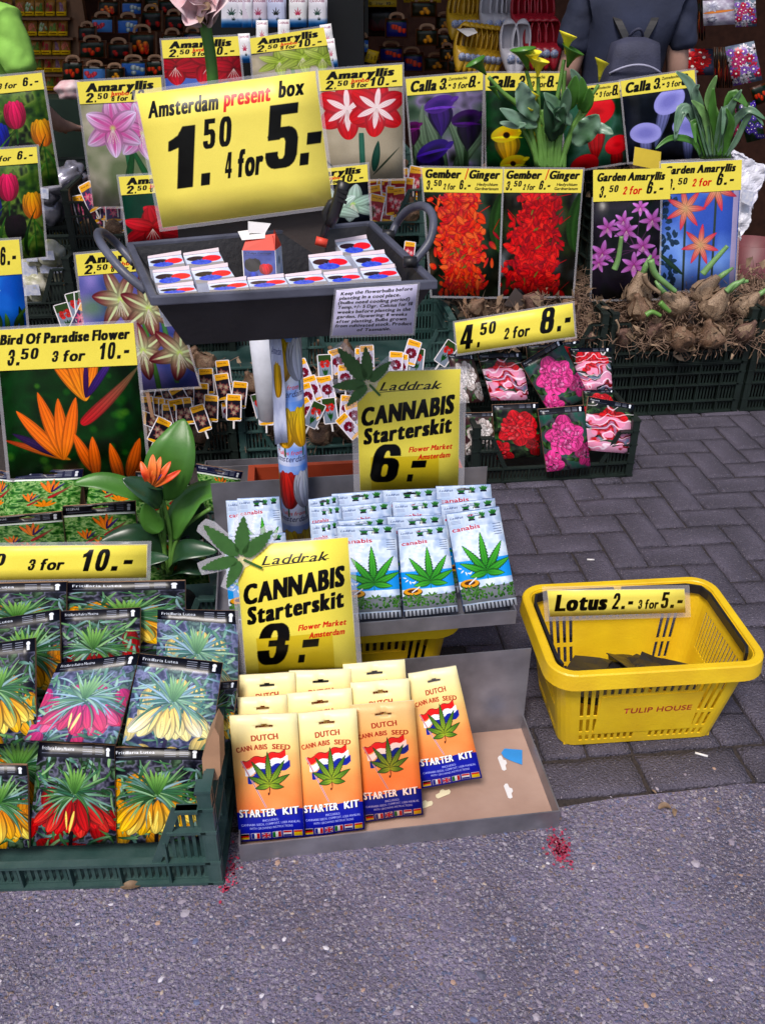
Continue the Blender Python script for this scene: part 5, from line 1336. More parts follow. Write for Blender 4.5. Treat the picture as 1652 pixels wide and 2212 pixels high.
def make_basket(loc, rz, label, letter=True, sc=(1, 1, 1)):
    h = .252
    o = empty('shopping_basket', loc, label, 'basket', 'yellow shopping baskets', rz)
    b = link('basket_body', basket_body(), o); m = b.modifiers.new('thick', 'SOLIDIFY'); m.thickness = .003; m.offset = 0
    a1, b1 = .223, .15
    prof = [(0, h - .006), (.001, h + .004), (.003, h + .006), (.017, h + .006), (.020, h + .003), (.0235, h - .034), (.0205, h - .034), (.0175, h), (.004, h + .002)]
    mb = MB(); V, F = [], []
    for (off, z) in prof: V += rrect(a1 + off, b1 + off, .04 + off, z, 7)
    N = 32; K = len(prof)
    for j in range(K - 1):
        for i in range(N): F.append((j * N + i, (j + 1) * N + i, (j + 1) * N + (i + 1) % N, j * N + (i + 1) % N))
    mb.add(V, F, True); rm_ = mb.build('rim', M['yellow'], o); rm_.data.set_sharp_from_angle(angle=.62)
    for sx in (-1, 1):                          # feet
        for sy in (-1, 1): MB().box(sx * .145 - .03, sy * .1 - .008, -.006, sx * .145 + .03, sy * .1 + .008, .002).build('foot', M['yellow'], o)
    for s in (-1, 1):                           # folded black handles lying inside the rim
        pts = []
        q = rrect(a1 - .006, b1 - .006, .035, h - .004, 5)
        path = [Vector((s * .01, b1 - .008, h - .006)), Vector((s * (a1 - .05), b1 - .008, h - .006)), Vector((s * (a1 - .018), b1 - .02, h - .006)), Vector((s * (a1 - .008), b1 - .05, h - .006)), Vector((s * (a1 - .008), -b1 + .05, h - .006)), Vector((s * (a1 - .016), -b1 + .03, h - .01))]
        mb = MB(); V, F = [], []
        for i, p in enumerate(path):
            d = (path[min(i + 1, 5)] - path[max(i - 1, 0)]).normalized(); nn = Vector((-d.y, d.x, 0)) * .0035
            for w, z in ((nn, .009), (nn, -.013), (-nn, -.013), (-nn, .009)): V.append(p + w + Vector((0, 0, z)))
        for i in range(5):
            for k in range(4): F.append((i * 4 + k, i * 4 + (k + 1) % 4, i * 4 + 4 + (k + 1) % 4, i * 4 + 4 + k))
        F += [(3, 2, 1, 0), (20, 21, 22, 23)]
        mb.add(V, F); mb.build('handle', M['handle'], o)
    # raised lettering field and its red words
    sl = math.atan2(b1 - .115, h)
    def face(x, v, out): return Vector((x, -(.115 + (b1 - .115) * v) - out, h * v))
    mb = MB(); mb.poly([face(-.115, .15, .0035), face(.115, .15, .0035), face(.115, .655, .0035), (face(-.115, .655, .0035))], (0, .0025, 0)); mb.build('name_panel', M['yellow'], o)
    if letter:
        cu = bpy.data.curves.new('words', 'FONT'); cu.body = 'TULIP HOUSE'; cu.size = .0245; cu.offset = .0004; cu.align_x = 'CENTER'; cu.space_character = 1.08
        tmp = bpy.data.objects.new('words', cu); COL.objects.link(tmp)
        me = bpy.data.meshes.new_from_object(tmp.evaluated_get(bpy.context.evaluated_depsgraph_get())); bpy.data.objects.remove(tmp)
        me.materials.clear(); me.materials.append(mat('red_print', (.42, .02, .02), .5))
        me.transform(Matrix.Rotation(R(90) - sl * -1, 4, 'X')); l = link('lettering', me, o, face(.022, .42, .0042))
    o.scale = sc
    return o
bk = onz(1175, 1618, 0)
fl_, fr_ = onz(1208, 1612, .006), onz(1545, 1590, .006)
byaw = math.atan2(fr_.y - fl_.y, fr_.x - fl_.x)
bc = (fl_ + fr_) / 2 + Vector((-math.sin(byaw), math.cos(byaw), 0)) * .118; bc.z = .006
make_basket(bc, byaw, 'yellow shopping basket with black handles standing on the brick paving')
b2c = Vector((-.075, 1.72, .006)); b2 = make_basket(b2c, YAW, 'second yellow basket hidden under the raised metal tray', False, (1, 1, (z2 - .012) / .268))
def scatter_cards(c, rz, n, sd, zz, arts, lab, ext=.9):
    r = random.Random(sd)
    for k in range(n):
        x, y = (-.17 + .34 * k / (n - 1)) * ext, r.uniform(-.045, .05)
        w, hh = .075, .1
        Mx = Matrix.Translation(c) @ Matrix.Rotation(rz, 4, 'Z') @ Matrix.Translation((x, y, zz + r.uniform(-.01, .012))) @ Matrix.Rotation(r.uniform(-1.2, 1.2), 4, 'Z') @ Matrix.Rotation(R(r.uniform(58, 88)), 4, 'X') @ Matrix.Rotation(r.uniform(-.3, .3), 4, 'Y')
        p = [Mx @ Vector(q) for q in ((-w / 2, 0, hh / 2), (w / 2, 0, hh / 2), (w / 2, 0, -hh / 2), (-w / 2, 0, -hh / 2))]
        tag(card('seed_packet', p, ART[arts[k % len(arts)]], th=.002, side='black', n=3, wr=.002, seed=sd + k), lab + ', %s from the left' % ORD[k], 'packet', lab + 's')
scatter_cards(bc, byaw, 13, 3, .09, ['lotus_back', 'lotus_front', 'lotus_back', 'present_side', 'lotus_front'], 'dark lotus seed packet lying in the yellow basket', .72)
scatter_cards(b2c, YAW, 7, 9, .07, ['bag_pink', 'bag_yellow', 'bag_blue'], 'coloured packet inside the basket under the raised tray')
PLo = PL(bc.y + .118, .2, 5, math.degrees(byaw))
PLo.p = Vector((bc.x, bc.y + .122, .2))
strip('yellow lotus price strip fixed to the basket back rim', PLo, px('n', (262, 238), (1136, 228), (1146, 382), (276, 408)), 'strip_lotus', fl=.012)

# ---------------------------------------------------------------- trough on its wrapped pole
def tz(Y): return 1.04 + (Y - 1.64) * .098
def tp(u, v, dz=0):
    """a point of the tilted rim plane"""
    d = ray(u, v); n_ = Vector((0, -.098, 1)); p0 = Vector((0, 1.64, 1.04 + dz)); o_ = Vector((0, 0, EYE))
    return o_ + d * ((p0 - o_).dot(n_) / d.dot(n_))
FLr, FRr = tp(330, 639), tp(938, 604); BRr, BLr = tp(802, 477), tp(279, 524)
BOT = -.112
cen = (FLr + FRr + BRr + BLr) / 4
tr = empty('planting_trough', cen, 'grey black plastic trough with rope handles full of small gift boxes', 'trough')
def tq(p, k, dz): return cen + (p - cen) * k + Vector((0, -.098, 1)) * 0 + Vector((0, 0, dz)) - cen
O4 = [FLr, FRr, BRr, BLr]
mb = MB()
def quadbox(mb, ring_o_t, ring_i_t, ring_o_b, ring_i_b):
    V = ring_o_t + ring_i_t + ring_o_b + ring_i_b; F = []
    for i in range(4):
        j = (i + 1) % 4
        F += [(i, j, 8 + j, 8 + i), (4 + j, 4 + i, 12 + i, 12 + j)]
    F += [(8, 9, 10, 11), (15, 14, 13, 12)]
    mb.add(V, F)
quadbox(mb, [tq(p, 1.0, -.008) for p in O4], [tq(p, .965, -.008) for p in O4], [tq(p, .80, BOT) for p in O4], [tq(p, .77, BOT + .008) for p in O4])
mb.build('body', M['trough'], tr)
mb = MB(); r_o, r_i = [tq(p, 1.022, 0) for p in O4], [tq(p, .965, 0) for p in O4]; r_ob, r_ib = [tq(p, 1.022, -.018) for p in O4], [tq(p, .965, -.018) for p in O4]
V = r_o + r_i + r_ob + r_ib; F = []
for i in range(4):
    j = (i + 1) % 4; F += [(i, i + 4, j + 4, j), (i, j, 8 + j, 8 + i), (4 + j, 4 + i, 12 + i, 12 + j), (8 + i, 8 + j, 12 + j, 12 + i)]
mb.add(V, F); rm = mb.build('rim', M['troughrim'], tr); bv = rm.modifiers.new('soft', 'BEVEL'); bv.width = .003; bv.segments = 2
def bez(P, n=20):
    out = []
    P = [Vector(p) for p in P]
    for i in range(len(P) - 1):
        p0, p1, p2, p3 = P[max(i - 1, 0)], P[i], P[i + 1], P[min(i + 2, len(P) - 1)]
        for k in range(n // (len(P) - 1) + 1):
            t = k / (n // (len(P) - 1) + 1)
            out.append(.5 * ((2 * p1) + (p2 - p0) * t + (2 * p0 - 5 * p1 + 4 * p2 - p3) * t * t + (3 * p1 - p0 - 3 * p2 + p3) * t ** 3))
    return out + [P[-1]]
hr = [at(893, 566, 1.72), at(928, 520, 1.74), at(935, 470, 1.78), at(915, 445, 1.84), at(882, 453, 1.9), at(858, 480, 1.94), at(846, 505, 1.93)]
mb = MB(); mb.tube([p - cen for p in bez(hr, 36)], .0085, 10); mb.build('rope_handle', M['troughrim'], tr)
hl = [at(316, 628, 1.67), at(268, 588, 1.68), at(228, 540, 1.72), at(212, 508, 1.78), at(224, 503, 1.84), at(256, 530, 1.88), at(290, 568, 1.86)]
mb = MB(); mb.tube([p - cen for p in bez(hl, 36)], .009, 10); mb.build('rope_handle', M['troughrim'], tr)
for u, v, Y in ((893, 566, 1.715), (846, 507, 1.93)):
    mb = MB(); p = at(u, v, Y) - cen; mb.tube([p + Vector((-.02, 0, 0)), p + Vector((.006, 0, 0))], .011, 10); mb.build('handle_knob', M['trough'], tr)
PN = PL(1.578, .9, -12, math.degrees(math.atan2(FRr.y - FLr.y, FRr.x - FLr.x)))
mid = (FLr + FRr) / 2
PN.p = Vector((mid.x, mid.y - .008, mid.z)); PN.n = (FRr - FLr).cross((cen + tq(FLr, .80, BOT)) - FLr) ; PN.n = -PN.n.normalized() if PN.n.y > 0 else PN.n.normalized()
PN.b = PN.n.cross((FRr - FLr).normalized()); PN.a = (FRr - FLr).normalized(); PN.p += PN.n * .012
pts = [PN(*c) for c in px('e', (537, 850), (1060, 810), (1030, 1130), (508, 1145))]
o = tag(card('notice', pts, ART['note'], th=.001, n=3, wr=.001), 'white printed planting notice hanging on the trough front', 'notice'); sleeve(o, pts, .004, fwd=.001)
# board and big sign
PBd = PL(1.955, 1.0, 4, 5)
tag(card('backing_board', [PBd(*c) for c in ((366, 300), (694, 262), (704, 600), (396, 625))], M['board'], th=.008, side=M['board']), 'dark brown board standing in the trough behind the big yellow sign', 'board')
PS = PL(1.925, 1.0, 4, 5)
pts = [PS(*c) for c in px('D', (294, 203), (681, 153), (719, 444), (351, 493))]
o = tag(card('price_sign', pts, ART['present_sign'], th=.002, n=4, wr=.0012), 'big yellow present box price sign standing in the trough', 'price sign'); sleeve(o, pts, .0065)
# clamp
cl = at(735, 420, 1.86); clp = empty('spring_clamp', cl, 'black spring clamp with red pad holding the big sign to the board', 'clamp')
def pth(k, Y, *xy): return [at(u, v, Y) - cl for u, v in px(k, *xy)]
mb = MB(); mb.tube(pth('e', 1.86, (590, 155), (570, 215), (545, 290), (520, 370), (490, 440)), [.013, .014, .0125, .012, .01], 6, flat=.7); mb.build('handle', M['handle'], clp)
mb = MB(); mb.tube(pth('e', 1.875, (560, 250), (500, 290), (470, 350), (480, 420), (450, 500), (440, 540)), [.009, .012, .014, .013, .010, .008], 6, flat=.7); mb.build('jaw', M['handle'], clp)
for k in range(3):
    mb = MB(); a_ = pth('e', 1.852, (545, 200 + k * 32), (605, 225 + k * 32)); mb.bar(a_[0], a_[1], .004, .006); mb.build('grip_rib', M['handle'], clp)
mb = MB(); mb.tube(pth('e', 1.86, (405, 530), (478, 550)), .008, 6, flat=1.2); mb.build('pad', M['redpad'], clp)
# gift boxes
def boxg(label, crn, k='o'):
    P = [tp(*c, dz=-.014) for c in px(k, *crn)]
    dn = Vector((0, .006, -.062)); c = sum(P, Vector()) / 4 + dn
    o = empty('gift_box', c, label, 'box', 'small tulip gift boxes in the trough')
    tp_ = card('lid', P, ART['present_top'], th=.0012, n=1, parent=o)
    mb = MB(); Q = [p - c - Vector((0, 0, .0015)) for p in P]; B = [q + dn for q in Q]
    V = Q + B; mb.add(V, [(4, 5, 6, 7)] + [((i + 1) % 4, i, i + 4, (i + 1) % 4 + 4) for i in range(4)])
    mb.build('carton', M['box'], o)
    mb = MB(); e = Q[3] * 0 + (Q[0] - Q[3]) * .28; mb.poly([Q[0] + Vector((0, 0, .002)), Q[1] + Vector((0, 0, .002)), Q[1] + e * .3 + Vector((0, .003, .007)), Q[0] + e * .12 + Vector((0, .003, .005))], (0, 0, .0008)); mb.build('flap', M['pinkcard'], o)
    return o
M['box'] = mat('gift_box_card', (.6, .64, .8), .45, scale=25, col2=(.8, .82, .92)); M['pinkcard'] = mat('pink_card', (.75, .62, .68), .5)
BX = [('small gift box in the trough back left corner', (145, 30), (310, 10), (330, 65), (155, 80)), ('small gift box second from left in the trough back row', (320, 15), (495, -5), (525, 55), (345, 70)),
      ('small gift box middle of the left column', (170, 100), (350, 85), (370, 145), (185, 165)), ('small gift box second column middle row', (360, 90), (540, 70), (580, 130), (385, 150)),
      ('small gift box at the trough front left corner', (195, 175), (370, 160), (392, 197), (205, 207)), ('small gift box front row just left of the open box', (440, 155), (630, 135), (645, 180), (450, 192)),
      ('small gift box front row below the open box', (635, 135), (815, 122), (838, 165), (650, 178)), ('small gift box in the middle of the front row', (820, 120), (1000, 105), (1030, 150), (850, 165)),
      ('small gift box front row third from the right', (1010, 110), (1178, 97), (1210, 140), (1045, 155)), ('small gift box front row at the right end', (1190, 90), (1360, 75), (1390, 125), (1215, 140)),
      ('small gift box second row right, left of two', (935, 25), (1105, 12), (1160, 80), (975, 98)), ('small gift box second row at the right end', (1145, 20), (1310, 5), (1365, 68), (1190, 85))]
for b_ in BX: boxg(b_[0], b_[1:])
boxg('pale topped gift box at the trough back right', [(530, 545), (735, 520), (795, 610), (590, 628)], 'e')
def open_box():
    f0, f1 = at(523, 541, 1.78), at(594, 541, 1.79); b0, b1 = at(527, 602, 1.74), at(597, 600, 1.75)
    s1, s1b = at(608, 530, 1.86), at(612, 590, 1.83)
    c = (b0 + b1) / 2; o = empty('open_gift_box', c, 'open red topped gift box standing up in the trough with torn flaps', 'box')
    card('front_panel', [f0, f1, b1, b0], ART['present_front'], th=.0015, parent=o)
    card('side_panel', [f1 + Vector((.0008, 0, 0)), s1, s1b, b1 + Vector((.0008, 0, 0))], ART['present_side'], th=.0015, parent=o)
    bk0 = f0 + (s1 - f1); mb = MB(); mb.poly([p - c for p in (f0, bk0, bk0 + (b0 - f0), b0)], (.0015, 0, 0)); mb.poly([p - c for p in (bk0, s1, s1b, bk0 + (b0 - f0))], (0, -.0015, 0)); mb.build('back_panels', M['white'], o)
    U = lambda p, dx, dy, dz: p + Vector((dx, dy, dz))
    for nm, m, P in (('flap', 'redpad', (f0, f1, U(f1, .0, .02, .028), U(f0, .008, .02, .02))), ('flap', 'redpad', (f1, s1, U(s1, -.012, -.01, .035), U(f1, -.004, .01, .026))), ('flap', 'white', (U(f0, 0, .01, .018), U(f1, -.02, .01, .022), U(f1, -.02, .03, .038), U(f0, -.01, .03, .03))),
                     ('flap', 'white', (U(f0, .012, .02, .03), U(f1, -.02, .02, .03), U(f1, -.01, .04, .044), U(f0, .012, .03, .05)))):
        mb = MB(); mb.poly([p - c for p in P], (0, .001, .0005)); mb.build(nm, M[m], o)
open_box()
# wrapped pole
bx_, by_ = -.204, 1.765
poleb, polet = z2 + .0015, cen.z + BOT - .003
N = 28; V, F, U = [], [], []
for j, z in enumerate((poleb, polet)):
    for i in range(N + 1):
        a = 2 * math.pi * i / N; V.append((.033 * math.cos(a), .033 * math.sin(a), z - poleb)); U.append((i / N, j))
for i in range(N): F.append((i, i + 1, N + 2 + i, N + 1 + i))
F.append(tuple(range(N - 1, -1, -1))); F.append(tuple(range(N + 1, 2 * N + 1)))
me = bpy.data.meshes.new('pole'); me.from_pydata(V, [], F); me.materials.append(ART['tube_wrap']); uv = me.uv_layers.new()
li = np.empty(len(me.loops), np.int32); me.loops.foreach_get('vertex_index', li); uv.data.foreach_set('uv', np.array(U, np.float32)[li].ravel())
me.polygons.foreach_set('use_smooth', [True] * N + [False] * 2)
po = tag(link('wrapped_pole', me, None, (bx_, by_, poleb)), 'round pole wrapped in printed tulip paper that carries the trough', 'pole')
c = [at(582, 728, 1.72), at(608, 733, 1.71), at(622, 955, 1.725), at(594, 960, 1.735)]
card('loose_paper', c, ART['paper_curl'], th=.0008, n=6, wr=.002, parent=po)
mb = MB()
V = []
mb.tube([(0, 0, 0), (0, 0, .002), (0, 0, .33)], [.028, .03, .043], 24, cap=False); p = at(580, 905, 2.5)
o = tag(mb.build('white_cup', M['cup']), 'tall white plastic flower cup behind the wrapped pole', 'cup'); o.location = p; m_ = o.modifiers.new('thick', 'SOLIDIFY'); m_.thickness = .0015
# orange crate and plank behind the raised tray
q = at(534, 1045, 2.28); q.z = 0
o = empty('orange_crate', q, 'bright orange open box behind the raised metal tray', 'crate', None, YAW)
hO = .25
for b in ((0, 0, 0, .66, .02, hO), (0, .13, 0, .66, .15, hO - .01), (0, .0205, 0, .02, .1295, hO), (.64, .0205, 0, .66, .1295, hO), (.52, .0205, 0, .54, .1295, hO)):
    MB().box(*b).build('board', M['orange'], o)
MB().box(.021, .021, .15, .515, .129, .16).build('inner_floor', M['kraft'], o)
q = at(440, 1000, 2.68); q.z = 0; o = empty('metal_box', q, 'grey sheet metal box standing behind the orange crate', 'box', None, YAW)
for b in ((0, 0, 0, .72, .004, .10), (0, .05, 0, .72, .054, .10), (0, .0045, 0, .004, .0495, .10), (.716, .0045, 0, .72, .0495, .10), (.0045, .0045, 0, .7155, .0495, .004)): MB().box(*b).build('panel', M['steel'], o)

# ---------------------------------------------------------------- bulbs
def bulb_mesh(seed, L=1.0, m='bulb', neck=.35, sprout=False):
    r = random.Random(seed); mb = MB(); n = 12; prof = [(0, .12), (.04, .3), (.15, .44), (.32, .5), (.5, .43), (.65, .28), (.78, neck * .5), (.9, neck * .36), (1.0, neck * .28)]
    ph = [r.uniform(0, 6.3) for _ in range(4)]; V, F = [], []
    for t, w in prof:
        for k in range(n):
            a = 6.2832 * k / n; q = w * (1 + .12 * math.sin(3 * a + ph[0]) + .08 * math.sin(5 * a + ph[1] + t * 5)) * r.uniform(.87, 1.12)
            V.append((q * math.cos(a) + .06 * math.sin(t * 4 + ph[2]), q * math.sin(a), t * 1.1 * L + r.uniform(-.01, .01)))
    for j in range(len(prof) - 1):
        for k in range(n): F.append((j * n + k, j * n + (k + 1) % n, (j + 1) * n + (k + 1) % n, (j + 1) * n + k))
    F += [tuple(range(n - 1, -1, -1)), tuple(range((len(prof) - 1) * n, len(prof) * n))]
    mb.add(V, F, True)
    for k in range(14):                      # loose papery skin, peeling upwards, and fibres
        a, z, h_ = r.uniform(0, 6.3), r.uniform(.1, .6), r.uniform(.25, .5)
        def q(da, zz, k_): w_ = np.interp(zz, [t for t, _ in prof], [w for _, w in prof]) * k_; return Vector((w_ * math.cos(a + da), w_ * math.sin(a + da), zz * 1.1 * L))
        s_ = r.uniform(.2, .45)
        mb.add([q(-s_, z, 1.06), q(s_, z, 1.06), q(s_ * .8, z + h_ * .6, 1.1), q(.1, z + h_, 1.5), q(-s_ * .7, z + h_ * .6, 1.12)], [(0, 1, 2, 3, 4)], mat=1)
    for k in range(18):
        a = r.uniform(0, 6.3); p = Vector((.15 * math.cos(a), .15 * math.sin(a), .03)); pts = [p]
        for i in range(4): p = p + Vector((math.cos(a) * .12 + r.uniform(-.08, .08), math.sin(a) * .12 + r.uniform(-.08, .08), r.uniform(-.12, .05))); pts.append(p)
        mb.tube(pts, .016, 3, False, 2)
    if sprout: mb.tube([(0, 0, .95 * L), (.03, 0, 1.3 * L), (.12, .02, 1.65 * L)], [.13, .11, .05], 8, True, 3)
    return mb.mesh('bulb', [M[m], M['husk'], M['root'], M['leaf_pale']])
BM = {k: [bulb_mesh(i + s, m=k, sprout=sp and i % 2 == 0) for i in range(5)] for k, s, sp in (('bulb', 0, False), ('bulb_dark', 10, False), ('bulb_pale', 20, False))}
BMS = [bulb_mesh(40 + i, m='bulb_pale', sprout=True, neck=.5, L=1.15) for i in range(3)]
def bulb(p, s, kind, label, grp, r, up=.6, me=None):
    o = link('flower_bulb', me or r.choice(BM[kind]), None, p); o.scale = (s, s, s)
    o.rotation_euler = (r.uniform(-1, 1) * up, r.uniform(-1, 1) * up, r.uniform(0, 6.28)); return tag(o, label, 'bulb', grp)
def fill(c, yaw, nx, ny, z, s, kind, label, grp, seed, x0=.07, x1=.53, y0=.06, y1=.33, up=.7, slope=.06):
    r = random.Random(seed); a, b = Vector((math.cos(yaw), math.sin(yaw), 0)), Vector((-math.sin(yaw), math.cos(yaw), 0))
    for i in range(nx):
        for j in range(ny):
            x = x0 + (x1 - x0) * (i + .5 * (j % 2) * .9) / max(1, nx - 1) + r.uniform(-.015, .015); y = y0 + (y1 - y0) * j / max(1, ny - 1) + r.uniform(-.012, .012)
            if x > x1 + .02: continue
            bulb(c + a * x + b * y + UP * (z + slope * j / max(1, ny - 1) + r.uniform(-.01, .01)), s * r.uniform(.85, 1.2), kind, label + ', %s from left in %s row' % (ORD[i], ('front', 'second', 'third', 'back')[j]), grp, r, up)
G = 'bulbs heaped in the stall crates'
fill(A0 - W6 * .605, YAW, 8, 4, .065, .08, 'bulb', 'bulb under the dark tags', 'bulbs under the dark tags', 1, slope=.2)
fill(A0, YAW, 8, 4, .065, .08, 'bulb', 'bulb right of the wrapped pole', 'bulbs right of the pole', 2, slope=.2)
fill(P_T + UP * .66, YAW, 6, 3, .04, .085, 'bulb', 'bulb under the pink tags', 'bulbs under the pink tags', 3, slope=.12)
fill(P_R + UP * .66, YAW, 6, 3, .05, .09, 'bulb', 'bulb under the red and white tags', 'bulbs under the red and white tags', 4, slope=.15)
fill(C0 + UP * .66, YAW, 8, 2, .09, .065, 'bulb_dark', 'small bulb above the ginger pictures', 'bulbs in the left calla crate', 5, y0=.05, y1=.25)
fill(C1_ + UP * .66, YAW, 8, 2, .09, .065, 'bulb_dark', 'small bulb above the lily pictures', 'bulbs in the right calla crate', 6, y0=.05, y1=.25)
fill(B0 - W6 * .61 + UP * .22, YAW, 8, 4, .10, .07, 'bulb_dark', 'ginger root behind the 4.50 strip', 'ginger roots', 7, y0=.04, y1=.3, up=1.3, slope=.12)
fill(B0 + UP * .22, YAW, 8, 4, .08, .07, 'bulb_dark', 'dark bulb in the right crate', 'dark bulbs in the right crate', 8, up=1.2, slope=.08)
fill(B0 + W6 * .61 + UP * .22, YAW, 3, 3, .08, .09, 'bulb', 'bulb at the right edge', 'bulbs at the right edge', 9, x0=.06, x1=.3, up=1.2, slope=.08)
# the large ones named singly: (label, pixel, Y, size, mesh, tilt)
r9 = random.Random(9); KS = .84
for lb, (u, v), Y, s, me, rot in (('large brown onion shaped bulb at the crate front', (1548, 722), 3.36, .13, BM['bulb'][0], (.2, -.5, 0)), ('round greyish bulb right of the large brown one', (1595, 712), 3.37, .10, BM['bulb_dark'][1], (.3, .6, 0)),
      ('bulb with thick pale neck pointing at the star lily picture', (1520, 660), 3.42, .13, BMS[0], (.3, .55, 0)), ('bulb with long green sprout reaching up right', (1500, 630), 3.46, .12, BMS[1], (.1, .8, .3)), ('bulb with green sprout bent to the left', (1480, 655), 3.40, .11, BMS[2], (-.1, -.9, 0)),
      ('bulb with short green stump at the far right', (1590, 660), 3.45, .11, BMS[0], (.2, .9, .5)), ('shaggy bulb under the pink clustered lilies', (1385, 665), 3.40, .12, BM['bulb'][2], (.3, -.3, 0)), ('bulb with upright brown stalk before the pink lilies', (1372, 640), 3.45, .13, BMS[1], (.05, .1, 0)),
      ('dark bulb lying left in the garden amaryllis crate', (1350, 710), 3.38, .11, BM['bulb_dark'][3], (.9, -.9, 0)), ('crumbly bulb in the middle of the right crate', (1405, 705), 3.37, .085, BM['bulb_dark'][3], (.8, .3, 0)), ('dry fibrous bulb hanging over the crate edge', (1470, 715), 3.35, .12, BM['bulb'][4], (1.2, .1, 0)),
      ('long dark ginger root lying slantwise', (1165, 640), 3.40, .10, BM['bulb_dark'][2], (.5, -1.1, 0)), ('reddish ginger root on top of the heap', (1225, 655), 3.44, .085, BM['bulb'][1], (.9, .4, 0)), ('curled ginger root at the front left of the heap', (1020, 660), 3.38, .085, BM['bulb'][3], (.4, .6, 0))):
    o = link('flower_bulb', me, None, at(u, v, Y) - UP * s * .3); o.scale = (s * KS,) * 3; o.rotation_euler = rot; tag(o, lb, 'bulb', 'single large bulbs')
# cut sprouts and leaf scraps
def stalk(lb, k, pts, Y, rad, m, nm='sprout', cat='sprout'):
    P = [at(u, v, Y) for u, v in px(k, *pts)]; mb = MB(); mb.tube([p - P[0] for p in bez(P, 14)], [rad * (1 - .35 * i / 14) for i in range(len(bez(P, 14)))], 8); tag(mb.build(nm, M[m]), lb, cat, 'green bulb sprouts').location = P[0]
stalk('green sprout standing before the pink lilies', 'f', [(690, 710), (715, 640), (735, 500)], 3.36, .013, 'leaf_pale')
stalk('thick green sprout curving down to the right', 'f', [(920, 650), (950, 740), (1040, 820), (1080, 850)], 3.36, .014, 'leaf_pale')
stalk('green sprout reaching up to the right', 'f', [(1250, 740), (1320, 660), (1410, 560)], 3.38, .014, 'leaf_pale')
stalk('short green sprout right of the star lilies', 'f', [(1400, 850), (1460, 800), (1540, 785)], 3.37, .012, 'leaf_pale')
stalk('thin dry root hanging over the crate lip', 'i', [(700, 150), (718, 190), (712, 235)], 3.29, .005, 'bulb_pale')
stalk('bright green shoot tip among the bulbs', 'i', [(980, 40), (1020, 80), (1045, 100)], 3.31, .012, 'stem')
stalk('green shoot beside the bright green tip', 'i', [(890, 120), (930, 100), (985, 125)], 3.31, .012, 'stem')
stalk('brown stalk between the pink lilies and star lilies', 'f', [(880, 740), (900, 800), (980, 860)], 3.37, .012, 'husk')
# root fibres and dry skins, uncountable
def fuzz(name, c, yaw, x0, x1, y0, y1, z0, z1, n, m, seed, rad=.0012, L=.03):
    r = random.Random(seed); a, b = Vector((math.cos(yaw), math.sin(yaw), 0)), Vector((-math.sin(yaw), math.cos(yaw), 0)); mb = MB()
    for _ in range(n):
        t = r.random(); p = a * r.uniform(x0, x1) + b * (y0 + (y1 - y0) * t) + UP * (z0 + (z1 - z0) * t + r.uniform(0, .02)); pts = [p]; d = Vector((r.gauss(0, 1), r.gauss(0, 1), r.gauss(0, .5))).normalized()
        for i in range(4): d = (d + Vector((r.gauss(0, .5), r.gauss(0, .5), r.gauss(0, .5)))).normalized(); p = p + d * L * r.uniform(.4, 1); pts.append(p)
        mb.tube(pts, rad * r.uniform(.6, 1.5), 3, False)
        if r.random() < .3:
            s = Vector((r.gauss(0, 1), r.gauss(0, 1), r.gauss(0, 1))) * .008; mb.add([p - s, p + s, p + s + d * .03, p - s * .4 + d * .02], [(0, 1, 2, 3)], mat=1)
    tag(mb.build(name, [M[m], M['husk']]), kind='stuff').location = c
fuzz('root_fibres', B0 - W6 * .61 + UP * .22, YAW, .03, .58, .02, .36, .13, .28, 1500, 'root', 1)
fuzz('root_fibres', B0 + UP * .22, YAW, .03, .85, -.02, .36, .09, .24, 2600, 'root', 2, .0014, .034)
fuzz('root_fibres', A0 - W6 * .605, YAW, .03, .55, .03, .3, .07, .27, 260, 'root', 3)
fuzz('root_fibres', A0, YAW, .03, .55, .03, .3, .07, .27, 220, 'root', 4)
fuzz('root_fibres', C0 + UP * .66, YAW, .03, 1.3, .03, .3, .14, .2, 260, 'root', 5)

# ---------------------------------------------------------------- picture tags on sticks
TM = {}
def tagm(k, w=.042, h=.074):
    if k not in TM:
        me = bpy.data.meshes.new('tag'); r_ = .004; P = []
        for cx_, cz_, a0 in ((w / 2 - r_, h / 2 - r_, 0), (-w / 2 + r_, h / 2 - r_, 90), (-w / 2 + r_, -h / 2 + r_, 180), (w / 2 - r_, -h / 2 + r_, 270)):
            for q in range(3): t = R(a0 + 45 * q); P.append((cx_ + r_ * math.cos(t), cz_ + r_ * math.sin(t)))
        n = len(P); V = [(x, -.0004, z) for x, z in P] + [(x, .0004, z) for x, z in P]
        me.from_pydata(V, [], [tuple(range(n)), tuple(range(2 * n - 1, n - 1, -1))] + [(i, i + n, (i + 1) % n + n, (i + 1) % n) for i in range(n)])
        uv = me.uv_layers.new(); li = np.empty(len(me.loops), np.int32); me.loops.foreach_get('vertex_index', li)
        U = np.array([(x / w + .5, z / h + .5) for x, z in P] * 2, np.float32); uv.data.foreach_set('uv', U[li].ravel())
        me.materials.append(ART['tag_' + k]); me.materials.append(M['white']); mi = [0] + [1] * (n + 1); me.polygons.foreach_set('material_index', mi); TM[k] = me
        mb = MB(); mb.box(-.0025, .0005, -h * .8, .0025, .0012, -h / 2 + .003); TM[k + 's'] = mb.mesh('stick', [M['white']])
    return TM[k], TM[k + 's']
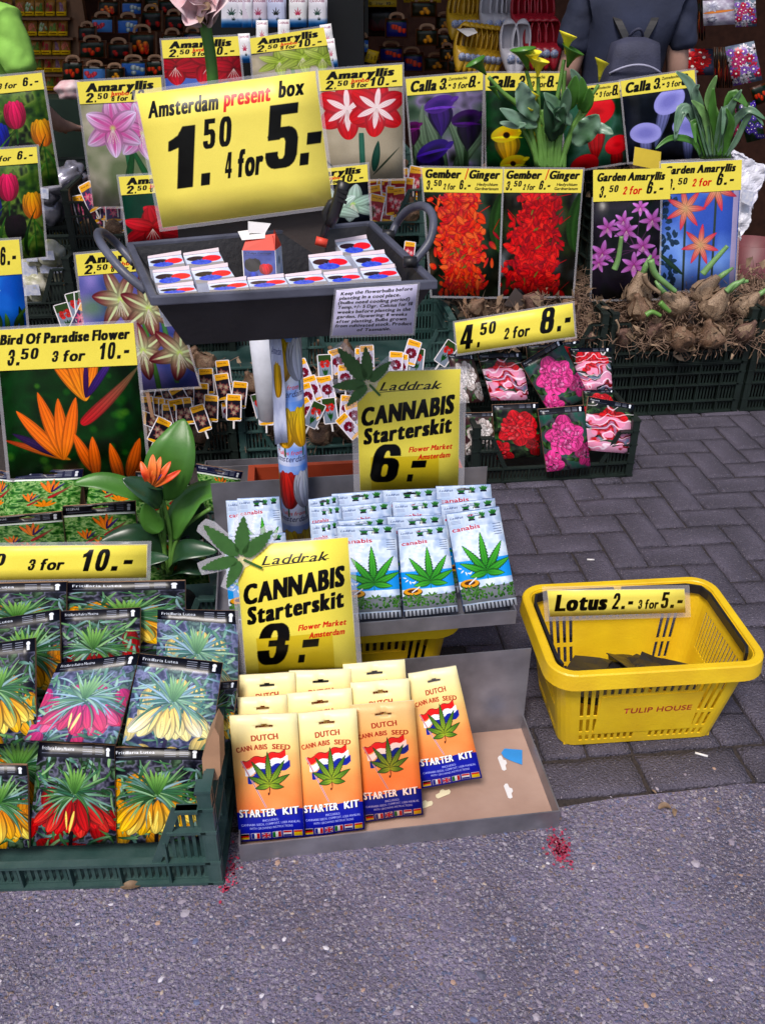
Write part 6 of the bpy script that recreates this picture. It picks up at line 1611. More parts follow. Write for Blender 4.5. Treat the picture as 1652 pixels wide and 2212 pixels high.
def tags(k, lst, art_, Y, label, grp, s=1.0, dY=.0):
    r = random.Random(len(lst))
    for i, t in enumerate(lst):
        u, v = px(k, t[:2])[0]; a = t[2]; kk = t[3] if len(t) > 3 else art_
        me, sm = tagm(kk)
        o = link('picture_tag', me, None, at(u, v, Y + dY * (v - px(k, lst[0][:2])[0][1]) * -.001 + r.uniform(-.01, .01)))
        sc = s * 1.3 * (t[4] if len(t) > 4 else 1); o.scale = (sc,) * 3
        o.rotation_euler = (R(-14), R(a), R(r.uniform(-15, 15))); o.rotation_mode = 'XYZ'
        vs_ = sorted(q_[1] for q_ in lst); lo, hi = vs_[len(vs_) // 3], vs_[2 * len(vs_) // 3]; band_ = lambda q_: 0 if q_[1] < lo else (1 if q_[1] < hi else 2)
        same = sorted([q_[0] for q_ in lst if band_(q_) == band_(t)]); wh = ', %s from left in the %s row' % (ORD[same.index(t[0])], ('upper', 'middle', 'lower')[band_(t)]) if len(lst) > 1 else ''
        tag(o, label + wh, 'plant tag', grp); link('stick', sm, o)
tags('q', [(190, 300, -40), (300, 330, 35), (105, 360, -8), (187, 400, 3), (417, 415, 6), (265, 475, -12), (350, 500, -25), (500, 480, 4), (540, 370, 0), (670, 310, -8), (665, 410, -8), (785, 470, 12), (575, 570, 2), (745, 565, 3), (100, 580, -5), (180, 590, 0), (240, 600, 3), (330, 600, -8), (390, 590, -8), (265, 640, 0), (498, 645, -16), (140, 665, -75), (190, 740, 30), (80, 420, 4), (100, 470, 15)],
     'dark', 2.98, 'dark striped flower tag', 'dark amaryllis tags', dY=1.6)
tags('q', [(1425, 265, -3, 'red'), (1460, 590, -8, 'red'), (945, 555, -12, 'red'), (985, 600, 2, 'burgundy'), (1330, 425, -20), (1440, 425, -16), (1380, 430, -4), (1575, 340, 3), (1520, 220, -12), (1260, 300, -20), (1295, 590, -30), (1590, 570, 4), (1600, 705, -45), (1345, 620, 30, 'red'), (1290, 480, -18), (1640, 620, -10)],
     'burgundy', 3.06, 'red bloom tag right of pole', 'red and burgundy tags', dY=1.6)
tags('h', [(700, 290, 0), (1020, 235, 15), (1055, 290, 4, 'red'), (1245, 240, 35, 'red'), (950, 325, 4), (920, 310, 0), (735, 270, 0)], 'burgundy', 3.12, 'tag behind figure 6 sign', 'tags behind the figure 6 sign')
tags('d', [(530, 330, -10), (580, 250, -25), (590, 330, -15), (665, 300, 0), (690, 310, 0), (730, 320, 5), (745, 230, -5), (705, 390, -22), (755, 385, 6), (640, 370, 8)], 'pink', 3.52, 'pink tag left of the trough', 'pink amaryllis tags', s=1.12)
tags('e', [(825, 165, 5), (890, 160, 0), (950, 160, -3), (885, 200, -5), (838, 225, 12), (930, 215, 3), (980, 220, 5), (1045, 150, 8), (1095, 185, 18), (780, 210, -5), (850, 320, 8), (790, 330, 12), (785, 270, -10), (935, 285, -5), (905, 275, 5)],
     'striped', 3.74, 'red white tag right of big sign', 'red and white amaryllis tags', s=1.2, dY=.8)
tags('d', [(500, 960, -12, 'red'), (540, 960, 4, 'red'), (430, 1030, -12, 'red'), (530, 1040, 30, 'pink'), (455, 1065, 0, 'pink')], 'red', 3.0, 'tag above bird of paradise picture', 'tags above the bird of paradise picture', s=1.1)
tags('e', [(1005, 605, 10)], 'striped', 3.3, 'lone small tag between trough handle and orange ginger picture', None, .8)
tags('q', [(695, 592, 0)], 'burgundy', 2.93, 'small pale lilac tag on the left ground crate shoulder', None, .7)

# ---------------------------------------------------------------- bags of bulbs
def lump(name, c, rx, ry, rz_, m, label, cat, grp, seed, rot=(0, 0, 0), lab=None):
    r = random.Random(seed); b = bmesh.new(); bmesh.ops.create_icosphere(b, subdivisions=4, radius=1)
    ph = [Vector((r.gauss(0, 1), r.gauss(0, 1), r.gauss(0, 1))).normalized() * r.uniform(3, 9) for _ in range(9)]; of = [r.uniform(0, 6.3) for _ in ph]
    for v in b.verts:
        k = 1 + sum(.035 * math.sin(v.co.dot(p) + o_) for p, o_ in zip(ph, of)); k += .02 * abs(math.sin(v.co.dot(ph[0]) * 2.3))
        v.co = Vector((v.co.x * rx * k, v.co.y * ry * k, v.co.z * rz_ * k))
    for f in b.faces: f.smooth = True
    me = bpy.data.meshes.new(name); b.to_mesh(me); b.free(); me.materials.append(M[m]); o = link(name, me, None, c); o.rotation_euler = rot; tag(o, label, cat, grp)
    if lab:
        lb = MB(); lb.poly([(-rx * .55, -ry * 1.06, rz_ * .35), (-rx * .55, -ry * 1.08, -rz_ * .3), (rx * .5, -ry * 1.08, -rz_ * .3), (rx * .5, -ry * 1.06, rz_ * .4)], (0, -.001, 0)); lb.build('label', M['label_w'], o)
    return o
for i, (x, y, rx, rz_, a, lb) in enumerate(((400, 140, .10, .045, -28, 'longest shiny foil bag on top of the heap'), (470, 100, .045, .05, 20, 'foil bag with pink end at the top right'), (390, 215, .08, .045, -10, 'foil bag in the middle of the heap'), (300, 215, .05, .06, 10, 'foil bag low at the left of the heap'), (265, 105, .04, .07, 0, 'foil bag behind the tulip picture edge'), (330, 330, .06, .07, 30, 'foil bag at the bottom of the heap'), (500, 190, .05, .035, 0, 'foil bag with blue label at the right'), (520, 150, .04, .04, 0, 'small foil bag at the far right'))):
    lump('foil_bag', at(*px('d', (x, y))[0], 3.78 + .02 * (i % 3)), rx, .045, rz_, 'foil', lb, 'bag', 'shiny foil bulb bags', 60 + i, (0, R(a), 0), lab=i in (3, 6))
for i, (x, y, rx, rz_, lb) in enumerate(((222, 700, .055, .085, 'yellow green net bag with label, front left'), (235, 620, .04, .05, 'net bag top with blue label, left'), (335, 610, .05, .05, 'net bag with picture label, upper right'), (345, 690, .065, .06, 'net bag with round pale label, middle'), (180, 830, .05, .07, 'net bag low at the left'), (245, 830, .05, .06, 'net bag low beside the crate side'), (440, 700, .04, .03, 'small net bag at the right'))):
    lump('net_bag', at(*px('d', (x, y))[0], 3.42 - .02 * (i % 3)), rx, .045, rz_, 'netbag', lb, 'bag', 'net bags of bulbs', 80 + i, (0, 0, 0), lab=True)
# crumpled clear white bag at the right
mb = MB(); P = PL(3.75, .6, 12, 8); out = px('c', (1430, 960), (1480, 955), (1600, 1010), (1680, 1070)) + px('f', (1660, 150), (1600, 320), (1540, 480), (1490, 545), (1470, 400), (1480, 200))
cb = P(*out[5]); g = [P(*q) - cb for q in out]; mb.poly(g, (0, .06, 0)); o = tag(mb.build('plastic_bag', M['plastic_white']), 'crumpled white plastic bag right of the star lily picture', 'bag'); o.location = cb
sb = o.modifiers.new('s', 'REMESH'); sb.mode = 'VOXEL'; sb.voxel_size = .009; ds = o.modifiers.new('d', 'DISPLACE'); tx = bpy.data.textures.new('crumple', 'CLOUDS'); tx.noise_scale = .11; tx.noise_type = 'HARD_NOISE'; ds.texture = tx; ds.strength = .05
M['plastic_white'].node_tree.nodes['Principled BSDF'].inputs['Roughness'].default_value = .3
tag(card('note_card', [P(*q) - Vector((0, .03, 0)) for q in px('f', (1490, 190), (1570, 215), (1545, 300), (1482, 270))], M['label_w'], th=.001), 'small printed label on the crumpled white bag', 'label')
yp = PL(3.72, .8, 4, 6); tag(card('yellow_card', [yp(*q) for q in px('c', (820, 935), (988, 968), (980, 1085), (808, 1050))], M['yellowpaper'], th=.002), 'blank orange yellow card standing behind the garden amaryllis strip', 'card')
for lb, k, q, Y in (('dark grey card stuck in the ginger roots', 'r', [(430, 330), (540, 170), (690, 320), (600, 350)], 3.36), ('small brown card stuck between the bulbs', 'i', [(1165, 25), (1240, 45), (1235, 195), (1160, 165)], 3.30)):
    pp = PL(Y, .4, 8, 6); tag(card('stall_card', [pp(*c_) for c_ in px(k, *q)], M['board'], th=.002, side=M['board']), lb, 'card')
# ---------------------------------------------------------------- live plants
def blade(mb, pts, w, up=(0, -.3, 1), fold=.25, n=12, prof=None, wave=0, mat=None, seed=0):
    P = bez(pts, n); K = len(P); V, F = [], []; up = Vector(up); r = random.Random(seed)
    for i, p in enumerate(P):
        t = i / (K - 1)
        d = (P[min(i + 1, K - 1)] - P[max(i - 1, 0)]).normalized()
        sd = d.cross(up).normalized(); nn = sd.cross(d).normalized()
        q = w * (prof(t) if prof else max(.03, math.sin(math.pi * min(1, t * .96 + .04)) ** .8))
        wv = wave * math.sin(t * 22 + seed)
        V += [p - sd * q + nn * (q * fold + wv * q), p - sd * q * .5 + nn * q * fold * .4, p, p + sd * q * .5 + nn * q * fold * .4, p + sd * q + nn * (q * fold - wv * q)]
    for i in range(K - 1):
        for k in range(4): F.append((i * 5 + k, i * 5 + k + 1, i * 5 + 6 + k, i * 5 + 5 + k))
    mb.add(V, F, True, mat)
def thing_at(name, loc, label, cat, group=None): return empty(name, loc, label, cat, group)
def A(k, Y, *xy):
    Ys = Y if isinstance(Y, (list, tuple)) else [Y] * len(xy)
    return [at(u, v, y) for (u, v), y in zip(px(k, *xy), Ys)]
def part(root, name, m, fn):
    mb = MB(); fn(mb); c = root.location; mb.v = [tuple(Vector(p) - c) for p in mb.v]; o = mb.build(name, M[m], root)
    if name in ('leaf', 'petal', 'flower', 'leaf_blade'):
        s = o.modifiers.new('t', 'SOLIDIFY'); s.thickness = .0008
    return o
# bird of paradise plant in the second crate
S = thing_at('bird_of_paradise_plant', at(375, 1225, 1.98), 'potted plant with one huge green leaf and an orange bird of paradise flower', 'plant')
YP = 1.80
broad = lambda t: max(.02, math.sin(math.pi * min(1, t ** .8)) ** .85)
part(S, 'leaf', 'leaf', lambda m: blade(m, A('g', [1.8, 1.79, 1.8, 1.84], (1035, 1180), (1080, 1010), (1140, 830), (1182, 660)), .057, (0, -1, .35), .2, 16, broad))
for w, pts in ((.026, [(1010, 60 + 1144 - 0), (900, 1060), (780, 1010)]),): pass
part(S, 'leaf', 'leaf', lambda m: blade(m, A('j', [1.80, 1.78, 1.77, 1.76], (960, 170), (850, 110), (650, 50), (475, 62)), .026, (0, -.6, 1), .3, 14))
part(S, 'leaf', 'leaf_dark', lambda m: blade(m, A('j', [1.78, 1.75, 1.74], (1035, 200), (960, 120), (790, 30)), .028, (0, -.7, 1), .3))
part(S, 'leaf', 'leaf', lambda m: blade(m, A('j', [1.80, 1.81, 1.82, 1.8], (1110, 420), (1160, 280), (1300, 130), (1535, 100)), .036, (0, -.6, 1), .35, 14))
part(S, 'leaf', 'leaf', lambda m: blade(m, A('j', 1.77, (1040, 370), (980, 300), (940, 180)), .026, (0, -1, .4), .3))
part(S, 'leaf', 'leaf_dark', lambda m: blade(m, A('j', [1.8, 1.76, 1.74], (1070, 560), (900, 400), (640, 440)), .03, (0, -.5, 1), .3))
part(S, 'leaf', 'leaf_dark', lambda m: blade(m, A('j', [1.8, 1.76, 1.75], (1095, 600), (1180, 500), (1400, 500)), .03, (0, -.5, 1), .3))
part(S, 'leaf', 'leaf_dark', lambda m: blade(m, A('j', [1.8, 1.74, 1.73], (1060, 620), (950, 560), (1090, 540)), .022, (0, -.5, 1), .3))
part(S, 'leaf', 'leaf_dark', lambda m: blade(m, A('j', [1.82, 1.78, 1.76], (1100, 640), (1200, 590), (1320, 640)), .028, (0, -.5, 1), .3))
part(S, 'leaf', 'leaf_dark', lambda m: blade(m, A('j', [1.82, 1.85, 1.86], (1120, 560), (1250, 330), (1300, 180)), .03, (0, -1, .5), .3))
for pts in ([(1050, 640), (1060, 420), (1035, 200)], [(1085, 640), (1050, 450), (1010, 330)], [(1105, 640), (1120, 480), (1200, 330), (1360, 220)], [(1095, 640), (1100, 420), (1070, 250), (1030, 110)]):
    part(S, 'stem', 'stem', lambda m: m.tube(bez(A('j', 1.80, *pts), 14), .0055, 8))
part(S, 'beak', 'leaf_dark', lambda m: blade(m, A('j', [1.765] * 3, (1050, 95), (1000, 82), (870, 55)), .012, (0, -.6, 1), .8))
for (x0, y0, x1, y1, mm, w) in ((962, 1090, 907, 935, 'petal_o', .011), (972, 1095, 985, 890, 'petal_o', .0125), (978, 1095, 1035, 905, 'petal_o', .010), (985, 1095, 1100, 935, 'petal_o', .010), (992, 1098, 1165, 992, 'petal_o', .009), (980, 1080, 1058, 975, 'petal_v', .006), (968, 1095, 1010, 940, 'petal_o', .008), (985, 1096, 1080, 960, 'petal_o', .007)):
    part(S, 'petal', mm, lambda m: blade(m, A('g', [1.765, 1.75, 1.765], (x0, y0), ((x0 + x1) / 2 + 4, (y0 + y1) / 2), (x1, y1)), w * .8, (0, -1, .3), .4, 10))
part(S, 'pot', 'crate_dark', lambda m: m.tube([at(375, 1310, 1.98) + Vector((0, 0, -.1)), at(375, 1310, 1.98) + Vector((0, 0, .02))], [.05, .065], 20))
# yellow calla plant
YC = 3.74
S = thing_at('calla_plant', at(1190, 372, YC), 'tall calla plant with yellow trumpet flowers rising over the yellow calla picture', 'plant')
def stem(S, k, pts, w=.012, Y=YC): part(S, 'stem', 'stem', lambda m: m.tube(bez(A(k, Y, *pts), 14), [w * (1 - .4 * i / 16) for i in range(len(bez(A(k, Y, *pts), 14)))], 7))
for pts in ([(230, 1070), (210, 800), (205, 490)], [(260, 1070), (190, 700), (130, 450)], [(330, 1070), (350, 800), (375, 450)], [(350, 1060), (430, 800), (590, 540)], [(290, 1070), (300, 800), (370, 380)], [(210, 1060), (150, 900), (70, 770)], [(200, 1060), (130, 740), (-30, 580), (-110, 490)],
            [(310, 1070), (330, 900), (400, 760)], [(340, 1070), (410, 880), (480, 720)], [(245, 1070), (250, 900), (230, 700)], [(275, 1070), (265, 850), (180, 690)], [(365, 1070), (390, 900), (520, 700)], [(220, 1070), (200, 850), (60, 620)]): stem(S, 'c', pts)
def trumpet(S, k, base, top, w, m='petal_y', Y=YC, tip=None):
    b, t = A(k, [Y - .01, Y - .03], base, top); d = (t - b); L = d.length; d.normalize()
    x = d.cross(Vector((0, 1, 0))).normalized(); y = d.cross(x); N = 18; prof = [(0, .1), (.25, .2), (.5, .34), (.75, .55), (.9, .85), (1.0, 1.1)]
    V, F = [], []
    for j, (h, r_) in enumerate(prof):
        for i in range(N):
            a = 6.2832 * i / N; lift = .22 * (1 + math.cos(a - .6)) * (h ** 3) * L
            V.append(b + d * (h * L * .85 + lift) + (x * math.cos(a) + y * math.sin(a)) * w * r_)
    for j in range(len(prof) - 1):
        for i in range(N): F.append((j * N + i, j * N + (i + 1) % N, (j + 1) * N + (i + 1) % N, (j + 1) * N + i))
    part(S, 'flower', m, lambda mb: mb.add(V, F, True))
    if m == 'petal_y': part(S, 'spadix', 'petal_y', lambda mb: mb.tube([b + d * L * .2, b + d * L * .75], .006, 8))
trumpet(S, 'c', (378, 345), (395, 225), .032); trumpet(S, 'c', (200, 490), (212, 385), .036); trumpet(S, 'c', (592, 520), (610, 395), .026); trumpet(S, 'c', (170, 700), (182, 600), .018); trumpet(S, 'c', (180, 430), (165, 340), .034)
trumpet(S, 'c', (150, 760), (155, 695), .012); trumpet(S, 'c', (140, 440), (110, 320), .044, 'leaf'); trumpet(S, 'c', (390, 430), (425, 320), .042, 'leaf'); trumpet(S, 'b', (1500, 480), (1435, 400), .036, 'leaf'); trumpet(S, 'b', (1590, 640), (1540, 560), .015, 'leaf')
lf = [((205, 760), (120, 650), (95, 520), .055, 'leaf_sheen', 1), ((420, 790), (330, 700), (240, 590), .04, 'leaf_sheen', 1), ((430, 920), (520, 820), (590, 730), .06, 'leaf_sheen', 1), ((500, 830), (600, 820), (685, 855), .028, 'leaf_sheen', 1), ((505, 590), (450, 510), (410, 440), .026, 'leaf_sheen', 0), ((470, 700), (490, 620), (480, 490), .03, 'leaf', 0), ((400, 700), (420, 600), (445, 480), .04, 'leaf', 0),
      ((200, 800), (90, 770), (-40, 690), .035, 'leaf_sheen', 1), ((360, 780), (380, 650), (390, 560), .03, 'leaf_sheen', 0), ((-40, 780), (60, 800), (130, 790), .02, 'leaf_sheen', 0), ((300, 900), (290, 780), (250, 640), .045, 'leaf_dark', 0), ((250, 850), (330, 760), (370, 680), .04, 'leaf_dark', 1), ((490, 720), (520, 650), (530, 560), .03, 'leaf', 0), ((345, 860), (330, 740), (300, 700), .04, 'leaf_dark', 0)]
for i, (p0, p1, p2, w, m_, wv) in enumerate(lf):
    part(S, 'leaf', m_, lambda m: blade(m, A('c', [YC - .02, YC - .05, YC - .07], p0, p1, p2), w * .72, (0, -1, .4), .3, 14, wave=.25 * wv, seed=i))
# leafy plant on the right
S = thing_at('leafy_plant', at(1535, 345, 3.8), 'small leafy green plant with curling pale leaves above the garden amaryllis', 'plant')
R_ = [((1290, 1000), (1250, 800), (1180, 560), (1080, 455), .035, 'leaf_sheen'), ((1240, 1000), (1190, 760), (1110, 700), (1075, 900), .035, 'leaf_sheen'), ((1230, 990), (1200, 760), (1140, 700), (1080, 850), .028, 'leaf_sheen'), ((1330, 1000), (1320, 760), (1290, 620), (1340, 480), .035, 'leaf_pale'), ((1345, 1000), (1400, 800), (1440, 610), (1540, 680), .04, 'leaf'),
      ((1380, 1000), (1440, 800), (1540, 700), (1650, 760), .026, 'leaf_sheen'), ((1330, 1000), (1350, 850), (1390, 680), (1375, 870), .025, 'leaf_sheen'), ((1240, 990), (1180, 900), (1050, 880), (950, 950), .02, 'leaf'), ((1300, 990), (1280, 800), (1240, 700), (1180, 640), .028, 'leaf_pale'), ((1390, 1000), (1410, 880), (1430, 780), (1400, 690), .026, 'leaf'), ((1400, 1000), (1460, 900), (1560, 720), (1640, 800), .02, 'leaf_sheen'),
      ((1270, 1000), (1230, 850), (1190, 780), (1210, 920), .022, 'leaf'), ((1310, 1000), (1260, 780), (1200, 600), (1230, 540), .03, 'leaf_sheen'), ((1360, 1000), (1330, 800), (1310, 700), (1320, 560), .032, 'leaf'), ((1350, 1000), (1390, 820), (1420, 700), (1500, 570), .03, 'leaf_sheen')]
for i, (*pp, w, m_) in enumerate(R_): part(S, 'leaf', m_, lambda m: blade(m, A('c', [3.76, 3.74, 3.72, 3.70], *pp), w * .62, (0, -1, .4), .35, 16, wave=.16, seed=i, prof=lambda t: max(.12, math.sin(math.pi * min(1, t * .9 + .08)) ** .8)))
for x in range(1250, 1420, 13): part(S, 'stem', 'stem', lambda m: m.tube(bez(A('c', 3.77, (x, 1010), (x - 4 + (x % 7), 850), (x + (x - 1330) * .3, 720)), 10), .009, 6))
# pink amaryllis standing behind the big sign
YA = 3.2
S = thing_at('amaryllis_plant', at(462, 260, YA), 'tall green stalk with pale pink amaryllis flower above the big yellow sign', 'plant')
part(S, 'stem', 'leaf', lambda m: m.tube(bez(A('a', YA, (1385, 720), (1360, 400), (1325, 180), (1320, 140)), 14), .019, 12))
for (x1, y1, w, m_) in ((1090, -10, .055, 'petal_p'), (1195, 165, .035, 'petal_p'), (1230, -90, .06, 'petal_p'), (1470, 5, .055, 'petal_p'), (1440, -90, .055, 'petal_p'), (1330, -130, .06, 'petal_p'), (1250, 30, .035, 'petal_p'), (1400, 60, .03, 'petal_p'), (1290, 150, .014, 'husk'), (1345, 60, .02, 'husk')):
    part(S, 'petal', m_, lambda m: blade(m, A('a', [YA, YA - .06, YA - .1], (1322, 140 if m_ != 'husk' else 170), ((1322 + x1) / 2 - 10, (100 + y1) / 2 - 20), (x1, y1)), w, (0, -1, .5), .3, 12))
# ---------------------------------------------------------------- people
def skin(name, verts, edges, radii, m, parent=None, sub=2, org=None):
    me = bpy.data.meshes.new(name); me.from_pydata([tuple(v) for v in verts], edges, [])
    o = link(name, me, parent, org); me.materials.append(m)
    s = o.modifiers.new('skin', 'SKIN'); s.use_smooth_shade = True
    for i, r_ in enumerate(radii): me.skin_vertices[0].data[i].radius = r_ if isinstance(r_, tuple) else (r_, r_)
    me.skin_vertices[0].data[0].use_root = True
    u = o.modifiers.new('sub', 'SUBSURF'); u.levels = u.render_levels = sub; return o
def person(loc, rz, label, shirt, k=1.0, arm=None):
    root = empty('person', loc, label, 'person', None, rz)
    V = [(0, 0, .95), (0, .01, 1.12), (0, .02, 1.30), (0, .02, 1.44), (0, .0, 1.53), (0, -.03, 1.62), (0, -.035, 1.74)]; E = [(i, i + 1) for i in range(6)]; Rr = [(.16, .115), (.15, .105), (.175, .12), (.12, .09), (.058, .06), (.075, .09), (.07, .085)]
    for s in (-1, 1):
        b = len(V); V += [(s * .17, .02, 1.42), (s * .235, .03, 1.14), (s * .215, -.16, 1.02), (s * .20, -.24, 1.00)]; Rr += [.062, .047, .035, (.028, .018)]; E += [(3, b), (b, b + 1), (b + 1, b + 2), (b + 2, b + 3)]
        for q in range(5):
            f = len(V); x = s * (.20 + (q - 2) * .018); L = (.05, .075, .08, .075, .06)[q]
            if q == 0: V += [(s * .165, -.25, .985), (s * .15, -.285, .97)]
            else: V += [(x, -.285, .995), (x, -.285 - L * .6, .975)]
            Rr += [.0095, .008]; E += [(b + 3, f), (f, f + 1)]
        b = len(V); V += [(s * .095, 0, .88), (s * .10, -.01, .50), (s * .10, .02, .09), (s * .105, -.10, .035)]; Rr += [.09, .062, .042, (.04, .03)]; E += [(0, b), (b, b + 1), (b + 1, b + 2), (b + 2, b + 3)]
    skin('body', V, E, Rr, M['skin'], root)
    T = [(0, 0, .93), (0, .01, 1.12), (0, .02, 1.30), (0, .02, 1.45), (0, .01, 1.535)]; TE = [(i, i + 1) for i in range(4)]; TR = [(.185, .135), (.18, .13), (.205, .145), (.15, .115), (.085, .085)]
    for s in (-1, 1): b = len(T); T += [(s * .18, .02, 1.425), (s * .225, .03, 1.27), (s * .235, .03, 1.22)]; TR += [.083, .078, .076]; TE += [(3, b), (b, b + 1), (b + 1, b + 2)]
    sh_ = skin('shirt', T, TE, TR, M[shirt], root); tx = bpy.data.textures.new('folds', 'CLOUDS'); tx.noise_scale = .16; tx.noise_type = 'HARD_NOISE'; sh_.modifiers['sub'].render_levels = sh_.modifiers['sub'].levels = 3; dm = sh_.modifiers.new('folds', 'DISPLACE'); dm.texture = tx; dm.strength = .025; dm.texture_coords = 'LOCAL'; dm.mid_level = .5
    J = [(0, 0, .97)]; JE = []; JR = [(.175, .13)]
    for s in (-1, 1): b = len(J); J += [(s * .10, 0, .86), (s * .105, -.01, .50), (s * .105, .02, .1)]; JR += [.108, .082, .07]; JE += [(0, b), (b, b + 1), (b + 1, b + 2)]
    skin('trousers', J, JE, JR, M['denim'], root)
    skin('hair', [(0, .015, 1.66), (0, .0, 1.76), (0, -.05, 1.79)], [(0, 1), (1, 2)], [(.085, .09), (.088, .098), (.075, .07)], M['hair'], root)
    for s in (-1, 1): skin('shoe', [(s * .105, .05, .045), (s * .108, -.13, .035)], [(0, 1)], [(.045, .045), (.045, .032)], M['black'], root)
    MB().box(-.012, -.135, 1.655, .012, -.112, 1.69).build('nose', M['skin'], root)
    for s in (-1, 1): MB().tube([(s * .032, -.118, 1.70), (s * .032, -.124, 1.70)], .011, 8).build('eye', M['black'], root); MB().tube([(s * .078, -.02, 1.70), (s * .088, -.015, 1.70)], [.026, .02], 10).build('ear', M['skin'], root)
    root.scale = (k, k, k); return root
p = at(1334, 200, 4.35); pr = person((p.x + .01, 4.38, 0), R(180), 'man seen from behind in navy shirt with small dark backpack', 'navy', 1.06)
# the backpack hangs on him, its straps over the shoulders
bp_ = empty('backpack', (p.x + .01, 4.38 - .17, 1.2), 'small dark blue backpack with grey piping worn by the man', 'backpack')
b = bmesh.new(); bmesh.ops.create_cube(b, size=1); bmesh.ops.subdivide_edges(b, edges=b.edges, cuts=5, use_grid_fill=True)
for v in b.verts:
    x, y, z = v.co * 2; q = v.co.normalized() * .5; v.co = v.co.lerp(q, .42)
    w = .30 * (1 - .28 * (v.co.z + .5)); v.co = Vector((v.co.x * w, v.co.y * .14 - .02 * (1 - v.co.z), v.co.z * .40 - .03))
for f in b.faces: f.smooth = True
me = bpy.data.meshes.new('bag_body'); b.to_mesh(me); b.free(); me.materials.append(M['pack']); link('bag_body', me, bp_)
def arc(w, z0, dz, y, n=10): return [Vector((w * (t / n * 2 - 1), y - .03 * (1 - (t / n * 2 - 1) ** 2), z0 + dz * (1 - (t / n * 2 - 1) ** 2))) for t in range(n + 1)]
MB().tube(arc(.11, .03, .035, -.078), .005, 6).build('piping', M['grey_trim'], bp_); MB().tube(arc(.10, -.12, .045, -.085), .013, 6).build('piping', M['grey_trim'], bp_); MB().tube(arc(.03, .165, .03, -.01), .006, 6).build('top_loop', M['pack'], bp_)
for s in (-1, 1):
    mb = MB(); q = bez([Vector((s * .035, -.01, .15)), Vector((s * .075, .02, .22)), Vector((s * .11, .1, .285)), Vector((s * .125, .2, .31)), Vector((s * .13, .32, .25))], 16)
    V, F = [], []
    for i, c_ in enumerate(q): V += [c_ + Vector((-.016, -.0, .004)), c_ + Vector((.016, 0, .004)), c_ + Vector((.016, .008, -.006)), c_ + Vector((-.016, .008, -.006))]
    for i in range(len(q) - 1):
        for k in range(4): F.append((i * 4 + k, i * 4 + (k + 1) % 4, i * 4 + 4 + (k + 1) % 4, i * 4 + 4 + k))
    mb.add(V, F); mb.build('strap', M['handle'], bp_)
p = at(-12, 60, 4.15); person((p.x - .085, 4.15, 0), R(160), 'person in bright green shirt half cut off by the left edge', 'green_shirt', 1.0)
# ---------------------------------------------------------------- inside of the stall
YB = 6.3
mb = MB(); mb.box(-4.2, YB + .1, 0, 5.0, YB + .2, 3.1); tag(mb.build('back_wall', M['wallc']), kind='structure')
for x, nm in ((-4.4, 'side_wall'), (5.0, 'side_wall')): mb = MB(); mb.box(x, 4.9, 0, x + .12, YB + .2, 3.1); tag(mb.build(nm, M['wallc']), kind='structure')
mb = MB(); mb.box(-4.6, 4.1, 2.6, 5.4, YB + .25, 2.7); tag(mb.build('unseen_shade_roof', M['shade_roof']), kind='structure')  # unseen roof, added to darken the inside of the stall
fl = empty('shop_floor', (0, 0, 0)); tag(fl, kind='structure')
for i in range(-26, 40):
    x = i * .12
    if -2.4 < x < 4.6: MB().box(x + .001, 4.85, -.012, x + .118, YB + .1, .012).build('plank', M['wood'], fl)
def hang_card(lab, c, w, h, Y, a, name='hanging_packet', cat='packet', grp=None, rot=0, n=0, side='black', lean=0, k='a', th=.004):
    """a printed packet hanging on a hook, w and h in view units, with n more close behind it"""
    u, v = px(k, c)[0]; f = VIEWS[k][2]; P = PL(Y, 1, lean, random.Random(int(u + v)).uniform(-12, 12)); P.p = at(u, v, Y)
    ca, sa = math.cos(R(rot)), math.sin(R(rot))
    q = [(u + (x * ca - y * sa) * f, v + (x * sa + y * ca) * f) for x, y in ((-w / 2, -h / 2), (w / 2, -h / 2), (w / 2, h / 2), (-w / 2, h / 2))]
    o = tag(card(name, [P(*t) for t in q], ART[a], th=th, side=side, n=3, wr=.003, seed=int(u)), lab, cat, grp)
    return o
# rack of seed packets at the left
seeds = [(y, xs) for y, xs in ((50, (-20, 50, 130, 190, 258, 325, 395)), (178, (20, 90, 150, 210, 280, 345, 405)), (300, (160, 235, 300, 365, 425)), (412, (120, 190, 250, 315, 370, 430)), (530, (150, 215, 270, 330, 390)), (645, (230, 290, 350)), (760, (240, 300, 360)))]
rowname = ('top', 'second', 'third', 'fourth', 'fifth', 'sixth', 'lowest')
for j, (y, xs) in enumerate(seeds):
    for i, x in enumerate(xs): hang_card('yellow footed seed packet, %s from left in %s rack row' % (ORD[i], rowname[j]), (x, y), 62, 104, 5.7, 'seed_%d' % ((i * 2 + j * 3) % 5), 'seed_packet', 'packet', 'seed packets on the left wall rack', side='yellowpaper')
q0, q1 = A('a', 5.65, (437, -40), (500, 420)); rk = empty('seed_rack', (q0.x, 5.7, 0), 'brown wall rack that carries the rows of seed packets', 'rack')
MB().box(-.01, 0, 0, .06, .05, 2.3).build('post', M['rack'], rk); MB().box(-1.6, 0, 0, -1.55, .05, 2.3).build('post', M['rack'], rk); MB().box(-1.549, .03, 0, -.0105, .05, 2.3).build('rack_back', M['rack'], rk)
for y, _ in seeds: z = at(*px('a', (300, y + 62))[0], 5.7).z; MB().box(-1.549, -.05, z - .012, -.0105, .028, z).build('shelf', M['rack'], rk)
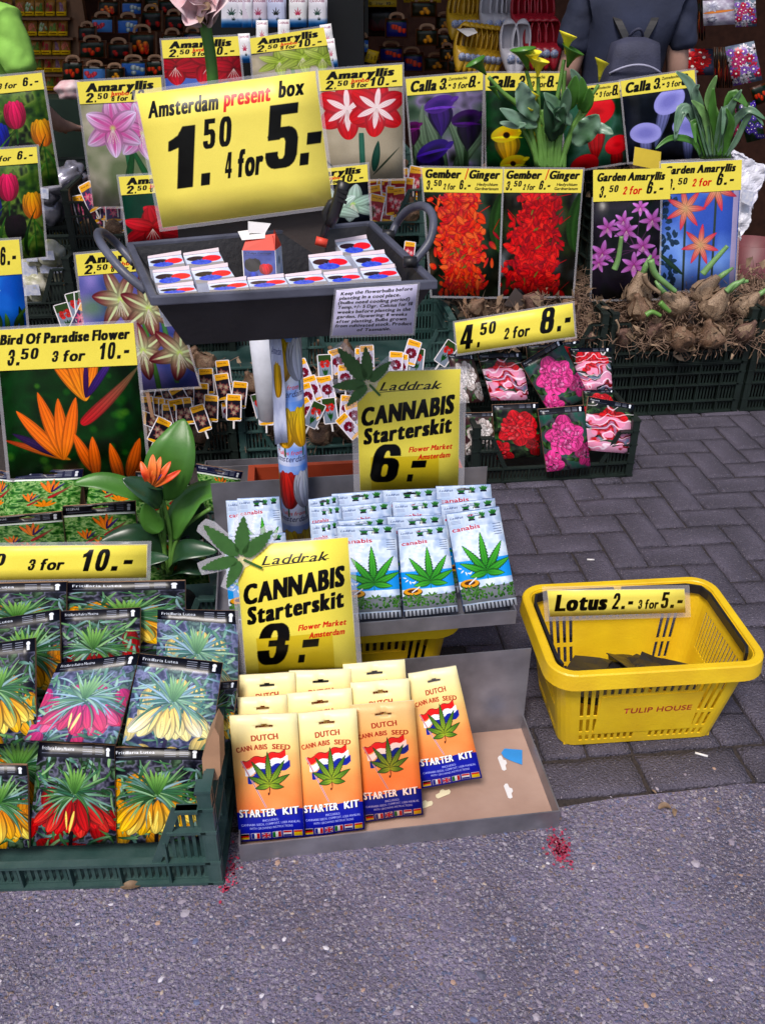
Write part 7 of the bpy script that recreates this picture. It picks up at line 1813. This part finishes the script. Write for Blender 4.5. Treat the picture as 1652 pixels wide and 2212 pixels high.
# tulip bags with paper handles
bags = [(660, 160, 130, 95, 'pink'), (825, 165, 125, 95, 'blue'), (975, 135, 115, 120, 'red'), (595, 318, 150, 100, 'orange'), (765, 330, 130, 95, 'red'), (915, 290, 150, 150, 'mixed'), (1110, 280, 120, 110, 'orange'), (470, 455, 120, 110, 'orange'), (610, 475, 140, 95, 'pink'), (860, 440, 150, 95, 'blue'), (1000, 440, 120, 95, 'orange'), (700, 55, 120, 90, 'mixed'),
        (850, 50, 120, 80, 'blue'), (990, 30, 110, 70, 'yellow'), (1120, 150, 110, 100, 'red'), (1240, 260, 110, 100, 'flame'), (740, 480, 110, 80, 'yellow'), (560, 220, 100, 90, 'red'), (1080, 50, 110, 90, 'red')]
def tbag(i, k, x, y, w, h, a, Y, place):
    lab = 'paper bag with %s flowers, %s in %s' % ({'mixed': 'mixed orange', 'flame': 'flame red'}.get(a, a), place, 'the %s place' % ORD[i % 16])
    o = hang_card(lab, (x, y), w, h, Y, 'bag_' + a, 'tulip_bag', 'bag', 'brown tulip bags in the stall', side='kraft', th=.03, k=k)
    f = VIEWS[k][2]; u, v = px(k, (x, y))[0]; P = A(k, Y - .01, (x - w * .3, y - h * .45), (x - w * .27, y - h * .62), (x - w * .12, y - h * .72), (x + w * .12, y - h * .72), (x + w * .27, y - h * .62), (x + w * .3, y - h * .45))
    mb = MB(); mb.tube([p_ - o.location for p_ in bez(P, 16)], .008, 6, flat=.5); mb.build('paper_handle', M['kraft'], o)
for i, (x, y, w, h, a) in enumerate(bags): tbag(i, 'a', x, y, w * 1.12, h * 1.15, a, 5.0 + .5 * (1 - y / 500), '%s row behind amaryllis pictures' % ('top' if y < 100 else 'second' if y < 240 else 'third' if y < 380 else 'fourth'))
bg2 = [(925, 180, 130, 110, 'flame'), (890, 345, 140, 90, 'flame'), (1020, 400, 140, 110, 'flame'), (1120, 240, 130, 95, 'yellow'), (1230, 265, 100, 90, 'yellow'), (1180, 410, 140, 80, 'yellow'), (1320, 430, 120, 80, 'yellow'), (1100, 60, 150, 90, 'yellow'), (1230, 150, 100, 80, 'yellow'), (700, 290, 90, 90, 'blue'), (1250, 350, 90, 80, 'yellow'), (660, 150, 90, 90, 'blue'), (760, 420, 100, 70, 'red')]
for i, (x, y, w, h, a) in enumerate(bg2): tbag(i, 'b', x, y, w * 1.1, h * 1.15, a, 5.2 + .1 * (i % 3), '%s the calla strips' % ('well above' if y < 200 else 'just above'))
hang_card('dark red tulip picture with dim price strip deep in the stall', (810, 140), 225, 190, 5.6, 'dark_poster', 'flower_poster', 'poster', None, k='b'); hang_card('dim price strip at the top of the dark stall', (810, 20), 230, 50, 5.55, 'head_dark', 'price_strip', 'price sign', None, k='b'); hang_card('second dim price strip at the top right of it', (1090, -8), 240, 50, 5.6, 'head_dark', 'price_strip', 'price sign', None, k='b')
hang_card('small tilted brown card with writing in the stall', (765, 365), 75, 85, 5.1, 'head_dark', 'stall_card', 'card', None, rot=15, k='b')
tag(card('white_sheet', A('b', [5.0, 5.0, 4.9, 4.9], (1310, 185), (1420, 180), (1445, 210), (1380, 235)), M['white'], th=.001), 'white paper sheet lying above the yellow clogs', 'paper')
# cannabis cards
for k, xs, y, w, h in (('b', (-60, 35, 150, 290, 415), 80, 112, 190), ('a', (1490, 1625), 80, 130, 195)):
    for i, x in enumerate(xs):
        for q in range(2): hang_card('white card with %s leaf, %s hanging pack from left, %s' % (('green', 'red', 'dark', 'pink')[i % 4], ORD[i + (2 if k == 'b' else 0)] if k == 'b' or i else 'outermost', ('front one', 'rear one')[q]), (x + q * 9, y - q * 4), w, h, 4.75 + q * .03, 'cannabis_card_%d' % (i % 4), 'seed_card', 'card', 'white leaf cards hanging in the stall', k=k, side='white')
for i, (k, x, y, rot) in enumerate((('a', 1575, 310, -3), ('b', 60, 225, 0), ('b', 500, 345, -8), ('b', 480, 250, -8), ('b', 200, 220, 0))): hang_card('lower white leaf card %s' % ('left of the pale green picture', 'just above the pale green picture header', 'right of the pale green picture', 'behind the right card of the lower row', 'above the pale green header to the right')[i], (x, y), 75, 190, 4.7, 'cannabis_card_3', 'seed_card', 'card', 'lower white leaf cards', rot=rot, k=k, side='white')
cs = empty('card_rack', at(*px('b', (560, 240))[0], 5.0), 'black wire rack holding the white leaf cards', 'rack')
MB().box(-.14, 0, -.35, .12, .25, .3).build('rack_side', M['black'], cs)
MB().box(-.8, .28, -.6, .14, .3, .5).build('rack_back', M['black'], cs)
# clogs
def clog_mesh():
    b = bmesh.new(); bmesh.ops.create_uvsphere(b, u_segments=20, v_segments=14, radius=1)
    for v in b.verts:                          # z along the foot, toe down
        x, y, z = v.co; w = .042 * (1 + .12 * math.sin(z * 2)); toe = max(0, -z) ** 2
        v.co = Vector((x * w * (1 - .35 * toe), y * .038 - .018 * toe * 1.2, z * .11))
        if y < 0 and z > -.1: v.co.y = max(v.co.y, -.022)
    bmesh.ops.delete(b, geom=[f for f in b.faces if f.calc_center_median().y < -.012 and .0 < f.calc_center_median().z < .085 and abs(f.calc_center_median().x) < .032], context='FACES')
    for f in b.faces: f.smooth = True
    me = bpy.data.meshes.new('clog'); b.to_mesh(me); b.free(); return me
cmesh = {}
for m_ in ('clog_y', 'clog_w', 'clog_r'):
    cm = clog_mesh(); cm.materials.append(M[m_]); cmesh[m_] = cm
bdg = MB(); bdg.tube([(0, -.039, -.045), (0, -.045, -.047)], .017, 12); bdgm = bdg.mesh('badge', [M['badge']])
def clog(k, c, Y, s, m_, lab, rot=0):
    o = link('wooden_clog', cmesh[m_], None, at(*px(k, c)[0], Y)); o.scale = (s, s, s); o.rotation_euler = (R(-12), R(rot), R(rot * .5)); sd = o.modifiers.new('t', 'SOLIDIFY'); sd.thickness = .004
    tag(o, lab, 'clog', 'painted wooden clogs hanging in the stall'); link('badge', bdgm, o)
for i, x in enumerate(range(1300, 1480, 29)): clog('b', (x, 95), 5.3 + i * .015, 1.15, 'clog_y', 'yellow clog, number %s from the left in the upper yellow bundle' % ('one', 'two', 'three', 'four', 'five', 'six', 'seven')[i], 8)
for i, x in enumerate(range(1345, 1580, 33)): clog('b', (x, 305 + i * 4), 5.0 + i * .015, 1.1, 'clog_y', 'yellow clog, number %s from the left in the lower yellow bundle' % ('one', 'two', 'three', 'four', 'five', 'six', 'seven', 'eight')[i], 12)
for i, x in enumerate((1515, 1575, 1615, 1650)): clog('b', (x, 92), 5.3, 1.2, 'clog_w', 'white clog %s in the upper white bundle' % ('leftmost', 'second', 'third', 'fourth')[i], 0)
for i, x in enumerate((25, 88)): clog('c', (x, 310), 5.0, 1.25, 'clog_w', 'lower white clog on the %s of the pair' % ('left', 'right')[i], (-6, 6)[i])
for i, x in enumerate((90, 130, 170, 208, 250)): clog('c', (x, 95), 5.2, 1.2, 'clog_r', 'red clog, number %s from the left in the upper red bundle' % ('one', 'two', 'three', 'four', 'five')[i], -4)
for i, x in enumerate((165, 205, 250, 300)): clog('c', (x, 280), 5.05, 1.15, 'clog_r', 'red clog, number %s from the left in the lower red bundle' % ('one', 'two', 'three', 'four')[i], -4)
# hanging flower packs at the right
HP = 'flower packs hanging at the right'
hang_card('pale flower pack at the top right, left of two', (1355, 80), 200, 160, 4.6, 'pack_pale', grp=HP, k='c', rot=-3, side='white'); hang_card('pale flower pack at the top right corner', (1525, 85), 135, 170, 4.6, 'pack_anemone', grp=HP, k='c', rot=-2, side='white')
hang_card('red flower pack right of the man', (1225, 395), 190, 170, 4.7, 'pack_red', grp=HP, k='c'); hang_card('large tilted pack of pink and white anemones', (1512, 405), 190, 255, 4.45, 'pack_anemone', grp=HP, k='c', rot=-12)
hang_card('tilted pack of purple flowers at the right edge', (1560, 775), 120, 250, 4.45, 'pack_purple', grp=HP, k='c', rot=-15); hang_card('pack of pink flowers behind the small leafy plant', (1440, 780), 90, 250, 4.55, 'pack_pink', grp=HP, k='c', rot=-4)
hang_card('orange flower pack edge beside the anemones', (1620, 600), 110, 120, 4.9, 'bag_orange', grp=HP, k='c', rot=-20)
for i in range(13): hang_card('dark packet edge right of the man, %s from left' % ORD[i], (1060 + i * 17, 120 + 10 * (i % 2)), 12, 260, 5.0, ('bag_red', 'lotus_back', 'bag_mixed', 'dark_poster')[i % 4], 'hanging_packet', 'packet', 'close row of packets above right', k='c', side='kraft')
for i in range(9): hang_card('dark packet edge beside anemone pack, %s from left' % ORD[i], (1330 + i * 13, 430), 9, 260, 4.8, ('bag_red', 'dark_poster', 'bag_mixed')[i % 3], 'hanging_packet', 'packet', 'close row of packets beside the anemones', k='c', side='kraft')
# things low in the stall
q = A('a', 4.7, (440, 640), (440, 1150))
o = empty('green_cabinet', Vector((q[0].x, 4.7, 0)), 'dark green box with olive lower half behind the pink amaryllis picture', 'box'); w_ = .19  # a cabinet, dark green above and olive below
MB().box(-w_, 0, 0, w_, .3, q[0].z - .42).build('lower_half', M['olive'], o); MB().box(-w_, -.003, q[0].z - .4195, w_, .3, q[0].z).build('upper_half', M['cabinet'], o)
lump('rolled_bag', at(*px('a', (455, 580))[0], 4.75), .07, .06, .05, 'petal_p', 'pale pink round object on the dark green box', 'bag', None, 5)
o = empty('tub', at(1605, 640, 4.55), 'dull red round tub on the wooden stall floor', 'tub'); o.location.z = .012
mb = MB(); mb.tube([(0, 0, 0), (0, 0, .42)], [.12, .14], 24, cap=False); t_ = mb.build('tub_wall', mat('tub_red', (.16, .04, .05), .5), o); t_.modifiers.new('t', 'SOLIDIFY').thickness = .004
for i, (x, y, w, h) in enumerate(((-2.4, 4.95, .6, .5), (-1.7, 5.2, .8, .55), (.2, 5.3, .9, .6), (1.3, 5.4, .7, .5))):
    o = empty('display_table', st(x, y, .012), ('leftmost', 'second', 'third', 'rightmost')[i] + ' dark display stand inside the stall', 'stand', None, YAW); MB().box(0, 0, h, w, .5, h + .03).build('top', M['rack'], o)
    for X in (.02, w - .06):
        for Y in (.02, .44): MB().box(X, Y, 0, X + .04, Y + .04, h).build('leg', M['rack'], o)
# street litter
for i, (u, v, a, L, m_) in enumerate(((1275, 1209, 2, .022, 'white'), (1514, 1630, 22, .028, 'white'))):
    p = onz(u, v, .003); o = link('paper_stub', MB().tube([(-L / 2, 0, 0), (L / 2, 0, 0)], .0028, 6).mesh('paper_stub', [M['white']]), None, p); o.rotation_euler = (0, 0, R(-a)); tag(o, ('white paper stub on the bricks behind the yellow basket', 'white paper stub on the bricks right of the basket foot')[i], 'litter')
for i, (u, v, s, lb) in enumerate(((1435, 1747, .014, 'dry curled petal at the edge of bricks and tarmac'), (1458, 1756, .010, 'second dry petal beside the curled one'), (1412, 1710, .006, 'small tan crumb on the last brick row'), (283, 1914, .02, 'dry bulb skin before the front crate'), (1548, 1748, .006, 'tiny pale flake at the tarmac edge'))):
    p = onz(u, v, .003); mb = MB(); blade(mb, [Vector((-s, 0, 0)), Vector((0, s * .3, s * .35)), Vector((s, 0, .001))], s * .5, (0, 0, 1), .5, 6); o = mb.build('dry_petal', M['husk']); o.location = p; o.rotation_euler = (0, 0, i * 1.1); tag(o, lb, 'litter')
print('built in', time.time() - T0)
